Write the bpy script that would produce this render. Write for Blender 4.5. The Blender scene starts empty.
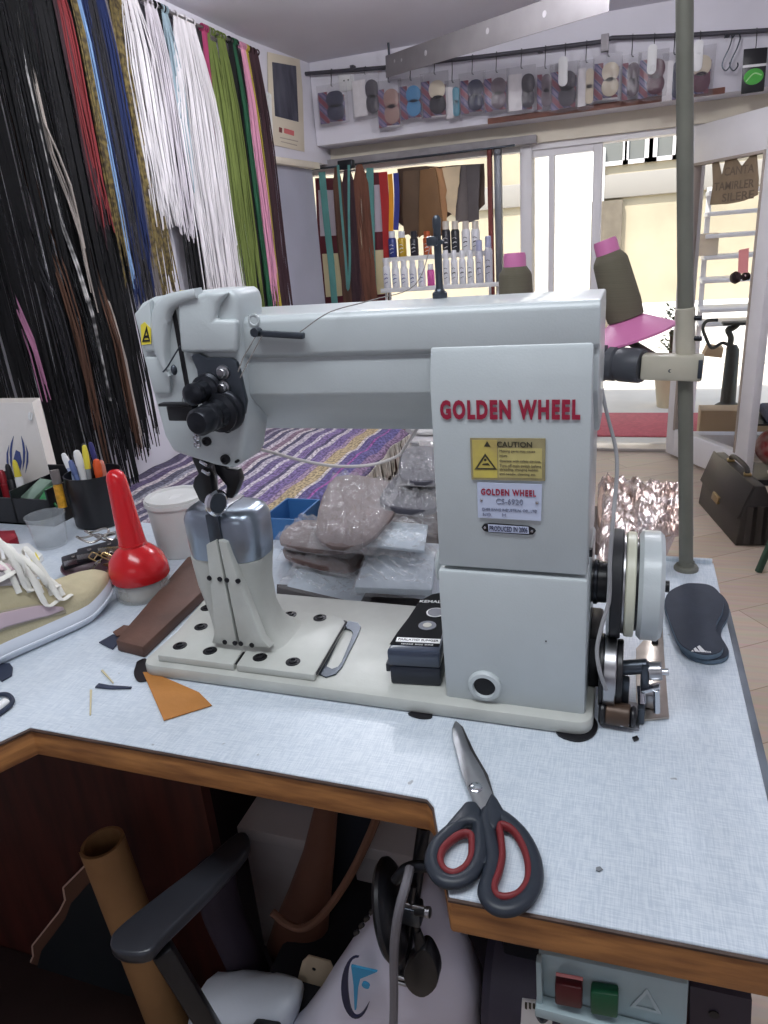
import bpy, bmesh, math, random
from mathutils import Vector, Matrix, Euler, noise
random.seed(7)
SC = bpy.context.scene
COL = SC.collection
R = math.radians
T = 0.80                      # height of the table top above the floor
# ---------------------------------------------------------------- camera
F_PX = 709.4
YAW, PITCH, ROLL = -0.347, 0.360, -0.080
CAM = Vector((0.537, -0.589, 0.462 + T))
_f = Vector((math.sin(YAW)*math.cos(PITCH), math.cos(YAW)*math.cos(PITCH), -math.sin(PITCH)))
_r = Vector((math.cos(YAW), -math.sin(YAW), 0)); _u = _r.cross(_f)
_r, _u = math.cos(ROLL)*_r + math.sin(ROLL)*_u, -math.sin(ROLL)*_r + math.cos(ROLL)*_u
cd = bpy.data.cameras.new('camera'); cam = bpy.data.objects.new('camera', cd); COL.objects.link(cam)
cd.sensor_fit = 'VERTICAL'; cd.sensor_height = 36; cd.sensor_width = 27; cd.lens = F_PX/1024*36
cd.clip_start = 0.02; cd.clip_end = 200
cam.matrix_world = Matrix(((_r.x, _u.x, -_f.x, CAM.x), (_r.y, _u.y, -_f.y, CAM.y), (_r.z, _u.z, -_f.z, CAM.z), (0, 0, 0, 1)))
SC.camera = cam

def at(px, py, x=None, y=None, z=None, pl=None):
    """world point where a measured direction of the photograph meets a real plane of the place"""
    d = _f + _r*((px-384)/F_PX) - _u*((py-512)/F_PX)
    if pl: t = (pl[0]-CAM).dot(pl[1])/d.dot(pl[1])
    elif x is not None: t = (x-CAM.x)/d.x
    elif y is not None: t = (y-CAM.y)/d.y
    else: t = (z-CAM.z)/d.z
    return CAM + d*t
def ats(pts, **k): return [at(p[0], p[1], **k) for p in pts]

# ---------------------------------------------------------------- materials
def lin(c):
    return tuple(((v/255)/12.92 if v/255 <= .04045 else ((v/255+.055)/1.055)**2.4) for v in c)
MC = {}
def mat(name, col, rough=.5, metal=0., var=0., scale=12., bump=0., bscale=150., col2=None, alpha=1., trans=0., ior=1.45,
        coat=0., emit=None, estr=0., stretch=(1, 1, 1), spec=.5, detail=4.):
    if name in MC: return MC[name]
    m = bpy.data.materials.new(name); m.use_nodes = True; nt = m.node_tree; N = nt.nodes; L = nt.links
    b = N['Principled BSDF']; c = lin(col)
    b.inputs['Base Color'].default_value = (*c, 1); b.inputs['Roughness'].default_value = rough
    b.inputs['Metallic'].default_value = metal; b.inputs['Alpha'].default_value = alpha
    b.inputs['Transmission Weight'].default_value = trans; b.inputs['IOR'].default_value = ior
    b.inputs['Coat Weight'].default_value = coat; b.inputs['Specular IOR Level'].default_value = spec
    if emit: b.inputs['Emission Color'].default_value = (*lin(emit), 1); b.inputs['Emission Strength'].default_value = estr
    tc = N.new('ShaderNodeTexCoord'); mp = N.new('ShaderNodeMapping'); mp.inputs['Scale'].default_value = stretch
    L.new(tc.outputs['Object'], mp.inputs['Vector'])
    if var or col2:
        nz = N.new('ShaderNodeTexNoise'); nz.inputs['Scale'].default_value = scale; nz.inputs['Detail'].default_value = detail
        L.new(mp.outputs['Vector'], nz.inputs['Vector'])
        rp = N.new('ShaderNodeValToRGB'); rp.color_ramp.elements[0].position = .35; rp.color_ramp.elements[1].position = .68
        a = tuple(max(0, v*(1-var)) for v in c); d = lin(col2) if col2 else tuple(min(1, v*(1+var)) for v in c)
        rp.color_ramp.elements[0].color = (*a, 1); rp.color_ramp.elements[1].color = (*d, 1)
        L.new(nz.outputs['Fac'], rp.inputs['Fac']); L.new(rp.outputs['Color'], b.inputs['Base Color'])
    if bump:
        n2 = N.new('ShaderNodeTexNoise'); n2.inputs['Scale'].default_value = bscale; n2.inputs['Detail'].default_value = 3
        L.new(mp.outputs['Vector'], n2.inputs['Vector'])
        bp = N.new('ShaderNodeBump'); bp.inputs['Strength'].default_value = bump; bp.inputs['Distance'].default_value = .002
        L.new(n2.outputs['Fac'], bp.inputs['Height']); L.new(bp.outputs['Normal'], b.inputs['Normal'])
    MC[name] = m; return m

def nodes_of(m): return m.node_tree.nodes, m.node_tree.links, m.node_tree.nodes['Principled BSDF']

# ---------------------------------------------------------------- objects
def wm(o):
    m = o.matrix_basis.copy(); p = o.parent
    while p: m = p.matrix_basis @ m; p = p.parent
    return m
def tag(o, label=None, cat=None, group=None, kind=None):
    if label: o['label'] = label
    if cat: o['category'] = cat
    if group: o['group'] = group
    if kind: o['kind'] = kind
    return o
def thing(name, label, cat, loc=(0, 0, 0), rz=0, group=None):
    o = bpy.data.objects.new(name, None); COL.objects.link(o); o.empty_display_size = .05
    o.location = loc; o.rotation_euler = (0, 0, rz); return tag(o, label, cat, group)
def copy_tree(o, parent=None):
    c = o.copy(); COL.objects.link(c); c.parent = parent
    for ch in list(o.children): copy_tree(ch, c)
    return c

class MB:
    """collects shapes and links them as ONE mesh object"""
    def __init__(s): s.bm = bmesh.new()
    def _bev(s, geom_faces, w, seg=2):
        es = set()
        for f in geom_faces:
            for e in f.edges:
                if len(e.link_faces) == 2 and e.calc_face_angle(0) > R(30): es.add(e)
        if es and w > 0:
            bmesh.ops.bevel(s.bm, geom=list(es), offset=w, segments=seg, profile=.5, affect='EDGES', clamp_overlap=True)
    def box(s, c, size, rot=(0, 0, 0), bev=0, seg=2):
        r = bmesh.ops.create_cube(s.bm, size=1); vs = r['verts']
        m = Matrix.Translation(Vector(c)) @ Euler(rot).to_matrix().to_4x4() @ Matrix.Diagonal((*size, 1))
        bmesh.ops.transform(s.bm, matrix=m, verts=vs)
        s._bev({f for v in vs for f in v.link_faces}, bev, seg); return s
    def span(s, a, b, bev=0, seg=2):
        a = Vector(a); b = Vector(b); return s.box((a+b)/2, tuple(abs(v) for v in (b-a)), bev=bev, seg=seg)
    def bar(s, p0, p1, w, h, up=(0, 0, 1), bev=0):
        p0 = Vector(p0); p1 = Vector(p1); x = (p1-p0); l = x.length; x.normalize(); y = Vector(up).cross(x)
        if y.length < 1e-4: y = Vector((0, 1, 0)).cross(x)
        y.normalize(); z = x.cross(y); r = bmesh.ops.create_cube(s.bm, size=1); vs = r['verts']
        c = (p0+p1)/2
        m = Matrix(((x.x*l, y.x*w, z.x*h, c.x), (x.y*l, y.y*w, z.y*h, c.y), (x.z*l, y.z*w, z.z*h, c.z), (0, 0, 0, 1)))
        bmesh.ops.transform(s.bm, matrix=m, verts=vs); s._bev({f for v in vs for f in v.link_faces}, bev); return s
    def rings(s, rs, cap=True, closed=True):
        bm = s.bm; vr = [[bm.verts.new(p) for p in r] for r in rs]; fs = []
        n = len(vr[0])
        for a, b in zip(vr, vr[1:]):
            for i in range(n if closed else n-1):
                j = (i+1) % n
                try: fs.append(bm.faces.new((a[i], a[j], b[j], b[i])))
                except ValueError: pass
        if cap and n > 2:
            for q in (list(reversed(vr[0])), vr[-1]):
                try: fs.append(bm.faces.new(q))
                except ValueError: pass
        bmesh.ops.recalc_face_normals(bm, faces=fs); return fs
    def tube(s, pts, r, n=8, cap=True, flat=None):
        """tube through points; r a number or a list; flat=(direction, ratio) squashes it"""
        pts = [Vector(p) for p in pts]; k = len(pts); rr = r if isinstance(r, (list, tuple)) else [r]*k
        rs = []; up = None
        for i, p in enumerate(pts):
            t = (pts[min(i+1, k-1)]-pts[max(i-1, 0)])
            if t.length < 1e-9: t = Vector((0, 0, 1))
            t.normalize()
            if up is None:
                up = Vector((0, 0, 1)) if abs(t.z) < .9 else Vector((0, 1, 0))
            a = up - t*up.dot(t)
            if a.length < 1e-5: a = Vector((1, 0, 0)) - t*t.x
            a.normalize(); b = t.cross(a); up = a
            rs.append([p + (a*math.cos(2*math.pi*j/n) + b*math.sin(2*math.pi*j/n))*rr[i] for j in range(n)])
        s.rings(rs, cap); return s
    def cyl(s, p0, p1, r0, r1=None, n=24, bev=0):
        r1 = r0 if r1 is None else r1; p0 = Vector(p0); p1 = Vector(p1); t = (p1-p0).normalized()
        a = t.orthogonal().normalized(); b = t.cross(a)
        ring = lambda p, r: [p + (a*math.cos(2*math.pi*j/n)+b*math.sin(2*math.pi*j/n))*r for j in range(n)]
        if bev: rs = [ring(p0, r0-bev), ring(p0+t*bev, r0), ring(p1-t*bev, r1), ring(p1, r1-bev)]
        else: rs = [ring(p0, r0), ring(p1, r1)]
        s.rings(rs); return s
    def lathe(s, prof, o=(0, 0, 0), ax=(0, 0, 1), n=32, cap=True, sq=(1, 1)):
        o = Vector(o); t = Vector(ax).normalized()
        a = Vector((1, 0, 0)) if abs(t.z) > .99 else t.orthogonal().normalized(); b = t.cross(a)
        s.rings([[o + t*z + (a*math.cos(2*math.pi*j/n)*sq[0]+b*math.sin(2*math.pi*j/n)*sq[1])*max(r, 1e-4) for j in range(n)] for r, z in prof], cap); return s
    def prism(s, pts, vec, bev=0, seg=2):
        """polygon in space extruded along vec"""
        bm = s.bm; vec = Vector(vec); vs = [bm.verts.new(p) for p in pts]; ws = [bm.verts.new(Vector(p)+vec) for p in pts]
        n = len(pts); fs = [bm.faces.new(list(reversed(vs))), bm.faces.new(ws)]
        for i in range(n): fs.append(bm.faces.new((vs[i], vs[(i+1) % n], ws[(i+1) % n], ws[i])))
        bmesh.ops.recalc_face_normals(bm, faces=fs); s._bev(fs, bev, seg); return s
    def frame(s, outer, inner, vec):
        """a ring between two outlines with the same number of points, extruded along vec"""
        bm = s.bm; vec = Vector(vec); n = len(outer)
        A = [bm.verts.new(p) for p in outer]; B = [bm.verts.new(p) for p in inner]
        A2 = [bm.verts.new(Vector(p)+vec) for p in outer]; B2 = [bm.verts.new(Vector(p)+vec) for p in inner]; fs = []
        for i in range(n):
            j = (i+1) % n
            fs += [bm.faces.new((A[i], A[j], B[j], B[i])), bm.faces.new((A2[j], A2[i], B2[i], B2[j])),
                   bm.faces.new((A[j], A[i], A2[i], A2[j])), bm.faces.new((B[i], B[j], B2[j], B2[i]))]
        bmesh.ops.recalc_face_normals(bm, faces=fs); return s
    def ball(s, c, r, sc=(1, 1, 1), rot=(0, 0, 0), u=20, v=12):
        q = bmesh.ops.create_uvsphere(s.bm, u_segments=u, v_segments=v, radius=r)
        m = Matrix.Translation(Vector(c)) @ Euler(rot).to_matrix().to_4x4() @ Matrix.Diagonal((*sc, 1))
        bmesh.ops.transform(s.bm, matrix=m, verts=q['verts']); return s
    def grid(s, fn, nu, nv, thick=0):
        bm = s.bm; V = [[bm.verts.new(fn(i/nu, j/nv)) for j in range(nv+1)] for i in range(nu+1)]; fs = []
        for i in range(nu):
            for j in range(nv): fs.append(bm.faces.new((V[i][j], V[i+1][j], V[i+1][j+1], V[i][j+1])))
        if thick:
            bm.normal_update()
            for f in fs: f.normal_update()
            W = [[bm.verts.new(V[i][j].co) for j in range(nv+1)] for i in range(nu+1)]
            for i in range(nu+1):
                for j in range(nv+1):
                    nn = Vector((0, 0, 0))
                    for f in V[i][j].link_faces: nn += f.normal
                    if nn.length > 1e-9: nn.normalize()
                    W[i][j].co = V[i][j].co - nn*thick
            g = []
            for i in range(nu):
                for j in range(nv): g.append(bm.faces.new((W[i][j+1], W[i+1][j+1], W[i+1][j], W[i][j])))
            def side(a, b, c, d):
                g.append(bm.faces.new((a, b, c, d)))
            for i in range(nu):
                side(V[i+1][0], V[i][0], W[i][0], W[i+1][0]); side(V[i][nv], V[i+1][nv], W[i+1][nv], W[i][nv])
            for j in range(nv):
                side(V[0][j], V[0][j+1], W[0][j+1], W[0][j]); side(V[nu][j+1], V[nu][j], W[nu][j], W[nu][j+1])
        return s
    def text(s, body, size, o, xdir, ydir, ext=.0004, bold=0., align='CENTER', sx=1., gap=1.):
        cu = bpy.data.curves.new('t', 'FONT'); cu.body = body; cu.size = size; cu.extrude = ext; cu.offset = bold
        cu.space_character = gap; cu.align_x = align; cu.align_y = 'CENTER'; cu.resolution_u = 3
        ob = bpy.data.objects.new('t', cu); COL.objects.link(ob)
        dg = bpy.context.evaluated_depsgraph_get(); me = bpy.data.meshes.new_from_object(ob.evaluated_get(dg))
        x = Vector(xdir).normalized(); y = Vector(ydir); y = (y - x*x.dot(y)).normalized(); z = x.cross(y); o = Vector(o)
        me.transform(Matrix(((x.x*sx, y.x, z.x, o.x), (x.y*sx, y.y, z.y, o.y), (x.z*sx, y.z, z.z, o.z), (0, 0, 0, 1))))
        s.bm.from_mesh(me); bpy.data.objects.remove(ob); bpy.data.curves.remove(cu); bpy.data.meshes.remove(me); return s
    def build(s, name, m, parent=None, ang=38, sub=0):
        me = bpy.data.meshes.new(name)
        for f in s.bm.faces: f.smooth = True
        for e in s.bm.edges:
            if len(e.link_faces) == 2 and e.calc_face_angle(0) > R(ang): e.smooth = False
        s.bm.to_mesh(me); s.bm.free()
        o = bpy.data.objects.new(name, me); COL.objects.link(o)
        for q in (m if isinstance(m, (list, tuple)) else [m]): me.materials.append(q)
        if parent:
            o.parent = parent; me.transform(wm(parent).inverted())
        if sub:
            md = o.modifiers.new('sub', 'SUBSURF'); md.levels = sub; md.render_levels = sub
        return o
def curve(pts, k=6):
    """Catmull-Rom through points"""
    P = [Vector(p) for p in pts]; P = [P[0]*2-P[1]] + P + [P[-1]*2-P[-2]]; out = []
    for i in range(1, len(P)-2):
        for j in range(k):
            t = j/k; a, b, c, d = P[i-1:i+3]
            out.append(.5*((2*b)+(c-a)*t+(2*a-5*b+4*c-d)*t*t+(3*b-a-3*c+d)*t**3))
    out.append(P[-2]); return out
def rrect(cx, cy, w, h, r, n=5):
    o = []
    for sx, sy, a0 in ((1, 1, 0), (-1, 1, 90), (-1, -1, 180), (1, -1, 270)):
        for i in range(n+1):
            a = R(a0+90*i/n); o.append((cx+sx*(w/2-r)+r*math.cos(a), cy+sy*(h/2-r)+r*math.sin(a)))
    return o
def struct(name, mb, m): o = mb.build(name, m); o['kind'] = 'structure'; return o
# ================================================================ the room
WL = -1.25; YH = 3.5; YD = 3.78; CEIL = 1.40 + T
m_wall = mat('white_wall', (216, 214, 222), .8, var=.05, scale=3, bump=.1, bscale=40)
m_cream = mat('cream_paint', (222, 214, 196), .6, var=.05, scale=4)
m_ceil = mat('ceiling_paint', (218, 217, 226), .8, var=.04, scale=2)
m_pillar = mat('shaded_grey_blue_wall', (172, 174, 188), .8, var=.05, scale=4)  # grey blue of the lower pier with its shade put into the colour
m_pvc = mat('white_pvc', (226, 224, 226), .35, var=.03, scale=6)
m_floor = mat('laminate_floor', (196, 178, 160), .45)
N, L, B = nodes_of(m_floor)
tc = N.new('ShaderNodeTexCoord'); mp = N.new('ShaderNodeMapping'); mp.inputs['Rotation'].default_value = (0, 0, R(-35))
br = N.new('ShaderNodeTexBrick'); br.inputs['Scale'].default_value = 1; br.inputs['Brick Width'].default_value = 1.2; br.inputs['Row Height'].default_value = .19
br.inputs['Mortar Size'].default_value = .0016; br.inputs['Color1'].default_value = (*lin((204, 187, 170)), 1); br.inputs['Color2'].default_value = (*lin((188, 170, 153)), 1); br.inputs['Mortar'].default_value = (*lin((150, 132, 116)), 1)
nz = N.new('ShaderNodeTexNoise'); nz.inputs['Scale'].default_value = 4; nz.inputs['Detail'].default_value = 8
mp2 = N.new('ShaderNodeMapping'); mp2.inputs['Rotation'].default_value = (0, 0, R(-35)); mp2.inputs['Scale'].default_value = (1, 14, 1)
mx = N.new('ShaderNodeMix'); mx.data_type = 'RGBA'; mx.blend_type = 'MULTIPLY'; mx.inputs['Factor'].default_value = .35
L.new(tc.outputs['Object'], mp.inputs['Vector']); L.new(mp.outputs['Vector'], br.inputs['Vector'])
L.new(tc.outputs['Object'], mp2.inputs['Vector']); L.new(mp2.outputs['Vector'], nz.inputs['Vector'])
L.new(br.outputs['Color'], mx.inputs['A']); L.new(nz.outputs['Color'], mx.inputs['B']); L.new(mx.outputs['Result'], B.inputs['Base Color'])

struct('floor', MB().span((WL-.2, -2.6, -.05), (1.7, YD+.02, 0)), m_floor)
struct('ceiling', MB().span((WL-.2, -2.6, CEIL), (1.7, YD+.25, CEIL+.1)), m_ceil)
struct('wall_left', MB().span((WL-.2, -2.6, 0), (WL, 2.80, CEIL)), m_wall)
struct('wall_right', MB().span((1.5, -2.6, 0), (1.7, YD+.1, CEIL)), m_wall)
struct('wall_front', MB().span((WL-.2, -2.7, 0), (1.7, -2.6, CEIL)), m_wall)
# the slightly turned pier in the corner, its upper part thicker and cream at the bottom edge
HBx = 1.0+T
PA = Vector((WL, 2.80, 0)); PB = Vector((at(318, 230, y=3.5).x, 3.5, 0)); LZ = .885+T
struct('wall_back_left', MB().prism([PA, PB, (PB.x-.02, 3.515, 0), (WL-.2, 3.515, 0), (WL-.2, 2.80, 0)], (0, 0, LZ)), m_pillar)
pn = (PB-PA).normalized(); pnn = Vector((pn.y, -pn.x, 0))
UA = PA + pnn*.03; UB = PB + pnn*.045
struct('trim_4', MB().prism([UA+Vector((0, 0, LZ)), UB+Vector((0, 0, LZ)), (UB.x, 3.515, LZ), (WL-.2, 3.515, LZ), (WL-.2, 2.80, LZ)], (0, 0, .032), bev=.003), m_cream)
struct('wall_back_upper_left', MB().prism([UA+pnn*-.004+Vector((0, 0, LZ+.032)), UB+pnn*-.004+Vector((0, 0, LZ+.032)), (UB.x-.004, YD+.1, LZ+.032), (WL-.2, YD+.1, LZ+.032), (WL-.2, 2.80, LZ+.032)], (0, 0, CEIL-LZ-.032)), m_wall)
struct('wall_back_far_left', MB().span((WL-.2, 3.515, 0), (-1.42, YD+.1, HBx)), m_wall)
# header over the shop front
HB = 1.0+T
struct('wall_back', MB().span((UB.x, YH, HB), (1.5, YD+.1, CEIL)), m_wall)
struct('trim_1', MB().span((-.205, YH-.012, HB-.004), (.90, YH, HB+.022), bev=.002), mat('brown_strip', (120, 78, 66), .5, var=.2, scale=9))
struct('trim_2', MB().span((-1.5, YD-.08, .905+T), (1.5, YD+.1, HB)), m_cream)
# cornice along the left wall
struct('trim_3', MB().span((WL, -2.6, CEIL-.035), (WL+.03, 2.80, CEIL)), m_wall)
# wall below the display window, sill
WX0, WX1 = -1.38, -.075
struct('wall_back_lower', MB().span((-1.5, YD-.06, 0), (WX1, YD+.1, .05+T)), m_wall)
struct('wall_back_right', MB().span((1.42, YD-.06, 0), (1.5, YD+.1, HB)), m_wall)
m_glass = mat('clear_glass', (255, 255, 255), .02, trans=1., ior=1.02)
# display window
w1 = MB(); ztop = .905+T
w1.span((WX0-.03, YD-.04, .05+T), (WX1, YD+.04, .085+T)).span((WX0-.03, YD-.04, ztop-.03), (WX1, YD+.04, ztop)).span((WX0-.03, YD-.04, .085+T), (WX0, YD+.04, ztop-.03))
w1o = struct('window_1', w1, m_pvc)
MB().span((WX0, YD-.004, .085+T), (WX1, YD+.004, ztop-.03)).build('pane', m_glass, w1o)
# post between display window and doorway, and the grey downpipe / red strip beside it
pj = MB()
pj.span((WX1, YD-.07, 0), (-.01, YD+.06, ztop), bev=.006)
struct('trim_5', pj, m_pvc)
a = at(491, 240, y=YD-.1); struct('trim_6', MB().span((a.x-.012, YD-.11, .085+T), (a.x+.012, YD-.07, ztop), bev=.002), mat('red_brown_strip', (128, 62, 58), .6, var=.15))
a = at(499, 240, y=YD-.1); struct('trim_7', MB().span((a.x-.020, YD-.11, .085+T), (a.x+.018, YD-.06, ztop+.02), bev=.004), mat('grey_profile', (120, 122, 128), .4, metal=.3))
a0 = at(478, 133, y=YD-.12); a1 = at(527, 130, y=YD-.12)
struct('trim_8', MB().span((-1.40, YD-.14, ztop-.005), (.02, YD-.081, ztop+.035), bev=.003), mat('grey_head_trim', (148, 144, 146), .5, var=.15))
# doorway: head, mullion, threshold
DX1 = .76
struct('door_1', MB().span((-.01, YD-.05, .875+T), (.83, YD+.05, .905+T)).span((.78, YD-.05, 0), (.83, YD+.05, .875+T)), m_pvc)
mu = at(599, 137, y=YD)
struct('door_2', MB().span((mu.x-.024, YD-.03, 0), (mu.x+.024, YD+.03, .875+T), bev=.004).span((-.01, YD-.03, 0), (mu.x-.024, YD+.03, .09)).span((-.01, YD-.03, .84+T), (mu.x-.024, YD+.03, .875+T)).span((.075, YD-.03, .09), (.105, YD+.03, .84+T)), m_pvc)
MB().span((.105, YD-.004, .09), (mu.x-.024, YD+.004, .84+T)).build('pane', m_glass, bpy.data.objects['door_2'])
MB().span((-.01, YD-.004, .09), (.075, YD+.004, .84+T)).build('pane', m_glass, bpy.data.objects['door_2'])
struct('trim_9', MB().span((mu.x+.024, YD-.07, 0), (.78, YD+.06, .02), bev=.004), mat('aluminium_sill', (178, 172, 170), .35, metal=.6, var=.1))
# open door leaf swung into the shop
LA = Vector((.775, 3.66, 0)); LBp = Vector((1.115, 3.10, 0)); ld = (LBp-LA).normalized(); ln = Vector((ld.y, -ld.x, 0)); LW = (LBp-LA).length
up = Vector((0, 0, 1))
def lp(u, z, o=0): return LA + ld*u + up*z + ln*o
def leafbar(mb, u0, z0, u1, z1, th=.045, bev=.004):
    mb.prism([lp(u0, z0, -th/2), lp(u1, z0, -th/2), lp(u1, z1, -th/2), lp(u0, z1, -th/2)], ln*th, bev=bev)
LT = .885+T
lf = MB(); leafbar(lf, 0, .02, .07, LT); leafbar(lf, LW-.085, .02, LW, LT); leafbar(lf, .07, .02, LW-.085, .17); leafbar(lf, .07, LT-.17, LW-.085, LT)
d3 = struct('door_3', lf, m_pvc)
g = MB(); leafbar(g, .07, .17, LW-.085, LT-.17, th=.006, bev=0); g.build('pane', m_glass, d3)
bd = MB()
for u in (.06, LW-.095): leafbar(bd, u, .165, u+.012, LT-.165, th=.052, bev=.001)
leafbar(bd, .06, LT-.178, LW-.085, LT-.166, th=.052, bev=.001); bd.build('gasket', mat('brown_gasket', (168, 156, 146), .6), d3)
hk = at(742, 277, pl=(LA+ln*.05, ln)); hb = hk - ln*.05
MB().lathe([(.018, .0), (.018, .02), (.010, .026), (.009, .045), (.024, .052), (.028, .065), (.022, .078), (.004, .082)], hb+ln*.02, ln).build('door_knob', mat('dark_knob', (60, 48, 48), .25, metal=.7), d3)
def closed2(P, k=4):
    n = len(P); o = []
    for i in range(n):
        a, b, c, d = (Vector(P[q % n]) for q in (i-1, i, i+1, i+2))
        for j in range(k):
            t = j/k; o.append(.5*((2*b)+(c-a)*t+(2*a-5*b+4*c-d)*t*t+(3*b-a-3*c+d)*t**3))
    return o
# ================================================================ work table
m_lam = mat('pale_blue_laminate', (202, 212, 222), .33, bump=.0)
N, L, B = nodes_of(m_lam)
tc = N.new('ShaderNodeTexCoord')
def weave(sc):
    mp = N.new('ShaderNodeMapping'); mp.inputs['Scale'].default_value = sc; L.new(tc.outputs['Object'], mp.inputs['Vector'])
    nz = N.new('ShaderNodeTexNoise'); nz.inputs['Scale'].default_value = 1; nz.inputs['Detail'].default_value = 2; L.new(mp.outputs['Vector'], nz.inputs['Vector']); return nz.outputs['Fac']
w1_, w2_ = weave((900, 60, 1)), weave((60, 900, 1)); w3_ = weave((7, 7, 1))
ad = N.new('ShaderNodeMath'); ad.operation = 'ADD'; L.new(w1_, ad.inputs[0]); L.new(w2_, ad.inputs[1])
rp = N.new('ShaderNodeValToRGB'); rp.color_ramp.elements[0].position = .40; rp.color_ramp.elements[1].position = .60
rp.color_ramp.elements[0].color = (*lin((192, 203, 215)), 1); rp.color_ramp.elements[1].color = (*lin((216, 224, 232)), 1)
hf = N.new('ShaderNodeMath'); hf.operation = 'MULTIPLY'; hf.inputs[1].default_value = .5; L.new(ad.outputs[0], hf.inputs[0]); L.new(hf.outputs[0], rp.inputs['Fac'])
mx = N.new('ShaderNodeMix'); mx.data_type = 'RGBA'; mx.blend_type = 'MULTIPLY'; mx.inputs['Factor'].default_value = .18
L.new(rp.outputs['Color'], mx.inputs['A']); L.new(w3_, mx.inputs['B'])
sp_n = weave((55, 55, 1)); sr = N.new('ShaderNodeValToRGB'); sr.color_ramp.elements[0].position = .745; sr.color_ramp.elements[1].position = .775; sr.color_ramp.elements[0].color = (0, 0, 0, 1); sr.color_ramp.elements[1].color = (.7, .7, .7, 1); L.new(sp_n, sr.inputs['Fac'])
mx2 = N.new('ShaderNodeMix'); mx2.data_type = 'RGBA'; L.new(sr.outputs['Color'], mx2.inputs['Factor']); L.new(mx.outputs['Result'], mx2.inputs['A']); mx2.inputs['B'].default_value = (*lin((120, 122, 124)), 1); L.new(mx2.outputs['Result'], B.inputs['Base Color'])
m_edge = mat('worn_wood_edge', (184, 128, 74), .5, var=.0, col2=(134, 88, 52), scale=5, stretch=(3, 3, 22), bump=.15, bscale=60)
m_dark_edge = mat('chipped_dark_rim', (74, 56, 48), .6, var=.3, scale=30)
m_redwood = mat('dark_red_wood', (70, 30, 22), .55, var=.35, scale=4, stretch=(8, 8, 1))
TX1 = .664
q0 = at(0, 741, z=T); c1 = at(30, 727, z=T); c2 = at(436, 800, z=T); c3 = at(449, 896, z=T)
ext = c1 + (q0-c1).normalized()*.42
out = [(c3.x, c3.y), (TX1, at(768, 957, z=T).y), (TX1, .428), (-.95, .47), (-.95, ext.y), (ext.x, ext.y), (c1.x, c1.y), (c2.x-.008, c2.y), (c2.x, c2.y-.008)]
tb = thing('work_table', 'pale blue laminate work table with a brown wood edge and a notched front', 'table', (.1, .15, 0))
MB().prism([(x, y, T-.006) for x, y in out], (0, 0, .006), bev=.0008, seg=1).build('laminate_top', m_lam, tb)
MB().prism([(x, y, T-.0375) for x, y in out], (0, 0, .0313), bev=.002).build('wood_core', m_edge, tb)
cx = sum(p[0] for p in out)/len(out)
rim = MB(); rr = [Vector((p[0], p[1], T-.0035)) for p in out]
rim.tube([rr[4], rr[5], rr[6]], .0024, n=6); rim.tube(rr[6:9]+[rr[0], rr[1]], .0021, n=6); rim.build('chipped_rim', m_dark_edge, tb)
m_alu = mat('grey_side_bar', (104, 112, 122), .5, metal=.3, var=.25, scale=20)
a = at(722, 600, x=TX1+.006); a2 = at(768, 742, x=TX1+.006)
MB().box((TX1+.0065, .06, T-.026), (.011, .53, .020), bev=.002).build('side_rail', m_alu, tb)
MB().cyl((TX1+.014, -.03, T-.02), (TX1+.021, -.03, T-.02), .005).build('rail_screw', mat('dark_steel', (52, 54, 60), .4, metal=.7), tb)
a = at(705, 564, z=T); b = at(640, 560, z=T)
MB().span((.53, .425, T), (TX1-.002, .431, T+.006), bev=.001).build('back_edge_strip', m_lam, tb)
MB().span((-.93, .115, 0), (-.045, .135, T-.04)).build('side_panel', m_redwood, tb)
MB().span((.615, -.10, 0), (.655, -.06, T-.04), bev=.003).build('leg', m_redwood, tb)
MB().span((.615, .36, 0), (.655, .40, T-.04), bev=.003).build('leg', m_redwood, tb)
MB().span((-.04, -.14, .03), (.612, .384, .05)).span((-.60, .136, .03), (-.04, .384, .05)).build('under_table_darkener', mat('dark_apron', (44, 38, 44), .7), tb)  # added dark board over the pale floor, keeps the space below the table dark
MB().span((-.26, .385, .02), (.615, .405, T-.04)).build('apron', mat('dark_apron', (44, 38, 44), .7), tb)
MB().box((.600, at(768, 957, z=T).y-.0005, T-.020), (.020, .002, .024)).build('tape_patch', mat('dark_tape', (52, 46, 44), .6), tb)

# ================================================================ sewing machine
m_mach = mat('machine_enamel', (186, 193, 195), .34, var=.02, scale=20, bump=.10, bscale=500, coat=.2)
m_mach2 = mat('worn_enamel', (184, 186, 180), .38, var=.05, scale=30, bump=.08, bscale=300)
m_black = mat('black_plastic', (24, 24, 28), .35)
m_blkmet = mat('black_metal', (40, 42, 48), .3, metal=.6)
m_gun = mat('gunmetal', (76, 82, 90), .3, metal=.75, var=.1)
m_chrome = mat('chrome', (205, 207, 212), .16, metal=1.)
m_steel = mat('steel', (165, 165, 168), .3, metal=1., var=.1, scale=40)
m_silver = mat('brushed_silver', (150, 160, 172), .28, metal=.9, var=.05)
m_screw = mat('black_screw', (34, 34, 38), .45, metal=.5)
sm = thing('sewing_machine', 'large white post bed industrial sewing machine standing on the pale blue table', 'sewing machine', (.26, .09, T))
BT = T+.017
# bed
MB().prism([(x, y, T+.0005) for x, y in rrect(.259, .100, .520, .200, .016)], (0, 0, .0165), bev=.004).build('bed', m_mach2, sm)
for gp_ in ([(556, 733), (575, 742), (592, 738), (598, 726), (590, 716), (570, 715)], [(136, 666), (138, 662), (147, 660), (150, 678), (143, 682), (137, 681), (134, 674)], [(408, 714), (420, 719), (432, 718), (428, 710)]):
    MB().prism(closed2(ats(gp_, z=T+.0006)), (0, 0, .0014)).build('gasket', m_black, sm)

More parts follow.
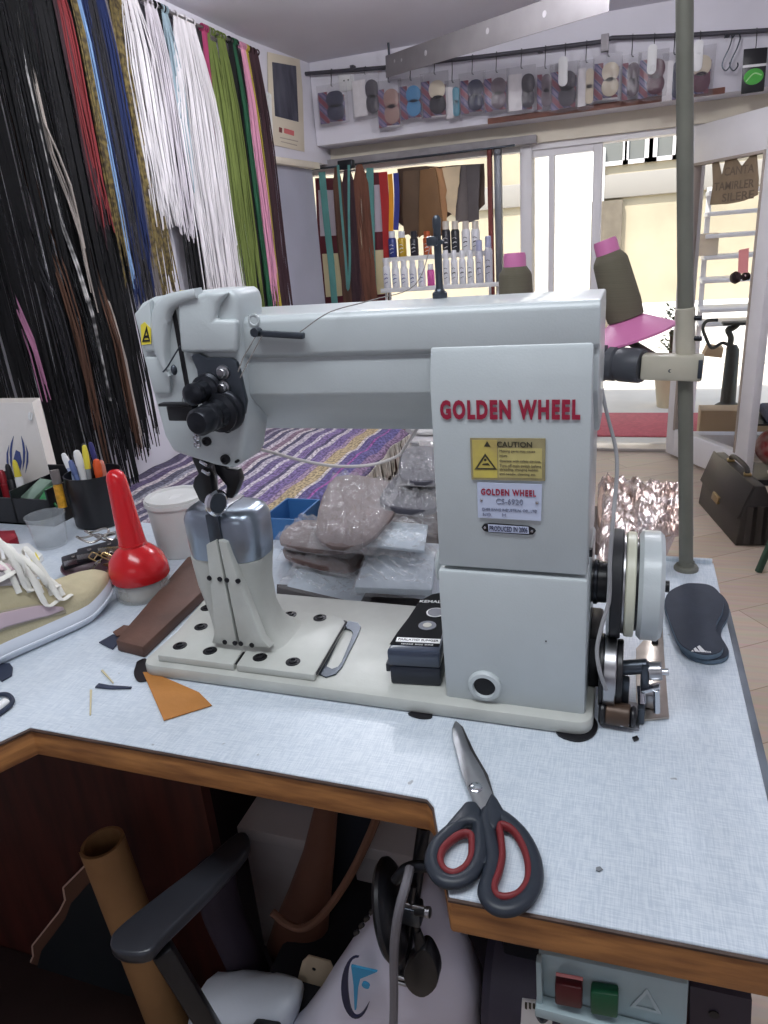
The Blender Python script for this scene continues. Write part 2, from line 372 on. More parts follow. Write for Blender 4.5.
# base plate of the post (two halves) with screws
def plate(px, z0, h): return MB().prism(ats(px, z=z0), (0, 0, h), bev=.0015)
PT = BT+.009
plate([(157, 655), (233, 664.5), (273, 606), (206, 597)], PT, -.009).build('base_plate', m_mach2, sm)
plate([(236, 665), (314, 675), (345, 622), (341, 617), (275, 607)], PT, -.009).build('base_plate', m_mach2, sm)
for px in ((180, 646), (210, 651), (260, 657.5), (293, 662), (290, 615), (320, 618), (201, 627), (207, 608)):
    c = at(*px, z=PT)
    MB().lathe([(.0085, 0), (.0085, .0008), (.0072, .0012), (.0052, .0012), (.0050, .0026), (.0030, .0030), (.0026, .0016), (.0005, .0016)], c, n=20).build('screw', m_screw, sm)
MB().prism(ats([(232.5, 664), (236.5, 665), (276, 607), (272.5, 606)], z=PT-.004), (0, 0, .002)).build('plate_gap', m_black, sm)
MB().prism(ats([(313, 675.5), (317, 675), (347, 623), (344, 622)], z=PT-.004), (0, 0, .003)).build('chipped_edge', m_screw, sm)
# slot beside the plate
def ring_pts(px, z): return ats(px, z=z)
o_ = [(316, 674), (322, 664), (344, 624), (349, 622), (358, 624), (361, 628), (358, 636), (342, 668), (336, 675), (326, 678)]
cxs = sum(p[0] for p in o_)/len(o_); cys = sum(p[1] for p in o_)/len(o_)
i_ = [(cxs+(p[0]-cxs)*.60, cys+(p[1]-cys)*.72) for p in o_]
MB().frame(ring_pts(o_, BT+.0003), ring_pts(i_, BT+.0003), (0, 0, .0016)).build('slot_rim', m_gun, sm)
# post
YP = .052
def post_ring(px0, px1, z, fy, by, n=8, r=.3):
    """rounded rectangle between two photographed side points at height z"""
    x0, x1 = px0, px1; w = x1-x0; d = by-fy
    return [Vector((x, y, z)) for x, y in rrect((x0+x1)/2, (fy+by)/2, w, d, min(w, d)*r, n)]
rs = []
for z, x0, x1, fy, by in ((BT+.008, .066, .166, .038, .128), (BT+.014, .069, .158, .042, .120), (BT+.026, .070, .148, .045, .112), (BT+.05, .067, .142, .046, .108),
                          (T+.10, .060, .142, .046, .106), (T+.125, .0575, .146, .046, .106), (T+.137, .057, .149, .045, .107)):
    rs.append(post_ring(x0, x1, z, fy, by))
mb = MB(); mb.rings(rs); mb.build('post', m_mach2, sm)
rs = []
for z, k in ((T+.1375, 0), (T+.150, -.0015), (T+.184, -.002), (T+.1915, .001), (T+.1955, .006), (T+.197, .014), (T+.1972, .03)):
    rs.append(post_ring(.0565+k, .1500-k, z, .044+k, .109-k, r=.40))
mb = MB(); mb.rings(rs); mb.build('post_cap', m_silver, sm)
MB().box((.107, .0425, T+.180), (.016, .006, .034), bev=.001).build('needle_plate', m_gun, sm)
MB().box((.107, .077, T+.1978), (.014, .052, .002), bev=.0005).build('throat_plate', m_steel, sm)
# tapered front plates of the post
YF = .036
for pl_ in ([(206, 545), (216, 540), (237, 646), (212, 643), (215, 630)], [(218, 540), (226, 543), (238, 578), (262, 640), (270, 648), (240, 646)]):
    MB().prism(ats(pl_, y=YF), (0, .012, 0), bev=.001).build('post_front_plate', m_mach2, sm)
for px in ((209.5, 578), (220, 579), (227, 580), (238, 581), (225, 642), (235, 643), (241, 643.5), (252, 645)):
    c = at(*px, y=YF)
    MB().lathe([(.0030, -.001), (.0030, .0012), (.0022, .0018), (.0006, .0018)], c, (0, -1, 0), n=14).build('post_screw', m_screw, sm)
# column
YC = .014; YU = .024; YB = .150
def xz(px, py, y): v = at(px, py, y=y); return v.x, v.z
mb = MB()
def colsec(pts): return pts
# lower column
a = at(437, 570, y=YC); b = at(588.5, 581, y=YC); c = at(585, 722, y=YC); d = at(446, 704, y=YC)
mb.prism([a, b, (c.x, YC, BT-.004), (d.x, YC, BT-.004)], (0, YB-YC, 0), bev=.004)
mb.build('column_base', m_mach, sm)
# upper column: shoulder bevel and front face as a prism along x
t0 = at(428, 353, y=YU).z; t1 = at(429, 383, y=YC+.001).z; zs = at(438, 568, y=YC).z+.0015
xL0 = at(429, 383, y=YC).x; xR0 = at(592.5, 381, y=YC).x
prof = [(YC+.002, zs), (YC+.001, t1), (YU-.002, t0), (YU, t0+.006), (YB, t0+.006), (YB, zs)]
mb = MB(); mb.prism([(xL0, y, z) for y, z in prof], (xR0-xL0, 0, 0), bev=.0025); mb.build('column', m_mach, sm)
# arm
za = at(600, 301, y=YU).z; top = at(600, 289.5, y=.13).z
zg = at(300, 355, y=YU).z; zl = at(300, 398, y=YU+.006).z; zb_ = at(300, 431, y=.075).z
prof = [(YU, zg+.001), (YU, za-.004), (YU+.004, za+.001), (YU+.022, top), (.138, top), (.150, top-.012), (.150, zb_+.004), (.142, zb_), (.085, zb_), (YU+.008, zl), (YU+.005, zl+.004), (YU+.004, zg-.008), (YU+.0075, zg-.003)]
xa1 = at(601, 300, y=YU).x
mb = MB(); mb.prism([(.150, y, z) for y, z in prof], (xa1-.150, 0, 0), bev=.0018); mb.build('arm', m_mach, sm)
# head
YHd = .016
hp = [(134, 312), (140, 303), (152, 297), (205, 290.5), (230, 290), (236, 293), (238, 305), (241, 360), (246, 428), (242, 458), (237, 467), (230, 469), (214, 466), (172, 453), (163, 436), (150, 388), (140, 352)]
mb = MB(); mb.prism(ats(hp, y=YHd), (0, .052, 0), bev=.008, seg=4); mb.build('head', m_mach, sm)
# raised bulge over the top of the head
hb_ = [(176, 301), (205, 292), (228, 292), (218, 304), (214, 320), (236, 320), (236, 353), (180, 353)]
MB().prism(ats(hb_, y=YHd-.007), (0, .010, 0), bev=.004, seg=3).build('head_bulge', m_mach, sm)
# face plate on the left with its curved cover strip and the take-up slit
fp = [(133, 313), (150, 299), (152, 340), (158, 352), (143, 352)]
MB().prism(ats(fp, y=YHd-.005), (0, .008, 0), bev=.003).build('face_plate', m_mach, sm)
fp = [(143, 357), (160, 357), (166, 372), (170, 378), (170, 394), (153, 394)]
MB().prism(ats(fp, y=YHd-.004), (0, .007, 0), bev=.003).build('face_plate', m_mach, sm)
cs = curve(ats([(196, 293.5), (178, 298), (166, 304), (160, 316), (158.5, 335), (160, 352), (165, 368), (170, 376)], y=YHd-.008), 5)
mb = MB()
rsx = []
for i, p in enumerate(cs):
    t = (cs[min(i+1, len(cs)-1)]-cs[max(i-1, 0)]).normalized(); n_ = Vector((0, 1, 0)).cross(t); k = i/(len(cs)-1)
    w = .0042*(1 if k < .7 else max(.25, 1-(k-.7)/.3)) + .0045*math.exp(-((k-.45)/.3)**2)
    rsx.append([p+n_*w+Vector((0, .012, 0)), p+n_*w, p+n_*(w*.6)+Vector((0, -.002, 0)), p-n_*(w*.6)+Vector((0, -.002, 0)), p-n_*w, p-n_*w+Vector((0, .012, 0))])
mb.rings(rsx); mb.build('cover_strip', m_mach, sm, ang=60)
MB().prism(ats([(170.5, 306), (174, 303), (192, 402), (188, 404)], y=YHd-.001), (0, .003, 0)).build('take_up_slit', m_black, sm)
lv = MB(); lv.tube(curve(ats([(180, 346), (174, 356), (168, 366), (163, 372)], y=YHd-.010), 4), .0008, n=6); c = at(174, 370, y=YHd-.008); lv.ball(c, .004, (.8, .8, 1.3)); lv.build('take_up_lever', m_gun, sm)
m_yel = mat('warning_yellow', (226, 208, 70), .5)
wst = MB().prism(ats([(140.5, 325), (144.5, 322), (151, 329), (151, 344), (141.5, 345)], y=YHd-.0055), (0, .0006, 0)).build('warning_sticker', m_yel, sm)
wt = MB(); wt.frame(ats([(142, 342), (150, 341.5), (146.5, 326)], y=YHd-.0059), ats([(144, 340), (148.5, 339.7), (146.3, 331)], y=YHd-.0059), (0, .0004, 0))
wt.prism(ats([(144.5, 338), (147.7, 337.8), (147.6, 335), (145.6, 335.5)], y=YHd-.0059), (0, .0004, 0)); wt.build('warning_triangle', m_black, wst)
gy = MB().prism(ats([(180, 291.6), (190, 291.2), (183, 294), (176, 295.2)], y=YHd+.001), (0, .0, .0012)); gy.build('top_sticker', m_yel, sm)
# tension plate, dials and guides
YT = YHd-.007
tp = [(190.5, 357), (193, 354), (199, 354), (206, 358), (231, 358), (236, 362), (239, 372), (246, 402), (244, 415), (237, 421), (222, 418), (203, 404), (198, 384), (196.5, 370)]
tpo = MB().prism(ats(tp, y=YT), (0, .006, 0), bev=.0015).build('tension_plate', m_gun, sm)
def dial(name, px, rr, ln_, m):
    c = at(*px, y=YT); prof = []
    for r, z in rr: prof.append((r, z))
    MB().lathe(prof, c, (0, -1, 0), n=28).build(name, m, sm)
dial('tension_dial', (226, 410), [(.021, 0), (.021, .004), (.0195, .006), (.017, .007), (.017, .011), (.019, .012), (.019, .014), (.014, .016), (.012, .024), (.0135, .026), (.0135, .034), (.012, .036), (.013, .037), (.013, .049), (.010, .053), (.003, .054)], 0, m_blkmet)
dial('tension_dial', (210, 388), [(.015, 0), (.015, .003), (.0125, .005), (.0125, .008), (.014, .009), (.014, .011), (.010, .013), (.009, .022), (.0105, .024), (.0105, .032), (.006, .035), (.002, .035)], 0, m_blkmet)
for px in ((224, 372), (224.5, 387)):
    c = at(*px, y=YT); MB().lathe([(.0068, 0), (.0068, .003), (.005, .0035), (.0045, .006), (.0035, .007), (.0005, .0072)], c, (0, -1, 0), n=18).build('thread_guide_screw', m_steel, sm)
k = MB(); a = at(192, 412, y=YT-.012); k.box(a+Vector((-.010, 0, 0)), (.030, .012, .016), bev=.002); k.box(a+Vector((-.014, -.003, .0085)), (.036, .010, .003), bev=.001); k.build('lever_block', m_black, sm)
sp = MB(); pts = []
for i in range(60): 
    q = i/59; c = at(184, 401, y=YT-.004).lerp(at(196, 399, y=YT-.010), q); pts.append(c+Vector((0, math.cos(q*40)*.004, math.sin(q*40)*.004)))
sp.tube(pts, .0006, n=5); sp.build('check_spring', m_steel, sm)
for px, r, m in (((207.5, 441), .0048, m_screw), ((197.5, 437), .004, m_chrome), ((198, 444), .004, m_chrome), ((228, 428), .0048, m_screw), ((226, 459), .0052, m_screw), ((237.5, 461), .0016, m_screw)):
    c = at(*px, y=YHd); MB().lathe([(r, -.002), (r, .003), (r*.6, .0045), (r*.55, .003), (.0003, .003)], c, (0, -1, 0), n=16).build('head_screw', m, sm)
# needle bar, presser foot and roller
YN = .060
MB().cyl(at(214, 462, y=YN), at(216, 492, y=YN), .0028).build('needle_bar', m_steel, sm)
MB().cyl(at(216, 492, y=YN), at(217, 521, y=YN), .0007, n=8).build('needle', m_chrome, sm)
pf = MB()
pf.prism(ats([(191, 458), (200, 451), (214, 452), (224, 458), (222, 464), (211, 462), (206, 470), (210, 478), (213, 494), (209, 508), (199, 501), (192, 486), (194, 478), (198, 474)], y=YN-.018), (0, .012, 0), bev=.002)
pf.build('presser_foot', m_black, sm)
pf = MB(); pf.prism(ats([(212, 458), (220, 460), (226, 469), (237, 470), (240, 481), (235, 494), (232, 499), (225, 498), (226, 486), (216, 474)], y=YN-.006), (0, .012, 0), bev=.002); pf.build('presser_foot', m_black, sm)
for qx in ((204, 463), (206, 472)):
    c = at(*qx, y=YN-.020); MB().box(c, (.010, .004, .004), rot=(0, .5, 0), bev=.0008).build('foot_clip', m_chrome, sm)
c = at(216.5, 503, y=YN-.02); rd = Vector((.93, -.30, 0)).normalized()
MB().lathe([(.0135, -.004), (.0150, -.002), (.0150, .002), (.0125, .004), (.0115, .003), (.0005, .003)], c, rd, n=28).build('roller_foot', m_chrome, sm)
MB().lathe([(.011, 0), (.011, .0004), (.0005, .0005)], c+rd*.0032, rd, n=24).build('roller_face', m_gun, sm)
# rod guide on the arm front, cap hole
rg = MB(); a = at(252, 333, y=YU-.006); b = at(304, 336, y=YU-.006); rg.bar(a, b, .007, .0055, bev=.0012)
rg.cyl(a+Vector((.006, .002, .001)), a+Vector((.006, -.007, .001)), .0042, n=14); rg.build('rod_thread_guide', m_gun, sm)
c = at(254, 320, y=YU); MB().lathe([(.006, -.0004), (.006, .0008), (.0045, .0010), (.004, .0004), (.0003, .0003)], c, (0, -1, 0), n=18).build('plug_cap', m_mach, sm)
# thread pin on the arm
c = at(440, 298, z=top); pt = at(438.5, 215, y=c.y)
pn_ = MB(); pn_.lathe([(.0075, 0), (.0075, .005), (.005, .007), (.0037, .010), (.0037, pt.z-c.z-.012), (.0042, pt.z-c.z-.011), (.0042, pt.z-c.z-.003), (.002, pt.z-c.z)], c, n=16)
pn_.box(c+Vector((-.004, -.005, (pt.z-c.z)*.70)), (.011, .007, .009), bev=.002)
pn_.tube([c+Vector((.0062*math.cos(i*.8), .0062*math.sin(i*.8), (pt.z-c.z)*(.66+.0022*i))) for i in range(20)], .001, n=5); pn_.build('thread_pin', m_gun, sm)
th = MB(); th.tube(curve([at(300, 332, y=YU-.012), at(330, 312, y=YU-.01), at(372, 300, y=.05), at(415, 285, y=.09), c+Vector((-.004, -.004, (pt.z-c.z)*.7))], 6), .0005, n=5)
th.tube([at(262, 336, y=YU-.012), at(248, 362, y=YU-.014), at(240, 378, y=YT-.006)], .0005, n=5); th.tube([at(256, 336, y=YU-.012), at(243, 358, y=YU-.014), at(238, 372, y=YT-.006)], .0005, n=5)
th.build('needle_thread', mat('grey_thread', (128, 122, 118), .7), sm)
# screws in the arm top
for px in ((228, 0),): pass
# lettering and plates on the column
fdir = Vector((1, 0, 0)); fup = Vector((0, .0, 1)); ca = Vector((math.cos(.0), 0, 0))
def col_at(px, py, off=.0): return at(px, py, y=YC+.0005-off)
a = col_at(440, 409); b = col_at(581, 409.5); m_redl = mat('dark_red_print', (150, 30, 58), .5)
tm = MB(); w0 = .118
tm.text('GOLDEN WHEEL', .0260, (a+b)/2, b-a, (0, 0, 1), .0003, bold=.0006, sx=1.)
def fit_text(mb_, ax0, ax1, zc, h):
    bm_ = mb_.bm; xs = [v.co.x for v in bm_.verts]; zs_ = [v.co.z for v in bm_.verts]
    x0, x1, z0, z1 = min(xs), max(xs), min(zs_), max(zs_)
    for v in bm_.verts:
        v.co.x = ax0 + (v.co.x-x0)/(x1-x0)*(ax1-ax0); v.co.z = zc + ((v.co.z-z0)/(z1-z0)-.5)*h
def flat_label(parent, name, px0, px1, pyc, hpx, s_, m, off, bold=0., yoff=0, gap=1.):
    a = col_at(px0, pyc, off); b = col_at(px1, pyc+yoff, off); h = abs(col_at((px0+px1)/2, pyc-hpx/2).z-col_at((px0+px1)/2, pyc+hpx/2).z)
    t_ = MB(); t_.text(s_, .01, ((a.x+b.x)/2, a.y, (a.z+b.z)/2), (1, 0, 0), (0, 0, 1), .00025, bold=bold, gap=gap); fit_text(t_, a.x, b.x, (a.z+b.z)/2, h); return t_.build(name, m, parent)
tm.bm.free()
flat_label(sm, 'brand_lettering', 440, 580.5, 409.5, 20, 'GOLDEN WHEEL', m_redl, .0005, bold=.0005, yoff=.5, gap=1.22)
m_ydirty = mat('aged_yellow_label', (206, 190, 92), .5, col2=(170, 150, 96), scale=40)
m_ytan = mat('dirty_label_frame', (150, 140, 104), .5, var=.15, scale=60)
m_ink = mat('dark_ink', (58, 54, 40), .6); m_ink2 = mat('faded_ink', (118, 110, 84), .6)
def cq(px, off): return [col_at(p[0], p[1], off) for p in px]
cl = MB().prism(cq([(470, 438), (545.5, 438.5), (545, 481), (471.5, 479.5)], .0008), (0, .0009, 0)).build('caution_label', m_ytan, sm)
MB().prism(cq([(472, 440), (497, 440), (497.5, 478), (473.5, 477.5)], .0011), (0, .0004, 0)).build('warning_panel', m_ydirty, cl)
MB().prism(cq([(498, 448), (542, 448.5), (542, 478.5), (498.5, 477.5)], .0011), (0, .0004, 0)).build('warning_text_panel', mat('label_tan', (188, 176, 116), .5, var=.08, scale=50), cl)
flat_label(cl, 'caution_heading', 497, 532, 444.5, 5.5, 'CAUTION', m_ink, .0014, bold=.0001)
for yy, s_, e_ in ((451.5, 'Moving parts may cause', 535), (456, 'injury.', 508), (461.5, 'Operate with safety devices.', 541), (466, 'Turn off main switch before', 541), (470, 'threading, changing bobbin', 538), (474.5, 'and needle, cleaning etc.', 536)):
    flat_label(cl, 'caution_text', 499.5, e_, yy, 3.2, s_, m_ink2, .0014)
tr = MB(); tr.frame(cq([(474.5, 469.5), (497, 469.8), (485, 453.5)], .0015), cq([(477.5, 468), (494, 468.2), (485.2, 456.5)], .0015), (0, .0004, 0))
tr.prism(cq([(482, 465), (490, 465.6), (488, 463.2), (483, 463.6)], .0015), (0, .0004, 0)); c = col_at(485.2, 460, .0015); tr.cyl(c, c+Vector((0, .0004, 0)), .0012, n=12)
tr.prism(cq([(484, 446.5), (490.5, 446.8), (487, 441)], .0015), (0, .0004, 0)); tr.build('warning_symbol', m_ink, cl)
m_blabel = mat('pale_blue_plate', (190, 198, 220), .4)
mp_ = MB().prism(cq([(477, 482.5), (542, 484.5), (541, 521), (478, 517.5)], .0007), (0, .0008, 0)).build('model_plate', m_blabel, sm)
flat_label(mp_, 'brand_text', 481, 536, 492, 6.5, 'GOLDEN WHEEL', m_redl, .0011, bold=.0003, yoff=1.2, gap=1.2)
m_inkb = mat('blue_grey_ink', (120, 126, 148), .6)
flat_label(mp_, 'model_text', 496, 523, 501.5, 5.5, 'CS-6920', m_inkb, .0011, yoff=.6)
flat_label(mp_, 'maker_text', 482, 537, 509.8, 3, 'CHEE SIANG INDUSTRIAL CO., LTD', m_inkb, .0011, yoff=1.2)
flat_label(mp_, 'serial_text', 483, 492, 514.5, 3, 'NO.', m_inkb, .0011); flat_label(mp_, 'serial_text', 502, 506, 515, 3, 'M', m_inkb, .0011)
for px in ((481.5, 500), (537, 502.5)):
    c = col_at(*px, .0007); MB().lathe([(.0016, 0), (.0012, .001), (.0003, .0013)], c, (0, -1, 0), n=12).build('rivet', m_chrome, mp_)
pp = [(481.5, 527.5), (484, 524), (490, 523), (528, 526), (534, 528.5), (536, 531), (533, 534.5), (528, 535), (490, 532.5), (484, 531)]
yp = MB().prism(cq(pp, .0007), (0, .0008, 0)).build('year_plate', m_black, sm)
MB().prism(cq([(488, 524.2), (528.5, 526.8), (529, 534), (488.5, 531.8)], .0009), (0, .0003, 0)).build('plate_face', m_blabel, yp)
flat_label(yp, 'year_text', 489.5, 527.5, 528, 5, 'PRODUCED IN 2006', mat('navy_ink', (50, 54, 84), .6), .0012, bold=.0001, yoff=2.4)
for px in ((485, 527.5), (532, 531)):
    c = col_at(*px, .0007); MB().lathe([(.0016, 0), (.0012, .0012), (.0003, .0015)], c, (0, -1, 0), n=12).build('rivet', m_chrome, yp)
# oil sight on the column foot
c = at(485, 685, y=YC)
MB().lathe([(.0172, -.001), (.0172, .003), (.0155, .005), (.0118, .0056), (.0110, .003), (.0106, -.0005)], c, (0, -1, 0), n=40).build('plug_ring', m_mach, sm)
MB().lathe([(.0112, 0), (.0112, .0022), (.0004, .0026)], c, (0, -1, 0), n=32).build('plug', m_black, sm)
c = at(546, 641, y=YC); MB().cyl(c, c+Vector((0, -.0006, 0)), .0008, n=8).build('paint_chip', m_black, sm)
c = at(437, 575, y=.06); MB().ball(c+Vector((0, .02, .004)), .019, (.30, 1, 1.0)).build('side_cover', m_mach, sm)
# hand wheel assembly on the right
YW = .088; ZW = T+.126
def wheel(name, x0, x1, r, m, bev=.003):
    MB().cyl((x0, YW, ZW), (x1, YW, ZW), r, n=48, bev=bev).build(name, m, sm)
wheel('shaft_bush', .504, .527, .021, m_black, .002); wheel('shaft_collar', .5125, .517, .023, m_blkmet, .001)
wheel('belt_guard', .5265, .5295, .054, m_mach, .0005)
wheel('belt_pulley', .5295, .5400, .055, mat('black_rubber', (30, 31, 36), .55, var=.1), .001)
wheel('pulley_rim', .5400, .5428, .050, m_steel, .0006)
wheel('cream_pulley', .5428, .5520, .0525, mat('cream_enamel', (206, 206, 186), .35), .0012)
wheel('shaft_gap', .5520, .5545, .046, m_black, .0004)
wheel('hand_wheel', .5545, .5775, .0545, m_mach, .004)
MB().cyl((.5775, YW, ZW), (.584, YW, ZW), .006, n=12).build('wheel_screw', m_black, sm)
MB().span((.505, .06, T+.017), (.523, .13, T+.075), bev=.004).build('belt_cover_foot', m_black, sm)
c = at(604, 520, y=.02)
MB().box((xR0+.001, .05, T+.175), (.004, .006, .008), bev=.001).build('side_catch', m_black, sm)

# ================================================================ bobbin winder on the table
bw = thing('bobbin_winder', 'steel bobbin winder with a friction wheel bolted beside the machine hand wheel', 'bobbin winder', tuple(at(640, 700, z=T)))
z = T+.0006
MB().prism(ats([(640, 722), (669, 719), (664, 655), (661, 600), (640, 600), (645, 640), (636, 650), (636, 700)], z=z), (0, 0, .0025), bev=.0006).build('base_plate', mat('dull_brass_steel', (178, 170, 160), .28, metal=.95, var=.12, scale=25), bw)
MB().prism(ats([(600, 724), (639, 731), (640, 705), (604, 698)], z=z), (0, 0, .002), bev=.0005).build('front_plate', m_steel, bw)
c = at(610, 670, y=.052); MB().cyl(c+Vector((-.006, 0, 0)), c+Vector((.006, 0, 0)), .036, n=40, bev=.001).build('friction_wheel', m_steel, bw)
MB().cyl(c+Vector((.006, 0, 0)), c+Vector((.012, 0, 0)), .032, n=40, bev=.001).build('rubber_tyre', m_black, bw)
MB().cyl(c+Vector((-.010, 0, 0)), c+Vector((-.006, 0, 0)), .036, n=40, bev=.001).build('rubber_tyre', m_black, bw)
ax0 = at(619, 668, y=.052); ax1 = at(648, 666, y=.052)
MB().cyl(ax0, ax1, .0075, n=20, bev=.001).build('spindle_housing', m_gun, bw)
b = MB(); b.box(at(645, 675, y=.05), (.008, .012, .028), bev=.002); b.box(at(625, 690, y=.045), (.008, .012, .028), bev=.002); b.build('bracket', m_gun, bw)
MB().cyl(at(648, 671, y=.05), at(662, 671, y=.05), .009, n=20, bev=.001).build('bobbin_hub', m_steel, bw)
MB().cyl(at(660, 672, y=.05), at(669, 672, y=.05), .0035, n=12, bev=.0005).build('spindle_tip', m_chrome, bw)
MB().bar(at(641, 690, y=.045), at(660, 686, y=.045), .010, .004, bev=.001).build('cross_arm', m_chrome, bw)
MB().cyl(at(641, 686, y=.05), at(642, 704, y=.04), .004, n=14).build('stud', m_chrome, bw)
MB().cyl(at(656, 690, y=.04), at(657, 712, y=.04), .0032, n=14).build('adjust_screw', m_chrome, bw)
MB().lathe([(.005, 0), (.005, .004), (.003, .006), (.0005, .006)], at(652, 636, z=T+.003), n=14).build('mount_screw', m_black, bw)
MB().box(at(655, 640, z=T+.004), (.007, .016, .006), bev=.001).build('clip', m_black, bw)
m_br = mat('brown_block', (84, 66, 54), .4, metal=.3, var=.2, scale=30)
MB().cyl(at(606, 712, z=T+.014), at(630, 716, z=T+.014), .0115, n=24, bev=.001).build('brake_drum', m_br, bw)
MB().cyl(at(599, 711, z=T+.014), at(606, 712, z=T+.014), .0125, n=24, bev=.002).build('brake_cap', m_black, bw)
MB().cyl(at(630, 716, z=T+.014), at(636, 717, z=T+.014), .0105, n=24, bev=.002).build('brake_cap', m_black, bw)
MB().lathe([(.003, 0), (.003, .0015), (.0005, .002)], at(622, 723, z=T+.010), (0, -1, .3), n=12).build('drum_screw', m_chrome, bw)
MB().box(at(641, 712, z=T+.010), (.007, .018, .018), bev=.002).build('post_bracket', m_gun, bw)
MB().box(at(650, 700, z=T+.012), (.012, .008, .016), bev=.002).build('post_bracket', m_steel, bw)

# ================================================================ cables at the machine
m_cab = mat('grey_cable', (150, 150, 152), .5); m_wcab = mat('white_cable', (206, 200, 198), .5)
cb = MB(); cb.tube(curve([at(601, 384, y=.16), at(606, 410, y=.14), at(615, 445, y=.12), at(617, 470, y=.08), at(614, 510, y=.03), at(610, 560, y=.018), at(609, 600, y=.015), at(602, 625, y=.01), at(597, 650, y=.004), at(600, 672, y=.0), at(606, 690, y=.004)], 6), .0019, n=8)
tag(cb.build('power_cable', m_cab), 'thin grey cable hanging down the right side of the machine column', 'cable')
cb = MB(); cb.tube(curve([at(259, 449, y=.16), at(275, 453, y=.22), at(300, 460, y=.25), at(335, 466, y=.28), at(370, 465, y=.30), at(396, 457, y=.30), at(406, 446, y=.28), at(416, 430, y=.22), at(424, 418, y=.16)], 6), .0022, n=8)
tag(cb.build('cord', m_wcab), 'thin white cord looping below the machine arm in front of the striped rug', 'cord')

# ================================================================ thread stand
m_pole = mat('grey_green_pole', (112, 112, 102), .45, metal=.2, var=.12, scale=14, bump=.05, bscale=80)
m_pole2 = mat('beige_clamp', (178, 172, 156), .45, var=.08, scale=20)
pb = at(686, 569, z=T); pt = at(684.5, -30, y=pb.y)
ts = thing('thread_stand', 'tall grey metal thread stand pole rising from the back right table corner', 'thread stand', tuple(pb))
MB().cyl(pb, pt, .0094, n=24).build('pole', m_pole, ts)
MB().lathe([(.0165, 0), (.0165, .003), (.0145, .006), (.011, .007), (.0105, .012)], pb, n=24).build('flange', m_pole, ts)
pd = (pt-pb).normalized()
def on_pole(py):
    best = min(range(400), key=lambda i: abs((lambda v: 512-F_PX*v.dot(_u)/v.dot(_f))(pb+(pt-pb)*i/400-CAM)-py)); return pb+(pt-pb)*best/400
s0, s1 = on_pole(372), on_pole(308)
MB().cyl(s0, s1, .0118, n=24, bev=.001).build('clamp_sleeve', m_pole2, ts)
for py in (338, 318):
    c = on_pole(py); MB().cyl(c+Vector((.010, -.004, 0)), c+Vector((.0185, -.007, 0)), .0032, n=10).build('clamp_screw', m_blkmet, ts)
q = on_pole(367); arm_a = q+Vector((.016, -.012, 0)); dirx = Vector((-1, .10, .02)).normalized()
bk = MB(); ck = at(643, 366, y=q.y-.004); bk.bar(q+Vector((.020, -.010, 0)), ck+Vector((-.002, 0, 0)), .026, .032, bev=.003); bk.build('bracket', m_pole2, ts)
MB().span(q+Vector((.013, -.0265, -.011)), q+Vector((.018, -.020, .012)), bev=.0008).build('bracket_slot', m_gun, ts)
c = at(671, 371, y=q.y-.020); MB().lathe([(.006, 0), (.006, .002), (.002, .003), (.0004, .002)], c+Vector((0, .003, 0)), (0, -1, 0), n=16).build('bracket_bolt', m_gun, ts)
kd = (at(600, 363, y=q.y+.02)-ck).normalized(); mb = MB(); prof = [(.021, 0), (.0225, .004), (.0225, .03), (.020, .034), (.0225, .037), (.0225, .046), (.019, .049), (.024, .052), (.024, .062), (.020, .064), (.0235, .067), (.0235, .078), (.015, .085), (.013, .20), (.012, .24)]
mb.lathe(prof, ck, kd, n=28); mb.build('ribbed_boom', mat('dark_grey_plastic', (66, 68, 74), .45), ts)
# the two cones of thread
m_pink = mat('pink_plastic', (206, 120, 168), .4); m_olive = mat('olive_thread', (104, 98, 82), .8, var=.12, scale=3, stretch=(1, 1, 300), bump=.3, bscale=300)
def spool(label, base, top_, r, cone_r):
    ax = (top_-base).normalized(); h = (top_-base).length
    o = thing('thread_spool', label, 'thread spool', tuple(base), 0, 'cones of olive thread behind the machine')
    MB().lathe([(cone_r, 0), (cone_r, .003), (r*1.05, .026), (r*.72, .030), (r*.66, h-.004), (r*.60, h), (r*.45, h), (r*.5, .02)], base, ax, n=32).build('pink_core', m_pink, o)
    MB().lathe([(r*.70, .0265), (r*1.04, .0285), (r*1.10, .05), (r*.98, h-.030), (r*.92, h-.026), (r*.68, h-.018)], base, ax, n=40).build('thread_winding', m_olive, o)
    return o
b1 = at(631, 338, y=.47); t1_ = at(604.5, 240, y=.47)
spool('tilted cone of olive thread with a pink skirt, right of the machine arm', b1, t1_, .0235, .060)
t2_ = at(514.5, 253, y=.47); b2 = Vector((t2_.x+.004, .47, t2_.z-.165))
spool('upright cone of olive thread showing its pink top above the machine arm', b2, t2_, .0235, .040)
# carrier arms under the cones
ca_ = MB(); zc_ = b2.z-.004
ca_.bar(on_pole(372)+Vector((-.008, .008, 0)), b1+Vector((0, 0, -.006)), .014, .006, bev=.001)
ca_.bar(b1+Vector((0, 0, -.006)), b2+Vector((0, 0, -.006)), .014, .006, bev=.001); ca_.build('spool_arm', m_pole, ts)
for b_, t_ in ((b1, t1_), (b2, t2_)):
    ax = (t_-b_).normalized(); MB().cyl(b_-ax*.004, b_-ax*.0005, .022, n=28).build('spool_seat', m_pole, ts)
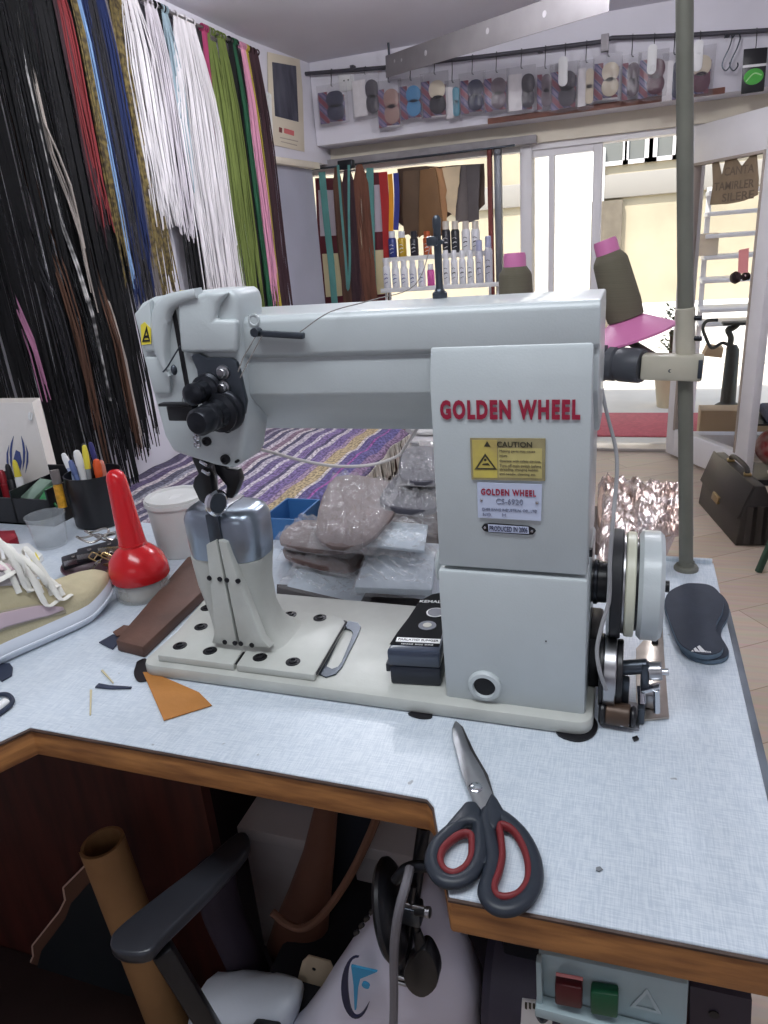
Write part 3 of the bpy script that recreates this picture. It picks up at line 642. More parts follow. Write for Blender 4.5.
# ================================================================ things on the table
m_red = mat('red_plastic', (196, 24, 32), .22, coat=.3)
m_leath_br = mat('brown_leather', (88, 62, 52), .6, var=.25, scale=14, bump=.2, bscale=90)
m_tan = mat('tan_leather', (176, 118, 58), .7, var=.08, scale=20, bump=.15, bscale=200)
m_navy = mat('navy_leather', (44, 52, 72), .6, var=.15, scale=25)
m_white = mat('white_plastic', (226, 226, 226), .4)
m_paper = mat('white_paper', (228, 228, 226), .7, var=.03)
m_film = mat('clear_film', (255, 255, 255), .08, trans=1., ior=1.12, bump=.9, bscale=45)
m_film2 = mat('crinkled_film', (240, 238, 240), .10, alpha=.19, bump=1.0, bscale=70, spec=1., coat=1.)
def lay(pts, z, h, **k): return MB().prism(ats(pts, z=z), (0, 0, h), **k)

# ---- scissors: tip towards the machine, loops over the table edge
sc = thing('scissors', 'black and red handled scissors lying closed at the front edge of the table', 'scissors', tuple(at(475, 786, z=T)))
zS = T+.006
lay([(455, 722), (461, 727), (470, 750), (483, 772), (493, 796), (484, 812), (474, 806), (462, 776), (453, 740), (452, 730)], zS, .0018, bev=.0005).build('blade', m_steel, sc)
lay([(456, 722), (463, 728), (474, 752), (488, 776), (495, 800), (488, 818), (478, 806), (478, 786), (466, 758), (458, 734)], zS-.002, .0018, bev=.0005).build('blade', mat('dark_blade', (110, 106, 106), .3, metal=1., var=.1), sc)
MB().lathe([(.0062, 0), (.0062, .0012), (.0045, .0024), (.0008, .0026)], at(475.5, 788, z=zS+.0018), n=24).build('pivot_screw', m_chrome, sc)
m_hand = mat('dark_blue_black_rubber', (36, 42, 52), .42); m_grip = mat('red_grip', (112, 34, 38), .55)
def loop(px, r, m, name, z, k=5, flat=.8):
    P = ats(px, z=z); n = len(P); out_ = []
    for i in range(n):
        a, b, c, d = P[i-1], P[i], P[(i+1) % n], P[(i+2) % n]
        for j in range(k):
            t = j/k; out_.append(.5*((2*b)+(c-a)*t+(2*a-5*b+4*c-d)*t*t+(3*b-a-3*c+d)*t**3))
    N_ = len(out_); rs = []; ce = sum(out_, Vector())/N_
    for i, p in enumerate(out_):
        t = (out_[(i+1) % N_]-out_[i-1]).normalized(); s_ = t.cross(Vector((0, 0, 1))).normalized(); rr_ = r[i*len(r)//N_] if isinstance(r, list) else r
        rs.append([p + s_*math.cos(q)*rr_ + Vector((0, 0, 1))*math.sin(q)*rr_*flat for q in [2*math.pi*u/12 for u in range(12)]])
    mb = MB(); mb.rings(rs+[rs[0]], cap=False); bmesh.ops.remove_doubles(mb.bm, verts=mb.bm.verts, dist=1e-6); return mb
zH = T+.0075
hl = loop([(478, 822), (480, 838), (479, 858), (470, 875), (455, 882), (440, 878), (432, 862), (437, 845), (452, 830), (464, 820)], .0062, m_hand, 'handle', zH)
hl.prism(ats([(466, 808), (476, 808), (482, 816), (481, 834), (470, 826), (446, 838), (446, 832)], z=zH-.004), (0, 0, .009), bev=.003)
h1 = hl.build('handle', m_hand, sc, ang=60)
loop([(471, 836), (472, 846), (471, 858), (465, 868), (454, 874), (444, 870), (440, 860), (444, 848), (455, 838), (464, 834)], .0030, m_grip, 'grip', zH+.0006, flat=1.5).build('grip', m_grip, h1, ang=60)
hr = loop([(490, 812), (506, 820), (522, 836), (533, 858), (535, 880), (527, 898), (512, 908), (496, 907), (486, 894), (490, 876), (493, 858), (489, 836), (486, 820)], .0064, m_hand, 'handle', zH)
hr.prism(ats([(492, 798), (498, 806), (506, 820), (494, 838), (486, 830), (485, 812)], z=zH-.004), (0, 0, .009), bev=.003)
h2 = hr.build('handle', m_hand, sc, ang=60)
loop([(500, 826), (512, 830), (522, 844), (528, 862), (528, 880), (520, 893), (508, 898), (497, 896), (494, 886), (499, 872), (502, 856), (501, 840)], .0030, m_grip, 'grip', zH+.0006, flat=1.5).build('grip', m_grip, h2, ang=60)
MB().box(at(484, 862, z=zH), (.010, .007, .006), bev=.001).build('stop_pin', m_hand, sc)

# ---- two insoles on the right
m_ins = mat('dark_fabric_insole', (50, 56, 68), .8, var=.08, scale=60, bump=.15, bscale=500); m_foam = mat('grey_blue_foam', (92, 110, 126), .8, var=.06, scale=60, bump=.2, bscale=400)
oi = [(683, 588), (694, 587), (708, 588.5), (717, 594), (723, 605), (722, 616), (717, 626), (716, 636), (720, 644), (723, 652), (718, 658), (705, 660), (690, 656), (679, 648), (673, 636), (668, 622), (664, 608), (668, 596)]
def closed_curve(P, k=4):
    n = len(P); o = []
    for i in range(n):
        a, b, c, d = (Vector(P[q % n]) for q in (i-1, i, i+1, i+2))
        for j in range(k):
            t = j/k; o.append(.5*((2*b)+(c-a)*t+(2*a-5*b+4*c-d)*t*t+(3*b-a-3*c+d)*t**3))
    return o
def insole(label, pts, z, sgn):
    o = thing('insole', label, 'insole', tuple(at(700, 622, z=z)), 0, 'pair of dark insoles')
    cc = closed_curve(ats(pts, z=z))
    MB().prism(cc, (0, 0, .0052), bev=.001).build('foam_base', m_foam, o)
    ce = sum(cc, Vector())/len(cc)
    MB().prism([ce+(p-ce)*.985+Vector((0, 0, .0052)) for p in cc], (0, 0, .0014), bev=.0005).build('fabric_top', m_ins, o); return o
insole('lower dark insole mostly hidden, its grey blue foam edge showing under the top one', [(p[0]+3+max(0, (p[0]-700)*.12), p[1]+5) for p in oi], T+.0005, 0)
it = insole('upper dark insole with a white three bar triangle mark, on the right table edge', oi, T+.0078, 1)
zi = T+.0078+.0067; lg = MB()
for a_ in ([(691, 651.5), (694, 651.6), (692.6, 650)], [(695, 651.6), (699.5, 651.8), (695.5, 647.5), (693.6, 648.8)], [(700.5, 651.8), (706, 652), (699.5, 645.5), (697, 646.8)]):
    lg.prism(ats(a_, z=zi), (0, 0, .0003))
lg.build('logo_mark', m_white, it)
MB().text('adidas', .0055, at(704.5, 651.5, z=zi), (1, .06, 0), (0, 1, 0), .0002).build('logo_lettering', m_white, it)

# ---- black polishing sponge case against the column
ps = thing('polish_sponge', 'black shoe shine sponge in a clear topped case leaning by the machine column', 'shoe polish', tuple(at(415, 680, z=BT)))
px0 = at(392, 681, z=BT); px1 = at(443, 687, z=BT)
X0, X1, Y0, Y1 = px0.x, .3625, px0.y+.0, px0.y+.125
m_pbody = mat('dark_grey_plastic_case', (36, 40, 50), .3)
MB().prism([(X0, Y0, BT), (X1, Y0, BT), (X1, Y0+.136, BT), (X1-.026, Y0+.128, BT), (X1-.036, Y0+.10, BT), (X0+.004, Y0+.035, BT)], (0, 0, .022), bev=.003).build('case_base', m_pbody, ps)
tz = BT+.022
sh = [(X0-.002, Y0+.001), (X1, Y0+.001)] + [(X1, Y0+.142), (X1-.012, Y0+.141), (X1-.026, Y0+.134), (X1-.037, Y0+.118), (X1-.042, Y0+.096), (X1-.046, Y0+.068), (X0+.002, Y0+.030)]
MB().prism([(x, y, tz) for x, y in sh], (0, 0, .020), bev=.003).build('lid', mat('smoky_lid', (58, 66, 82), .18, coat=.5), ps)
lab_z = tz+.0202
lb = MB().prism([((x-(X1-.02))*.93+(X1-.02)-.001, (y-Y0-.06)*.88+Y0+.064, lab_z) for x, y in sh], (0, 0, .0006)).build('label_card', mat('black_label', (14, 15, 20), .75, spec=.2), ps)
tX = X1-.020; t_ = MB(); t_.text('KEMAL TA', .0085, (X1-.0195, Y0+.110, lab_z+.0007), (1, 0, 0), (0, 1, 0), .0002, bold=.00015); t_.build('brand_text', m_white, lb)
MB().box((X1-.026, Y0+.0215, lab_z+.0009), (.048, .0085, .0006)).build('white_band', m_white, lb)
t_ = MB(); t_.text('PARLATICI SUNGER', .0050, (X1-.026, Y0+.0215, lab_z+.0013), (1, 0, 0), (0, 1, 0), .0002, bold=.0001); t_.build('band_text', m_black, lb)
t_ = MB(); t_.text('RENKSIZ  SHOE  SHINE', .0034, (X1-.026, Y0+.0135, lab_z+.0007), (1, 0, 0), (0, 1, 0), .0002); t_.build('small_text', m_white, lb)
c = Vector((X1-.016, Y0+.084, lab_z+.0006)); MB().lathe([(.0105, 0), (.0105, .0006), (.0003, .0006)], c, n=28).build('window_ring', m_white, lb); MB().lathe([(.009, 0.0006), (.009, .0010), (.0003, .0010)], c, n=28).build('window_disc', mat('grey_print', (112, 114, 124), .5), lb)
c = Vector((X1-.021, Y0+.054, lab_z+.0006)); MB().lathe([(.0100, 0), (.0100, .0005), (.0003, .0005)], c, n=28).build('seal_ring', mat('grey_print', (112, 114, 124), .5), lb); MB().lathe([(.0050, 0.0005), (.0050, .0010), (.0003, .0010)], c, n=28).build('seal_disc', mat('pale_print', (190, 186, 176), .5), lb)
MB().box((X0-.003, Y0+.012, BT+.016), (.005, .010, .010), bev=.001).build('hinge_tab', m_pbody, ps)

pr = Matrix.Translation(Vector((X1, Y0, 0))-ps.location) @ Matrix.Rotation(.11, 4, 'Z') @ Matrix.Translation(ps.location-Vector((X1, Y0, 0)))
for ch_ in ps.children:
    ch_.data.transform(pr)
    for c2_ in ch_.children: c2_.data.transform(pr)
# ---- scraps
def scrap(px, m, label, name='leather_scrap', h=.0015, cat='scrap'):
    return tag(lay(px, T+.0008, h, bev=.0002, seg=1).build(name, m), label, cat)
scrap([(143, 673), (152, 673), (176, 683), (199, 693), (212, 706), (164, 721)], m_tan, 'tan leather offcut poking out from the front left corner of the machine bed')
scrap([(95, 688), (99, 684), (110, 686), (132, 687.5), (131, 689), (112, 689.5)], m_navy, 'slim navy pointed offcut lying left of the tan offcut')
scrap([(99, 643), (113, 635), (124, 637), (113, 650)], m_navy, 'small navy square offcut under the end of the brown leather strip')
tag(lay([(113, 633), (124, 626), (131, 627), (128, 636), (117, 637)], T+.0026, .002, bev=.0005).build('leather_scrap', m_leath_br), 'small brown crumpled offcut on top of the navy square', 'scrap')
scrap([(0, 664), (10, 664), (13, 668), (12, 676), (2, 682), (-6, 676)], m_navy, 'ragged navy offcut at the left, in front of the sneaker sole')
scrap([(90, 690), (92.2, 690), (91.2, 715), (89.6, 716)], mat('straw', (196, 184, 150), .7), 'straight pale straw lying beside the slim navy offcut', 'straw', .001, 'straw')
scrap([(101, 671), (103, 670), (114, 683), (113, 684)], mat('straw', (196, 184, 150), .7), 'short pale straw behind the slim navy offcut', 'straw', .001, 'straw')
scrap([(632, 738.5), (637, 737), (639, 740), (634, 742)], m_black, 'tiny black crumb in front of the bobbin winder', 'crumb', .002, 'crumb')
scrap([(596, 868), (600, 867), (603, 870), (599, 872), (596, 871)], mat('dust', (120, 124, 128), .8), 'tiny grey fluff on the table right of the scissors', 'fluff', .001, 'fluff')
# white clip with a dark cover at the left border
kp = thing('thread_clipper', 'small white clipper with a dark cover cut by the left border of the photo', 'clipper', tuple(at(0, 705, z=T)))
MB().tube(curve(ats([(-14, 716), (0, 707), (6, 702)], z=T+.006), 5), .0055, n=10).build('white_body', m_white, kp)
MB().tube(curve(ats([(-14, 697), (0, 694.5), (8, 695), (12, 699), (11, 704), (4, 710), (-14, 722)], z=T+.004), 5), .0028, n=8).build('dark_cover', m_navy, kp)

# ---- long brown leather strip left of the bed
st = thing('leather_strip', 'long brown leather covered slat lying left of the machine bed', 'slat', tuple(at(150, 630, z=T)))
MB().prism(ats([(118, 651), (145, 658), (209, 596), (206, 560), (189, 566)], z=T+.0005), (0, 0, .016), bev=.002).build('slat', m_leath_br, st)

# ---- red capped glue pot
gp_c = (at(116, 594, z=T)+at(174, 594, z=T))/2; gR = .040
gb = thing('glue_pot', 'glue pot with a red domed cap and long red nozzle on a clear base', 'glue pot', tuple(gp_c))
m_pot = mat('cloudy_glass', (206, 208, 206), .10, alpha=.38, coat=1.)
MB().lathe([(gR-.002, .0006), (gR, .003), (gR, .030), (gR-.004, .036), (gR-.006, .036), (gR-.003, .029), (gR-.003, .006), (.001, .005)], gp_c, n=36).build('glass_base', m_pot, gb)
MB().lathe([(.001, .0052), (gR-.0045, .0058), (gR-.0045, .019), (.001, .020)], gp_c, n=32).build('glue', mat('amber_glue', (164, 142, 112), .4, var=.2), gb)
axn = Vector((-.14, .03, 1)).normalized()
tipc = at(124, 472, y=gp_c.y+.0)
base_ = gp_c+Vector((0, 0, .032)); hN = .158
MB().lathe([(gR+.001, -.002), (gR+.003, .001), (gR+.0025, .016), (gR-.002, .030), (gR-.013, .042), (gR-.021, .048), (.0195, .052)], base_, (-.06, 0, 1), n=40).build('cap', m_red, gb)
MB().lathe([(.0205, .048), (.0192, .056), (.0150, .13), (.0140, .148), (.0115, .156), (.006, .1605), (.0005, .161)], base_, (-.085, .05, 1), n=32).build('nozzle', m_red, gb)

# ---- white tub behind it
tu = at(193, 563, z=T); tc_ = tu+Vector((-.045, .047, 0)); tR = .050
wt_ = thing('plastic_tub', 'cloudy white plastic tub without a lid behind the red glue pot', 'tub', tuple(tc_))
m_milky = mat('milky_plastic', (234, 234, 232), .35, trans=.25, var=.06, scale=12)
MB().lathe([(tR*.84, .0006), (tR*.87, .004), (tR*.98, .088), (tR*1.04, .089), (tR*1.04, .096), (tR*.97, .096), (tR*.93, .090), (tR*.81, .006), (.001, .005)], tc_, n=40).build('tub_wall', m_milky, wt_)
MB().lathe([(tR*.985, .0965), (tR*.985, .1), (tR*.80, .101), (tR*.78, .098), (.001, .096)], tc_, n=40).build('inner_rim', m_milky, wt_)
# grey crumpled rag under the strip end
# ---- blue open box and the small thing behind the post
bx0 = at(268, 548, z=T); bl = thing('blue_crate', 'small blue open plastic box behind the machine post', 'box', (bx0.x+.0, bx0.y+.05, T))
m_blue = mat('blue_plastic', (60, 110, 164), .45, var=.06)
bxc = at(284, 545, z=T); w_, d_, h_ = .062, .075, .05
bc = bxc+Vector((0, .055, 0)); mb = MB()
mb.span(bc+Vector((-w_/2, -d_/2, .0006)), bc+Vector((w_/2, d_/2, .003)))
for s_ in (-1, 1):
    mb.span(bc+Vector((s_*w_/2-.0015, -d_/2, .003)), bc+Vector((s_*w_/2+.0015, d_/2, h_)))
mb.span(bc+Vector((-w_/2+.0015, d_/2-.003, .003)), bc+Vector((w_/2-.0015, d_/2, h_))); mb.span(bc+Vector((-w_/2+.0015, -d_/2, .003)), bc+Vector((w_/2-.0015, -d_/2+.003, h_*.8)))
mb.build('box_shell', m_blue, bl)
c = at(312, 541, z=T+.004); mb = MB(); mb.tube([c+Vector((.016*math.cos(q), .016*math.sin(q), 0)) for q in [i*2*math.pi/24 for i in range(25)]], .0032, n=8)
tag(mb.build('tape_roll', mat('magenta_plastic', (204, 60, 140), .4)), 'magenta ring lying beside the blue box', 'ring')

# ---- packets of insoles in clear film on the table behind the machine
m_pinkgrey = mat('pink_grey_insole', (112, 98, 96), .8, var=.1, scale=40, bump=.15, bscale=300); m_greyins = mat('charcoal_insole', (66, 65, 74), .8, var=.08, scale=40, bump=.15, bscale=300)
m_palec = mat('pale_card', (196, 210, 220), .6); m_brownins = mat('brown_insole', (104, 84, 80), .8, var=.1, scale=40); m_copper = mat('copper_lining', (158, 128, 112), .45, var=.2, scale=22)
m_foil = mat('silver_copper_foil', (214, 204, 202), .26, metal=.75, alpha=.85, bump=.5, bscale=28, col2=(190, 160, 146), scale=20)
def packet(px, z, h, m, label, inner=.80, tilt=0., film_h=.008, lobes=True, seed=0):
    P = ats(px, z=z); ce = sum(P, Vector())/len(P)
    o = thing('insole_packet', label, 'packet', tuple(ce), 0, 'film wrapped packets behind the machine')
    rnd = random.Random(seed)
    inn = closed_curve([ce+(p-ce)*inner for p in P], 5) if lobes else [ce+(p-ce)*inner for p in P]
    MB().prism([p+Vector((0, 0, .0010)) for p in inn], (0, 0, h), bev=min(.002, h*.3)).build('insole', m, o)
    # wrinkled film draped over and around it
    mb = MB(); A, Bq, Cq, Dq = P[0], P[1], P[2], P[3]
    def fn(u, v):
        p = A.lerp(Bq, u).lerp(Dq.lerp(Cq, u), v); e = min(u, 1-u, v, 1-v)
        k = min(1, e/.10); zz = z + .0006 + (h+.0022)*k*k*(3-2*k)
        w1 = noise.noise(Vector((u*3+seed, v*3, seed)))*1.5
        zz += ((1-abs(noise.noise(Vector((u*5+w1+seed*3.1, v*5-w1, seed)))))**4*.010 + (1-abs(noise.noise(Vector((u*11-w1, v*9+w1, seed+4)))))**6*.005 + .001)*min(1, e/.05)
        return Vector((p.x, p.y, zz))
    mb.grid(fn, 46, 46); mb.build('film', m_foil if seed > 8 else m_film2, o, ang=50); return o
z1 = T+.0006
packet([(276, 590), (368, 612), (385, 580), (300, 556)], z1, .003, m_palec, 'lowest flat packet with a pale card, nearest the machine bed', .8, lobes=False, seed=1)
packet([(276, 560), (352, 580), (372, 556), (296, 534)], z1+.012, .008, m_brownins, 'packet with a brown insole lying under the shiny front packet', seed=2)
packet([(270, 548), (350, 560), (378, 536), (300, 520)], z1+.034, .007, m_pinkgrey, 'puffy front packet with a pinkish grey insole beside the blue box', seed=3)
packet([(350, 596), (436, 600), (440, 556), (366, 552)], z1+.016, .010, m_palec, 'stack of pale blue cards in film left of the machine column', .9, lobes=False, seed=4)
packet([(306, 548), (372, 556), (412, 488), (332, 474)], z1+.058, .007, m_pinkgrey, 'long packet with pinkish insoles stretching back towards the rug', seed=5)
packet([(352, 552), (436, 562), (440, 524), (372, 518)], z1+.042, .005, m_palec, 'crinkled empty film packet in front of the charcoal one', .7, lobes=False, seed=6)
packet([(372, 512), (440, 520), (446, 482), (398, 476)], z1+.062, .010, m_greyins, 'packet with a charcoal insole leaning against the machine column', seed=7)
packet([(396, 486), (444, 488), (446, 450), (402, 450)], z1+.088, .008, m_greyins, 'rearmost packet with grey insoles at the top of the pile', seed=8)
packet([(596, 564), (664, 562), (692, 500), (598, 484)], z1+.002, .020, m_copper, 'silver and copper lined packet right of the column behind the hand wheel', seed=9)
packet([(636, 540), (694, 536), (692, 490), (630, 480)], z1+.040, .002, m_copper, 'loose shiny film packet lying against the stand pole', seed=10)
# back table carrying the pile
bt_ = thing('side_table', 'low dark side table carrying the film packets behind the machine', 'table', (.28, .56, 0))
MB().span((-.02, .480, T-.045), (.60, .645, T), bev=.003).build('table_top', mat('dark_table_top', (70, 54, 48), .6, var=.2), bt_)
for sx in (.0, .56):
    for sy in (.49, .60): MB().span((sx, sy, 0), (sx+.035, sy+.035, T-.045)).build('leg', mat('dark_table_top', (70, 54, 48), .6), bt_)
tag(lay([(277, 586), (277, 597), (340, 612), (424, 622), (426, 602), (350, 590)], T+.0008, .0035, bev=.0008).build('rubber_strip', mat('dark_rubber_strip', (46, 42, 44), .7)), 'dark rubber strip lying between the machine bed and the packets', 'strip')

# ---- sneaker at the left
m_suede = mat('beige_suede', (190, 180, 148), .85, var=.06, scale=30, bump=.25, bscale=250); m_sole = mat('white_rubber', (214, 220, 230), .45)
m_pinkp = mat('pale_pink_patent', (196, 176, 184), .3); m_greyf = mat('grey_mesh', (176, 170, 172), .8, bump=.2, bscale=300); m_lace = mat('white_lace', (228, 226, 218), .8, bump=.3, bscale=400)
toe = at(113, 603, z=T); heel_dir = (at(0, 655, z=T)-at(94, 618, z=T)).normalized()
sd = Vector((-.72, -.69, 0)).normalized()     # toe -> heel
a_near = at(0, 663, z=T); a_toe = at(108, 609, z=T)
sd = (a_near-a_toe); sd.z = 0; sd.normalize(); sn = Vector((-sd.y, sd.x, 0))
if sn.dot(CAM-a_toe) > 0: sn = -sn        # sn points away from the camera side
SL = .285
sk_ = thing('sneaker', 'beige suede sneaker with white laces and white sole cut by the left border', 'shoe', tuple(a_toe+sd*.12+sn*.04))
def sole_w(t):    # half widths near side, far side at t (0 toe .. 1 heel)
    w = .047*math.sqrt(max(0, 1-((t-.30)/.31)**2)) if t < .30 else .047-.010*min(1, (t-.30)/.30)+.004*max(0, (t-.65)/.35)
    if t > .9: w *= math.sqrt(max(0, 1-((t-.9)/.105)**2))
    return w
O = a_toe + sn*.028 - sd*.024
def sp_(t, s_, z): return O + sd*(t*SL) + sn*(s_) + Vector((0, 0, z))
NT = 40
ts_ = [.5-.5*math.cos(math.pi*(i/NT)) for i in range(NT+1)]
def sole_ring(t, z, grow=0):
    return [sp_(t, -sole_w(t)-grow, z), sp_(t, sole_w(t)+grow, z)]
def sole_out(grow=0., z=0.):
    lst = [sp_(t, -(sole_w(t)+grow), z + .014*max(0, .2-t)/.2) for t in ts_]+[sp_(t, sole_w(t)+grow, z+.014*max(0, .2-t)/.2) for t in reversed(ts_[1:-1])]; return lst
mb = MB(); mb.rings([sole_out(-.004, .0006), sole_out(0, .004), sole_out(.002, .012), sole_out(.0015, .022), sole_out(-.002, .029), sole_out(-.012, .030)]); mb.build('sole', m_sole, sk_, ang=50)
mb = MB(); mb.rings([sole_out(.0025, .009), sole_out(.0040, .010), sole_out(.0040, .0125), sole_out(.0025, .0135)], cap=False); mb.build('sole_stripe', m_sole, sk_)
def upper_h(t):
    pts_ = [(0, .031), (.03, .038), (.10, .045), (.22, .053), (.32, .068), (.45, .104), (.58, .122), (.70, .120), (.85, .112), (.97, .118), (1, .118)]
    for (a, ha), (b, hb2) in zip(pts_, pts_[1:]):
        if a <= t <= b: return ha+(hb2-ha)*(t-a)/(b-a)
    return .1
rs = []
for t in ts_[1:-1]:
    w = sole_w(t)*.97; h = upper_h(t)-.026; ring = []
    for j in range(17):
        a = math.pi*j/16; cx_, sz = math.cos(a), math.sin(a)
        ww = w*(1 if t < .4 else 1)
        ring.append(sp_(t, -ww*math.copysign(abs(cx_)**.6, cx_)*(1-.18*sz*(t > .3)), .027+.012*max(0, .2-t)/.2+h*sz**.75))
    rs.append(ring)
mb = MB(); mb.rings(rs); up_ = mb.build('suede_upper', m_suede, sk_, ang=60)
def on_upper(t, j, off=.002):
    w = sole_w(t)*.97; h = upper_h(t)-.026; a = math.pi*j; cx_, sz = math.cos(a), math.sin(a)
    return sp_(t, -(w+off)*math.copysign(abs(cx_)**.6, cx_)*(1-.18*sz*(t > .3)), .027+(h+off)*sz**.75)
def patch(u0, u1, v0, v1, m, name, parent, off=.0022, th=.002, shape=None):
    mb = MB()
    def fn(u, v):
        t = u0+(u1-u0)*u; j = v0+(v1-v0)*v
        if shape: t, j = shape(u, v)
        return on_upper(t, j, off)
    mb.grid(fn, 14, 10, thick=th); return mb.build(name, m, parent, ang=70)
patch(.34, .80, .05, .20, m_pinkp, 'side_stripe', sk_, shape=lambda u, v: (.335+.5*u, .028+.022*u+(.062-.01*u)*v*(1 if u > .12 else .35+u*5.4)+(0 if u > .12 else .018*(1-u/.12))))
patch(.34, .80, .03, .20, mat('grey_suede', (168, 160, 140), .85, var=.06, scale=30), 'stripe_backing', sk_, off=.0008, th=.001, shape=lambda u, v: (.325+.52*u, .018+.022*u+(.082-.01*u)*v*(1 if u > .12 else .35+u*5.4)))
patch(.42, .92, .24, .44, m_greyf, 'mesh_quarter', sk_, off=.0015)
patch(.44, .60, .36, .47, mat('pink_check_lining', (216, 190, 196), .8, var=.15, scale=260), 'tongue_lining', sk_, off=.006)
lm = MB()
def lace(pts, r=.0042): 
    cs = curve(pts, 6); rs = []
    for i, p in enumerate(cs):
        t = (cs[min(i+1, len(cs)-1)]-cs[max(i-1, 0)]).normalized(); n1 = t.cross(Vector((.2, -.4, 1)).normalized()).normalized(); n2 = t.cross(n1)
        rs.append([p+n1*r*math.cos(q)+n2*r*.38*math.sin(q) for q in [i_*math.pi/4 for i_ in range(8)]])
    lm.rings(rs)
laces_ = []
for k in range(5):
    t = .31+.045*k
    lm = MB(); lace([on_upper(t, .18, .003), on_upper(t+.005, .32, .007+.005*(k % 2)), on_upper(t+.014, .5, .010), on_upper(t+.02, .68, .005), on_upper(t+.022, .80, .003)], .0038); lm.build('lace', m_lace, sk_, ang=60)
for k, (a, b, hgt) in enumerate(((.34, .15, .034), (.41, .10, .026), (.46, .20, .040), (.37, .24, .018), (.44, .30, .030))):
    p0 = on_upper(a+.04, .5, .008); p3 = on_upper(a, b, .006)
    lm = MB(); lace([p0, p0+Vector((0, 0, hgt))-sn*.012, p0.lerp(p3, .5)-sn*(.012+.004*k)+Vector((0, 0, hgt*.6)), p3-sn*.004, p3-sd*.02+sn*.004-Vector((0, 0, .006))], .0036); lm.build('lace_loop', m_lace, sk_, ang=60)
lm = MB(); q = on_upper(.5, .3, .01); lace([on_upper(.42, .45, .01), q, on_upper(.6, .24, .008), on_upper(.78, .22, .006)], .0045); lm.build('lace_end', m_lace, sk_, ang=60)
# second white shoe toe just behind it
c = at(111, 577, z=T); w2 = thing('white_shoe', 'white shoe toe peeking out between the beige sneaker and the glue pot', 'shoe', tuple(c))
cc = at(112, 588, z=T+.0); mb = MB(); mb.ball(cc+Vector((-.006, .012, .010)), .018, (1.35, .62, .55), rot=(0, 0, .55), u=28, v=16)
for v in mb.bm.verts: v.co.z = max(v.co.z, T+.0008)
mb.build('toe_cap', m_sole, w2, ang=60)

# ---- pens in the black holder and the organiser
hb0 = at(62, 531, z=T); hb1 = at(108, 530, z=T)
hc = at(88, 512, z=T); hR = .050
hc = at(86, 531, z=T)+Vector((0, .05, 0))
ph = thing('pen_holder', 'round black pen holder crammed with pens in front of the paper bag', 'pen holder', tuple(hc))
MB().lathe([(.046, .0006), (.050, .004), (.052, .098), (.0525, .101), (.0505, .101), (.047, .006), (.001, .005)], hc, n=40).build('cup', m_black, ph)
m_clr = mat('clear_pen_plastic', (214, 220, 224), .15, trans=.6, ior=1.3)
def pen(px_top, off, label, mbody, mcap, r=.0048, tip=.03, ln_=None, capm=True, name='pen'):
    base = hc+Vector((off[0], off[1], .010)); tp_ = at(px_top[0], px_top[1], y=base.y+.012)
    ax = (tp_-base); h = ax.length
    o = thing(name, label, 'pen', tuple(base), 0, 'pens in the black holder')
    MB().lathe([(r*.4, 0), (r, .012), (r, h-tip), (r*.9, h-tip+.0005), (.0003, h-tip+.0006)], base, ax, n=14).build('barrel', mbody, o)
    MB().lathe([(.0003, h-tip), (r*1.12, h-tip), (r*1.12, h-tip*.35), (r*.8, h-.002), (r*.3, h)], base, ax, n=14).build('cap', mcap, o)
W_ = m_white
pen((63, 453), (-.026, -.004), 'pale blue clear pen with a small white tip, leftmost in the holder', mat('pale_blue_pen', (170, 184, 212), .4), mat('white_cap', (230, 230, 230), .4), .0052)
pen((70, 460), (-.016, -.010), 'slate blue pen standing just right of the leftmost pen', mat('slate_pen', (110, 128, 176), .4), mat('slate_cap', (96, 112, 160), .4), .0050)
pen((76, 450), (-.006, -.014), 'thick white marker standing in the middle of the holder', m_white, m_white, .0066)
pen((84, 445), (.002, -.020), 'clear pen with a yellow band below a dark cap', m_clr, m_yel, .0050, .045)
pen((83, 443), (.000, .010), 'dark capped pen behind the yellow banded one', m_blkmet, m_black, .0042)
pen((90, 442), (.010, .012), 'navy pen rising highest at the back right of the holder', mat('navy_pen', (50, 50, 110), .4), mat('navy_pen', (50, 50, 110), .4), .0045)
pen((88, 462), (.010, -.018), 'black pen with a white ring between the yellow and orange pens', m_black, m_black, .0046)
pen((96, 459), (.020, -.012), 'orange pen standing at the right side of the holder', mat('orange_pen', (214, 84, 36), .4), mat('orange_pen', (214, 84, 36), .4), .0068)
pen((101, 460), (.030, -.004), 'reddish clear pen at the far right of the holder', mat('salmon_pen', (196, 120, 104), .3), mat('salmon_pen', (196, 120, 104), .3), .0046)
# glue tube leaning at the front of the holder
c0 = at(63, 508, y=hc.y-.058); c1_ = at(54, 470, y=hc.y-.050)
gl = thing('glitter_tube', 'clear slim tube with amber filling leaning on the front of the pen holder', 'tube', tuple(c0))
ax = c1_-c0; MB().lathe([(.0003, 0), (.008, .001), (.008, ax.length*.62), (.0003, ax.length*.63)], c0, ax, n=16).build('amber_filling', mat('amber', (196, 142, 40), .3, var=.3, scale=120), gl)
MB().lathe([(.0003, ax.length*.635), (.0084, ax.length*.635), (.0084, ax.length), (.0003, ax.length*1.01)], c0, ax, n=16).build('clear_cap', mat('smoky_cap', (130, 122, 120), .2, trans=.4), gl)
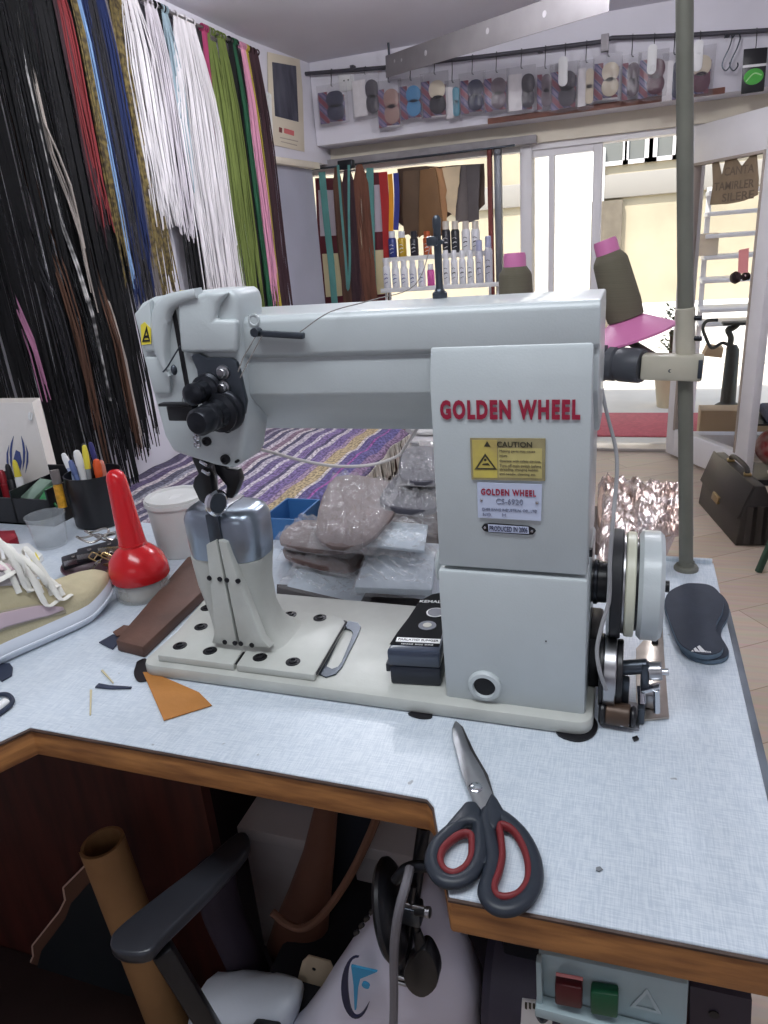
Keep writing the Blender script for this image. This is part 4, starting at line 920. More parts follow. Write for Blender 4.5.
# organiser box with a green pack
og = at(20, 528, z=T); oc = Vector((og.x-.03, og.y+.075, T))
ob_ = thing('desk_organizer', 'low black open desk organiser left of the pen holder', 'organiser', tuple(oc))
mb = MB(); w_, d_, h_ = .20, .12, .075
for s_ in (-1, 1): mb.span(oc+Vector((s_*w_/2-.002, -d_/2, .0006)), oc+Vector((s_*w_/2+.002, d_/2, h_)))
mb.span(oc+Vector((-w_/2, d_/2-.004, .0006)), oc+Vector((w_/2, d_/2, h_+.012))); mb.span(oc+Vector((-w_/2, -d_/2, .0006)), oc+Vector((w_/2, -d_/2+.004, h_-.02))); mb.span(oc+Vector((-w_/2, -d_/2, .0006)), oc+Vector((w_/2, d_/2, .004)))
mb.span(oc+Vector((.01, -d_/2, .004)), oc+Vector((.013, d_/2, h_-.005))); mb.build('tray', m_black, ob_)
m_green = mat('green_pack', (40, 130, 74), .4, var=.2, scale=50)
gpk = thing('green_pack', 'green and silver packet lying slanted on the black organiser', 'packet', tuple(oc+Vector((.05, 0, h_))))
def slant(name, px, y0, dz, m, h=.010):
    P = [at(p[0], p[1], y=y0+p[2]) for p in px]; return MB().prism(P, (0, .004, -h), bev=.001).build(name, m, gpk)
slant('packet_face', [(37, 502, -.05), (55, 504, -.05), (56, 484, .0), (46, 488, .0)], oc.y, 0, m_green)
slant('silver_edge', [(20, 497, -.04), (32, 500, -.04), (52, 480, .01), (40, 478, .01)], oc.y, 0, mat('silver_green', (150, 176, 158), .2, metal=.6))
for px, m_, r_, lab in (((14, 460), m_yel, .008, 'yellow glue stick standing in the organiser before the paper bag'), ((7, 464), m_black, .009, 'black capped bottle standing left of the yellow glue stick'), ((1, 470), mat('red_cap', (150, 34, 44), .4), .009, 'red capped bottle at the left border in the organiser')):
    tpx = at(px[0], px[1], y=oc.y+.02); bs = Vector((tpx.x+.004, oc.y+.015, T+.0045))
    o = thing('glue_bottle', lab, 'bottle', tuple(bs), 0, 'small bottles in the organiser'); ax = tpx-bs; h = ax.length
    MB().lathe([(.0003, 0), (r_, .001), (r_, h*.62), (r_*.7, h*.66), (.0003, h*.66)], bs, ax, n=16).build('body', m_white if m_ is m_yel else m_, o)
    MB().lathe([(.0003, h*.665), (r_*.85, h*.665), (r_*.6, h*.94), (r_*.3, h)], bs, ax, n=16).build('cap', m_, o)
# paper bag with a blue emblem
by = hc.y+.075
bgA = at(-12, 484, y=by); bgB = at(52, 482, y=by); bgC = at(47.5, 403, y=by); bgD = at(-12, 412, y=by)
bg_ = thing('paper_bag', 'white paper carrier bag with a blue winged emblem at the left', 'bag', (bgB.x-.05, by, T))
mb = MB(); zt = bgC.z; x1 = bgB.x; x0 = x1-.20
mb.frame([(x0, by, T+.001), (x1, by, T+.001), (x1-.022, by+.045, T+.001), (x0, by+.045, T+.001)], [(x0+.001, by+.001, T+.001), (x1-.001, by+.001, T+.001), (x1-.023, by+.044, T+.001), (x0+.001, by+.044, T+.001)], (0, 0, zt-T)); mb.build('paper_body', mat('bag_paper', (236, 230, 224), .6, var=.02), bg_)
c = at(20, 452, y=by-.001); em = MB()
def wing(pts): em.prism([at(p[0], p[1], y=by-.0006) for p in pts], (0, -.0006, 0))
em2 = MB()
wing([(16, 450), (20, 452), (22, 462), (20, 472), (16, 472), (13, 462)])
for sx in (-1, 1):
    f = lambda x: 17.5+sx*x
    wing([(f(3.8), 436), (f(6.5), 443), (f(7.8), 452), (f(7.2), 462), (f(5.2), 470), (f(5.6), 460), (f(5.6), 450), (f(4.8), 443)][::sx])
    wing([(f(8.4), 445), (f(10.8), 453), (f(10.8), 462), (f(8.0), 473), (f(9.0), 462), (f(9.3), 453)][::sx])
em.build('emblem', mat('emblem_blue', (70, 84, 140), .6), bg_)
hd = MB(); hd.tube(curve([at(30, 412, y=by-.002), at(29, 417, y=by-.006), at(31, 420, y=by-.006), at(32, 413, y=by-.002)], 5), .0022, n=6); hd.build('handle_cord', m_white, bg_)
# clear cup
cc = at(38, 553, z=T)+Vector((0, .035, 0)); cu = thing('clear_cup', 'empty clear plastic cup in front of the pen holder', 'cup', tuple(cc))
MB().lathe([(.026, .0006), (.027, .003), (.033, .056), (.0345, .057), (.0345, .0595), (.0325, .0595), (.0255, .004), (.001, .003)], cc, n=36).build('cup_wall', mat('clear_plastic', (200, 206, 210), .08, alpha=.20, coat=1.), cu)
# pile of papers
for k, (px, lab) in enumerate((([(-6, 582), (24, 576), (44, 560), (30, 548), (-6, 552)], 'lowest white paper sheet under the sneaker tongue, left border'), ([(-6, 572), (20, 572), (36, 556), (28, 546), (-6, 545)], 'printed paper slip on top of the pile at the left border'))):
    o = tag(lay(px, T+.0008+.012*k, .0035 if k else .010).build('paper_slip', m_paper), lab, 'paper', 'papers beside the sneaker')
for px, m_, lab in (([(26, 560), (36, 553), (40, 560), (30, 568)], m_yel, 'small yellow note sticking out of the paper pile'), ([(-6, 540), (17, 539), (20, 546), (10, 551), (-6, 551)], mat('dark_red_pouch', (140, 24, 40), .4), 'dark red pouch behind the paper pile at the left border')):
    tag(lay(px, T+.014 if m_ is m_yel else T+.0008, .002 if m_ is m_yel else .018, bev=.0006).build('note' if m_ is m_yel else 'pouch', m_), lab, 'note' if m_ is m_yel else 'pouch')
ink = MB()
for k in range(5): ink.prism(ats([(2+k*5, 556+(k % 2)*3), (5+k*5, 555), (6+k*5, 559), (3+k*5, 561)], z=T+.0165), (0, 0, .0003))
tag(ink.build('stamp_card', m_navy), 'dark stamped print on the paper slip', 'print', kind='stuff') if False else ink.bm.free()
# maroon tray with key cases and buckles
tyc = at(86, 588, z=T)+Vector((0, .062, 0)); ty = thing('maroon_tray', 'oval maroon tray full of black key cases and brass buckles', 'tray', tuple(tyc))
MB().lathe([(.001, .0006), (.060, .0008), (.078, .012), (.082, .016), (.080, .018), (.075, .015), (.058, .004), (.001, .0035)], tyc, n=44, sq=(1.0, .8)).build('dish', mat('maroon_plastic', (74, 40, 54), .3), ty)
m_brass = mat('brass', (186, 160, 110), .3, metal=1.); m_nick = mat('nickel', (176, 172, 166), .25, metal=1.)
rnd = random.Random(5)
blk = mat('black_leather', (34, 34, 40), .45, bump=.15, bscale=160)
for k, (dx, dy, a, w, d, lab) in enumerate(((-.042, -.012, .75, .062, .032, 'black leather key case lying leftmost in the maroon tray'), (-.018, .002, .6, .070, .036, 'black leather key case with two nickel studs on top in the tray'), (.012, .010, .4, .056, .030, 'black leather key case at the back of the maroon tray'))):
    c = tyc+Vector((dx, dy, .026+.007*k)); o = thing('key_case', lab, 'key case', tuple(c), 0, 'key cases in the maroon tray')
    MB().box(c, (w, d, .009), rot=(.22, -.10, a), bev=.003).build('case', blk, o)
    for q in (-.2, .2): MB().lathe([(.0036, 0), (.003, .0014), (.0004, .002)], c+Vector((math.cos(a)*w*q, math.sin(a)*w*q, .0052)), n=12).build('stud', m_nick, o)
    MB().bar(c+Vector((-math.sin(a)*-d/2*.98, math.cos(a)*-d/2*.98, .002))-Vector((math.cos(a), math.sin(a), 0))*w*.45, c+Vector((-math.sin(a)*-d/2*.98, math.cos(a)*-d/2*.98, .002))+Vector((math.cos(a), math.sin(a), 0))*w*.45, .002, .008).build('metal_frame', m_nick, o)
positions = [(.034, -.018), (.026, -.030), (.044, -.006), (.018, -.024), (.052, .004), (.036, -.034), (.010, -.036), (.046, -.022), (-.006, -.040), (.055, -.012), (.024, -.012), (.002, -.030)]
for k, (dx, dy) in enumerate(positions):
    c = tyc+Vector((dx, dy, .020+.006*(k % 4))); o = MB(); r0 = .0065+.002*(k % 3); tilt = Euler((rnd.uniform(-.7, .7), rnd.uniform(-.7, .7), rnd.uniform(0, 3))).to_matrix()
    pts = [c+tilt@Vector((x, y, 0)) for x, y in rrect(0, 0, r0*2.4, r0*1.7, .003, 3)]; pts.append(pts[0]); o.tube(pts, .0011, n=6, cap=False)
    o.tube([c+tilt@Vector((-r0*1.1, 0, .001)), c+tilt@Vector((r0*1.2, 0, .001))], .0009, n=6)
    tag(o.build('buckle', m_brass if k % 2 else m_nick), 'small brass or nickel buckle heaped at the right of the maroon tray', 'buckle', 'buckles in the maroon tray')
for k, (px) in enumerate(((96, 532), (104, 536), (112, 536), (88, 538))):
    c = at(*px, z=T+.034); o = MB(); a = k*.5-.3
    o.tube(curve([c+Vector((math.cos(q)*.026*(1 if math.cos(q-a) > 0 else .8), math.sin(q)*.011, .004*math.sin(q*2))) for q in [i*2*math.pi/14 for i in range(15)]], 3), .0020, n=7)
    tag(o.build('snap_hook', m_nick), 'bent nickel snap hook on the key cases in front of the pen holder', 'hook', 'snap hooks on the tray')
# ================================================================ laces on the left wall
XL = -1.195
rl = MB(); rl.cyl((XL, -.6, 1.372+T), (XL, 2.74, 1.352+T), .006, n=12)
lr = thing('lace_rail', 'thin metal rail along the left wall from which all the shoelaces hang', 'rail', (XL, 1.0, 1.36+T)); rl.build('rod', mat('rail_metal', (150, 148, 146), .35, metal=.8), lr)
for y_ in (.2, 1.2, 2.25, 2.70): MB().span((WL+.0005, y_-.006, 1.352+T), (XL-.004, y_+.006, 1.368+T), bev=.001).build('bracket', mat('rail_metal', (150, 148, 146), .35, metal=.8), lr)
def rail_z(y): return 1.372+T-(y+.6)/3.34*.020
LACEC = dict(black=(15, 15, 18), dark=(22, 21, 24), char=(44, 43, 48), red=(134, 50, 54), olive=(92, 80, 52), lblue=(128, 160, 200), navy=(34, 46, 86), blue=(28, 42, 86), grey=(110, 104, 104), tanw=(176, 166, 158), brown=(92, 64, 50), white=(222, 218, 220), white2=(206, 200, 206), teal=(150, 170, 180), green=(104, 118, 58), dgreen=(34, 84, 58), pink=(214, 150, 176), pink2=(180, 124, 156), maroon=(64, 42, 48), yellow=(170, 154, 60), magenta=(160, 60, 100), speck=(150, 148, 148))
def lacem(k):
    c = LACEC[k]
    if k == 'speck': return mat('lace_speck', (60, 58, 60), .85, col2=(214, 212, 210), scale=14, stretch=(1, 1, 2), detail=1)
    if k == 'olive': return mat('lace_olive', (66, 56, 40), .85, col2=(128, 112, 66), scale=60, detail=1)
    return mat('lace_'+k, c, .85, var=.22, scale=22, stretch=(2, 2, .2))
rl_ = random.Random(11)
def hank(px0, px1, k, ybot, label, n=None, off=0., rag=.10, r=.0022, top=None, wob=.012, spread=1.25, late=0.):
    """a bundle of laces looped over the rail: position read along the top of the photo, strands hang straight down"""
    ya = at(px0, 0, x=XL).y; yb_ = at(px1, 0, x=XL).y; y0, y1 = min(ya, yb_), max(ya, yb_); yc = (y0+y1)/2; w = y1-y0
    n = n or max(5, int(w/.0030))
    n = min(n, 80)
    ztop = rail_z(yc)
    # the bottom: pixel row ybot along this hank's vertical line
    zb = min(range(0, 200), key=lambda i: abs(prow(Vector((XL+off, yc, .02+i*.01)))-ybot))*.01+.02
    o = thing('lace_hank', label, 'shoelaces', (XL, yc, ztop), 0, 'hanks of shoelaces on the left wall')
    mb = MB()
    for i in range(n):
        f_ = (i+.5)/n-.5; yy = yc+f_*w*.55; ye = yc+f_*w*spread+rl_.uniform(-1, 1)*w*.10; z1 = zb+rl_.uniform(-.3, 1)*rag*(1 if rl_.random() < .85 else 2)
        xo = XL-.012+off*.55+rl_.uniform(0, .014); pts = [Vector((XL, yy, ztop+.0075+r))]
        rr0 = rl_.uniform(0, .010); ph1, ph2 = rl_.uniform(0, 6.3), rl_.uniform(0, 6.3); K = 9
        for j in range(1, K+1):
            t = j/K; z = ztop+.002-(ztop-z1)*t; q = min(1, t*3.2)
            xx = xo if not late else (XL-.034+rr0 if t < late-.12 else XL-.034+rr0+(.046+rr0)*min(1, (t-late+.12)/.2))
            pts.append(Vector((XL+(xx-XL)*min(1, t*5)+math.sin(ph1+t*5)*.004*t, yy+(ye-yy)*q**.7+math.sin(ph2+t*7)*wob*t*t*(w/.08)**.3, z)))
        mb.tube(pts, [r*.9]*3+[r]*(K-3)+[r*.7], n=4)
    mb.build('strands', lacem(k), o)
    for s_ in (0, -.25, .25):
        kn = MB(); kn.tube([Vector((XL+.012*math.cos(a), yc+s_*w, ztop+.012*math.sin(a))) for a in [i*2*math.pi/20 for i in range(21)]], min(.0035, w*.2), n=6); kn.build('tie', lacem(k), o)
    return o
def prow(P):
    v = P-CAM; return 512-F_PX*v.dot(_u)/v.dot(_f)
H = [
 (-150, -112, 'black', 600, 'black laces at the very left end of the lace rail', 0, .2),
 (-112, -78, 'dark', 590, 'soot black laces second at the left end of the lace rail', 0, .2),
 (-78, -52, 'black', 560, 'black laces at the left border of the photo above the paper bag', 0, .2),
 (-60, -54, 'pink2', 402, 'pinkish laces showing just above the paper bag at the left border', .03, .03),
 (-52, -30, 'dark', 560, 'charcoal black laces second from the left border', 0, .2),
 (-30, -8, 'black', 545, 'deep black laces hanging over the paper bag', 0, .2),
 (-26, -18, 'char', 430, 'slate grey laces ending in loose tips just right of the paper bag', .028, .2),
 (-8, 12, 'dark', 520, 'sooty black laces left of the brown laces', 0, .2),
 (-6, 2, 'brown', 470, 'rust brown laces reaching down to the pens', .03, .25),
 (12, 32, 'black', 500, 'thick black laces right of the rust brown ones', 0, .2),
 (17, 21, 'speck', 405, 'black and white speckled laces among the black ones', .034, .06),
 (24, 26, 'tanw', 310, 'few pale grey laces with loose ends beside the speckled ones', .036, .2),
 (32, 46, 'dark', 470, 'black laces left of the cream laces', 0, .2),
 (40, 45, 'brown', 455, 'reddish brown laces hanging long beside the cream laces', .026, .1),
 (44, 49, 'tanw', 430, 'cream white laces with frayed tips left of the machine head', .034, .12),
 (46, 62, 'black', 455, 'black laces ending in a ragged fringe left of the machine head', 0, .1),
 (60, 76, 'black', 440, 'wide black laces whose ragged ends nearly touch the machine head', -.004, .12),
 (54, 64, 'red', 222, 'bright red laces among black ones', .034, .12),
 (51, 56, 'maroon', 250, 'dull maroon laces just left of the red ones', .03, .2),
 (68, 74, 'olive', 290, 'olive brown laces right of the red ones', .030, .15),
 (75, 78, 'lblue', 285, 'light blue laces beside the olive ones', .034, .05),
 (78, 88, 'navy', 330, 'navy laces right of the light blue laces', .01, .2),
 (86, 96, 'char', 330, 'charcoal laces between the two navy bundles', .02, .2),
 (95, 104, 'blue', 290, 'royal blue laces among charcoal ones', .028, .2),
 (100, 108, 'grey', 330, 'grey laces right of the royal blue ones', .012, .2),
 (107, 124, 'olive', 305, 'patterned olive laces left of the large white laces', .018, .15),
 (118, 140, 'white', 226, 'large white laces, the leftmost white bundle, ending above the machine head', .03, .06),
 (124, 128, 'maroon', 150, 'wine red laces at the top beside the large white laces', .012, .1),
 (140, 158, 'white2', 238, 'second white bundle of laces from the left', .024, .08),
 (148, 166, 'black', 330, 'black laces behind the second white bundle', -.002, .1),
 (158, 166, 'teal', 190, 'grey blue laces between the white bundles', .022, .15),
 (164, 197, 'white', 330, 'white laces hanging from a hook, the rightmost white bundle', .03, .06),
 (196, 204, 'magenta', 330, 'magenta laces hanging behind the green ones', -.002, .1),
 (200, 211, 'green', 330, 'olive green laces right of the white ones', .02, .08),
 (210, 221, 'green', 330, 'grass green laces left of the mixed black ones', .026, .08),
 (220, 234, 'black', 330, 'black laces right of the green ones', .012, .08),
 (226, 230, 'dgreen', 330, 'dark green laces in the black bundle', .034, .1),
 (233, 240, 'pink', 300, 'pale pink laces near the corner', .034, .08),
 (238, 242, 'yellow', 330, 'mustard yellow laces near the corner', .02, .08),
 (240, 254, 'maroon', 330, 'dark maroon laces last before the corner calendar', .014, .08),
]
LATE = {'rust brown': .64, 'speckled': .66, 'reddish brown': .68, 'cream white': .76, 'pinkish': .84, 'slate grey': .72, 'few pale': .74}
for h_ in H: hank(h_[0], h_[1], h_[2], h_[3], h_[4], off=h_[5], rag=h_[6], r=.0032, late=next((v for k_, v in LATE.items() if k_ in h_[4]), 0.))
cq_ = at(212, 36, x=XL); ck = MB(); ck.box(cq_+Vector((0, 0, -.01)), (.012, .045, .022), bev=.003); ck.tube(curve([cq_+Vector((0, -.02, -.02)), cq_+Vector((.01, -.022, .02)), cq_+Vector((.0, -.02, .03))], 4), .002, n=6)
tag(ck.build('bulldog_clip', m_nick), 'silver bulldog clip on the lace rail above the green laces', 'clip')

# ================================================================ bench with the striped rug
RZ = .50; RX0, RX1, RY0, RY1 = WL+.006, -.385, .92, 2.32
bn = thing('bench', 'low dark brown bench against the left wall under the striped rug', 'bench', (-.8, 1.6, 0))
m_bw = mat('dark_brown_board', (76, 50, 40), .55, var=.25, scale=5, stretch=(1, 1, 8))
MB().span((RX0, RY0, RZ-.06), (RX1-.03, RY1+.10, RZ-.012), bev=.003).build('seat_board', m_bw, bn)
MB().span((RX0, RY1+.07, 0), (RX1-.02, RY1+.10, RZ-.06)).build('end_panel', m_bw, bn); MB().span((RX0, RY0, 0), (RX1-.06, RY0+.03, RZ-.06)).build('end_panel', m_bw, bn)
MB().span((RX1-.11, RY0+.03, .02), (RX1-.085, RY1+.07, RZ-.06)).build('front_panel', mat('dark_interior', (40, 32, 30), .7), bn)
m_rug = bpy.data.materials.new('striped_rug'); m_rug.use_nodes = True; N, L, B = nodes_of(m_rug); B.inputs['Roughness'].default_value = .9
tc = N.new('ShaderNodeTexCoord'); sx = N.new('ShaderNodeSeparateXYZ'); L.new(tc.outputs['Object'], sx.inputs['Vector'])
mr = N.new('ShaderNodeMapRange'); mr.inputs['From Min'].default_value = RX0+.8; mr.inputs['From Max'].default_value = RX1+.82; L.new(sx.outputs['X'], mr.inputs['Value'])
rp = N.new('ShaderNodeValToRGB'); rp.color_ramp.interpolation = 'CONSTANT'; el = rp.color_ramp.elements
stripes = [(0, (78, 72, 96)), (.06, (176, 166, 176)), (.085, (92, 80, 112)), (.13, (204, 194, 194)), (.16, (92, 92, 108)), (.20, (160, 160, 170)), (.225, (204, 198, 198)), (.25, (104, 90, 114)), (.29, (178, 172, 182)), (.31, (92, 88, 112)), (.345, (208, 200, 200)), (.37, (96, 92, 116)), (.40, (200, 192, 198)), (.43, (140, 116, 132)), (.465, (212, 206, 204)), (.49, (80, 78, 104)), (.515, (196, 190, 196)), (.55, (112, 100, 138)), (.59, (206, 200, 206)), (.615, (130, 112, 154)), (.655, (88, 82, 110)), (.675, (206, 200, 202)), (.70, (122, 106, 150)), (.755, (160, 140, 160)), (.785, (182, 164, 126)), (.845, (204, 198, 196)), (.86, (98, 90, 134)), (.90, (158, 88, 152)), (.912, (94, 90, 136)), (.955, (134, 112, 138)), (.985, (100, 90, 120))]
for i, (p, c) in enumerate(stripes):
    e = el[i] if i < 2 else el.new(p); e.position = p; e.color = (*lin(c), 1)
L.new(mr.outputs['Result'], rp.inputs['Fac'])
mp = N.new('ShaderNodeMapping'); mp.inputs['Scale'].default_value = (110, 60, 1); L.new(tc.outputs['Object'], mp.inputs['Vector'])
nz = N.new('ShaderNodeTexNoise'); nz.inputs['Scale'].default_value = 1; nz.inputs['Detail'].default_value = 1; L.new(mp.outputs['Vector'], nz.inputs['Vector'])
r2 = N.new('ShaderNodeValToRGB'); r2.color_ramp.elements[0].position = .40; r2.color_ramp.elements[1].position = .60; r2.color_ramp.elements[0].color = (.34, .33, .38, 1); r2.color_ramp.elements[1].color = (1.15, 1.13, 1.15, 1); L.new(nz.outputs['Fac'], r2.inputs['Fac'])
mx = N.new('ShaderNodeMix'); mx.data_type = 'RGBA'; mx.blend_type = 'MULTIPLY'; mx.inputs['Factor'].default_value = .8; L.new(rp.outputs['Color'], mx.inputs['A']); L.new(r2.outputs['Color'], mx.inputs['B']); L.new(mx.outputs['Result'], B.inputs['Base Color'])
bp = N.new('ShaderNodeBump'); bp.inputs['Strength'].default_value = .6; bp.inputs['Distance'].default_value = .004; L.new(nz.outputs['Fac'], bp.inputs['Height']); L.new(bp.outputs['Normal'], B.inputs['Normal'])
rg = thing('striped_rug', 'purple, white and mustard striped woven rug with pale fringe laid over the bench', 'rug', (-.8, 1.6, RZ))
def rugp(u, v):
    x = RX0+(RX1+.012-RX0)*u; y = RY0+.01+(RY1-RY0)*v; k = noise.noise(Vector((u*2.2, v*4, 2)))
    z = RZ-.0105+.006+.018*abs(k)*(1-abs(2*v-1)**6)+.006*math.sin(v*21+u*3)**2
    if u > .95: z -= (u-.95)/.05*.030
    if v < .06 and False: z -= .02
    return Vector((x+.010*math.sin(v*13)*u, y, z))
MB().grid(rugp, 60, 90, thick=.004).build('rug_body', m_rug, rg, ang=180)
fr = MB(); rf = random.Random(3)
for i in range(120):
    v = (i+rf.random())/120; p = rugp(1, v); l_ = rf.uniform(.06, .15)
    dx, dy = rf.uniform(0, .012), rf.uniform(-.02, .02); w_ = rf.uniform(.003, .008)
    fr.rings([[p+Vector((dx*t+.004-.002*s_, dy*t+s_*w_, -l_*t)) for s_ in (-1, -.3, .3, 1)] + [p+Vector((dx*t+.001, dy*t+s_*w_, -l_*t)) for s_ in (1, -1)] for t in (.0, .35, .7, 1)])
fo = fr.build('fringe', mat('fringe_white', (206, 200, 192), .85, var=.12, scale=30), rg); fo['kind'] = 'stuff'
# things beyond the bench end
wb = at(416, 447, y=2.75); MB_ = MB()
bxo = thing('wooden_crate', 'brown wooden crate with white boxes on top beyond the rug, left of the column', 'crate', (-.16, 2.85, 0))
a = at(404, 476, y=2.75); b = at(462, 456, y=2.75)
mb = MB(); mb.span((a.x, 2.75, .001), (b.x, 3.15, b.z), bev=.004); mb.build('crate_body', m_bw, bxo)
for q in (.35, .7): MB().span((a.x+.002, 2.744, b.z*q), (b.x-.002, 2.7495, b.z*q+.05)).build('slat', mat('mid_brown_board', (126, 92, 70), .55, var=.2, scale=6, stretch=(8, 1, 1)), bxo)
wx = thing('white_box', 'white carton standing on the brown crate beyond the rug', 'box', (wb.x, 2.95, b.z))
a2 = at(405, 455, y=2.77); b2_ = at(440, 441, y=2.77); MB().span((a2.x, 2.77, b.z+.0005), (b2_.x, 3.0, b2_.z), bev=.003).build('carton', m_pvc, wx)
MB().span((a2.x+.02, 2.768, b2_.z-.03), (a2.x+.08, 2.7698, b2_.z-.01)).build('print', m_gun, wx)
wr_ = thing('wrapped_bundle', 'white wrapped bundle lying on top of the white carton', 'bundle', (wb.x+.05, 2.88, b2_.z))
mb = MB(); mb.ball((wb.x+.03, 2.89, b2_.z+.026), .05, (1.9, 1.2, .50)); mb.build('wrap', m_paper, wr_)

# ================================================================ calendar, ledge
def pier(px, py, o_=.0): return at(px, py, pl=(UA+pnn*(.001+o_)+Vector((0, 0, 0)), pnn))
cal = thing('wall_calendar', 'wall calendar with a dark picture above a cream sheet, in the corner beside the laces', 'calendar', tuple(pier(285, 148)))
def pq(px, o_): return [pier(p[0], p[1], o_) for p in px]
MB().prism(pq([(267, 52), (301, 60), (304, 152), (269, 144)], .004), pnn*.004, bev=.0008).build('sheet', mat('calendar_cream', (214, 204, 184), .6), cal)
MB().prism(pq([(272, 62), (296, 66), (298.5, 122), (275, 116)], .0082), pnn*.0008).build('picture', mat('calendar_picture', (88, 88, 100), .5, col2=(44, 46, 60), scale=18, stretch=(1, 1, .3)), cal)
for px, m_ in (([(279, 127), (282, 128), (282, 133), (279, 132)], mat('calendar_mark', (120, 60, 56), .6)), ([(284, 128), (294, 131), (294, 136), (284, 133)], mat('calendar_red', (206, 110, 110), .6)), ([(280, 137), (298, 141), (298, 142), (280, 138)], mat('calendar_line', (170, 158, 144), .6)), ([(281, 141), (297, 145), (297, 146), (281, 142)], mat('calendar_line', (170, 158, 144), .6))):
    MB().prism(pq(px, .0082), pnn*.0006).build('print_mark', m_, cal)
MB().prism(pq([(266, 93), (268.5, 95), (270.5, 141), (268, 141)], .002), pnn*.016).build('page_edges', m_paper, cal)

# ================================================================ insole packages on the rail of the header
YP_ = YH-.045
ra = at(304, 74, y=YP_); rb_ = at(600, 42, y=YP_); rb2 = at(612, 38, y=YP_); rc_ = at(775, 30, y=YP_)
hr_ = thing('display_rail', 'long black rail across the back wall header carrying the hanging insole packets', 'rail', tuple(ra))
mb = MB(); mb.tube([ra, at(380, 68, y=YP_), at(488, 56, y=YP_), rb_, rb2, at(690, 35, y=YP_), rc_], .010, n=12); mb.build('bar', mat('rail_black', (64, 62, 70), .5), hr_)
for q in (.1, .5, .9):
    c = ra.lerp(rc_, q); c = at(304+471*q, 70-40*q, y=YP_); MB().span((c.x-.01, YP_+.008, c.z-.006), (c.x+.01, YH-.0005, c.z+.006)).build('bracket', mat('rail_black', (64, 62, 70), .5), hr_)
MB().box(at(605, 43, y=YP_-.008), (.035, .03, .07), bev=.002).build('tape_wrap', mat('grey_tape', (150, 146, 150), .5), hr_)
m_card = bpy.data.materials.new('striped_card'); m_card.use_nodes = True; N, L, B = nodes_of(m_card)
tc = N.new('ShaderNodeTexCoord'); wv = N.new('ShaderNodeTexWave'); wv.inputs['Scale'].default_value = 9; wv.wave_type = 'BANDS'; wv.bands_direction = 'DIAGONAL'
L.new(tc.outputs['Object'], wv.inputs['Vector']); rp = N.new('ShaderNodeValToRGB'); rp.color_ramp.interpolation = 'CONSTANT'
for i, (p, c) in enumerate(((0, (116, 44, 62)), (.42, (160, 154, 172)), (.5, (46, 50, 98)), (.85, (120, 106, 140)))):
    e = rp.color_ramp.elements[i] if i < 2 else rp.color_ramp.elements.new(p); e.position = p; e.color = (*lin(c), 1)
L.new(wv.outputs['Fac'], rp.inputs['Fac']); L.new(rp.outputs['Color'], B.inputs['Base Color']); B.inputs['Roughness'].default_value = .5
m_bagfilm = mat('bag_film', (176, 174, 180), .15, alpha=.13, bump=1., bscale=60, spec=1.)
m_wcard = mat('white_card', (216, 212, 214), .6, var=.05, scale=40)
INS = dict(navy=(44, 46, 70), tan=(150, 118, 110), black=(40, 38, 46), blue=(70, 134, 180), charcoal=(62, 58, 66), cream=(206, 194, 172), maroon=(84, 44, 58), grey=(104, 92, 100), teal=(82, 140, 160))
rp_ = random.Random(9)
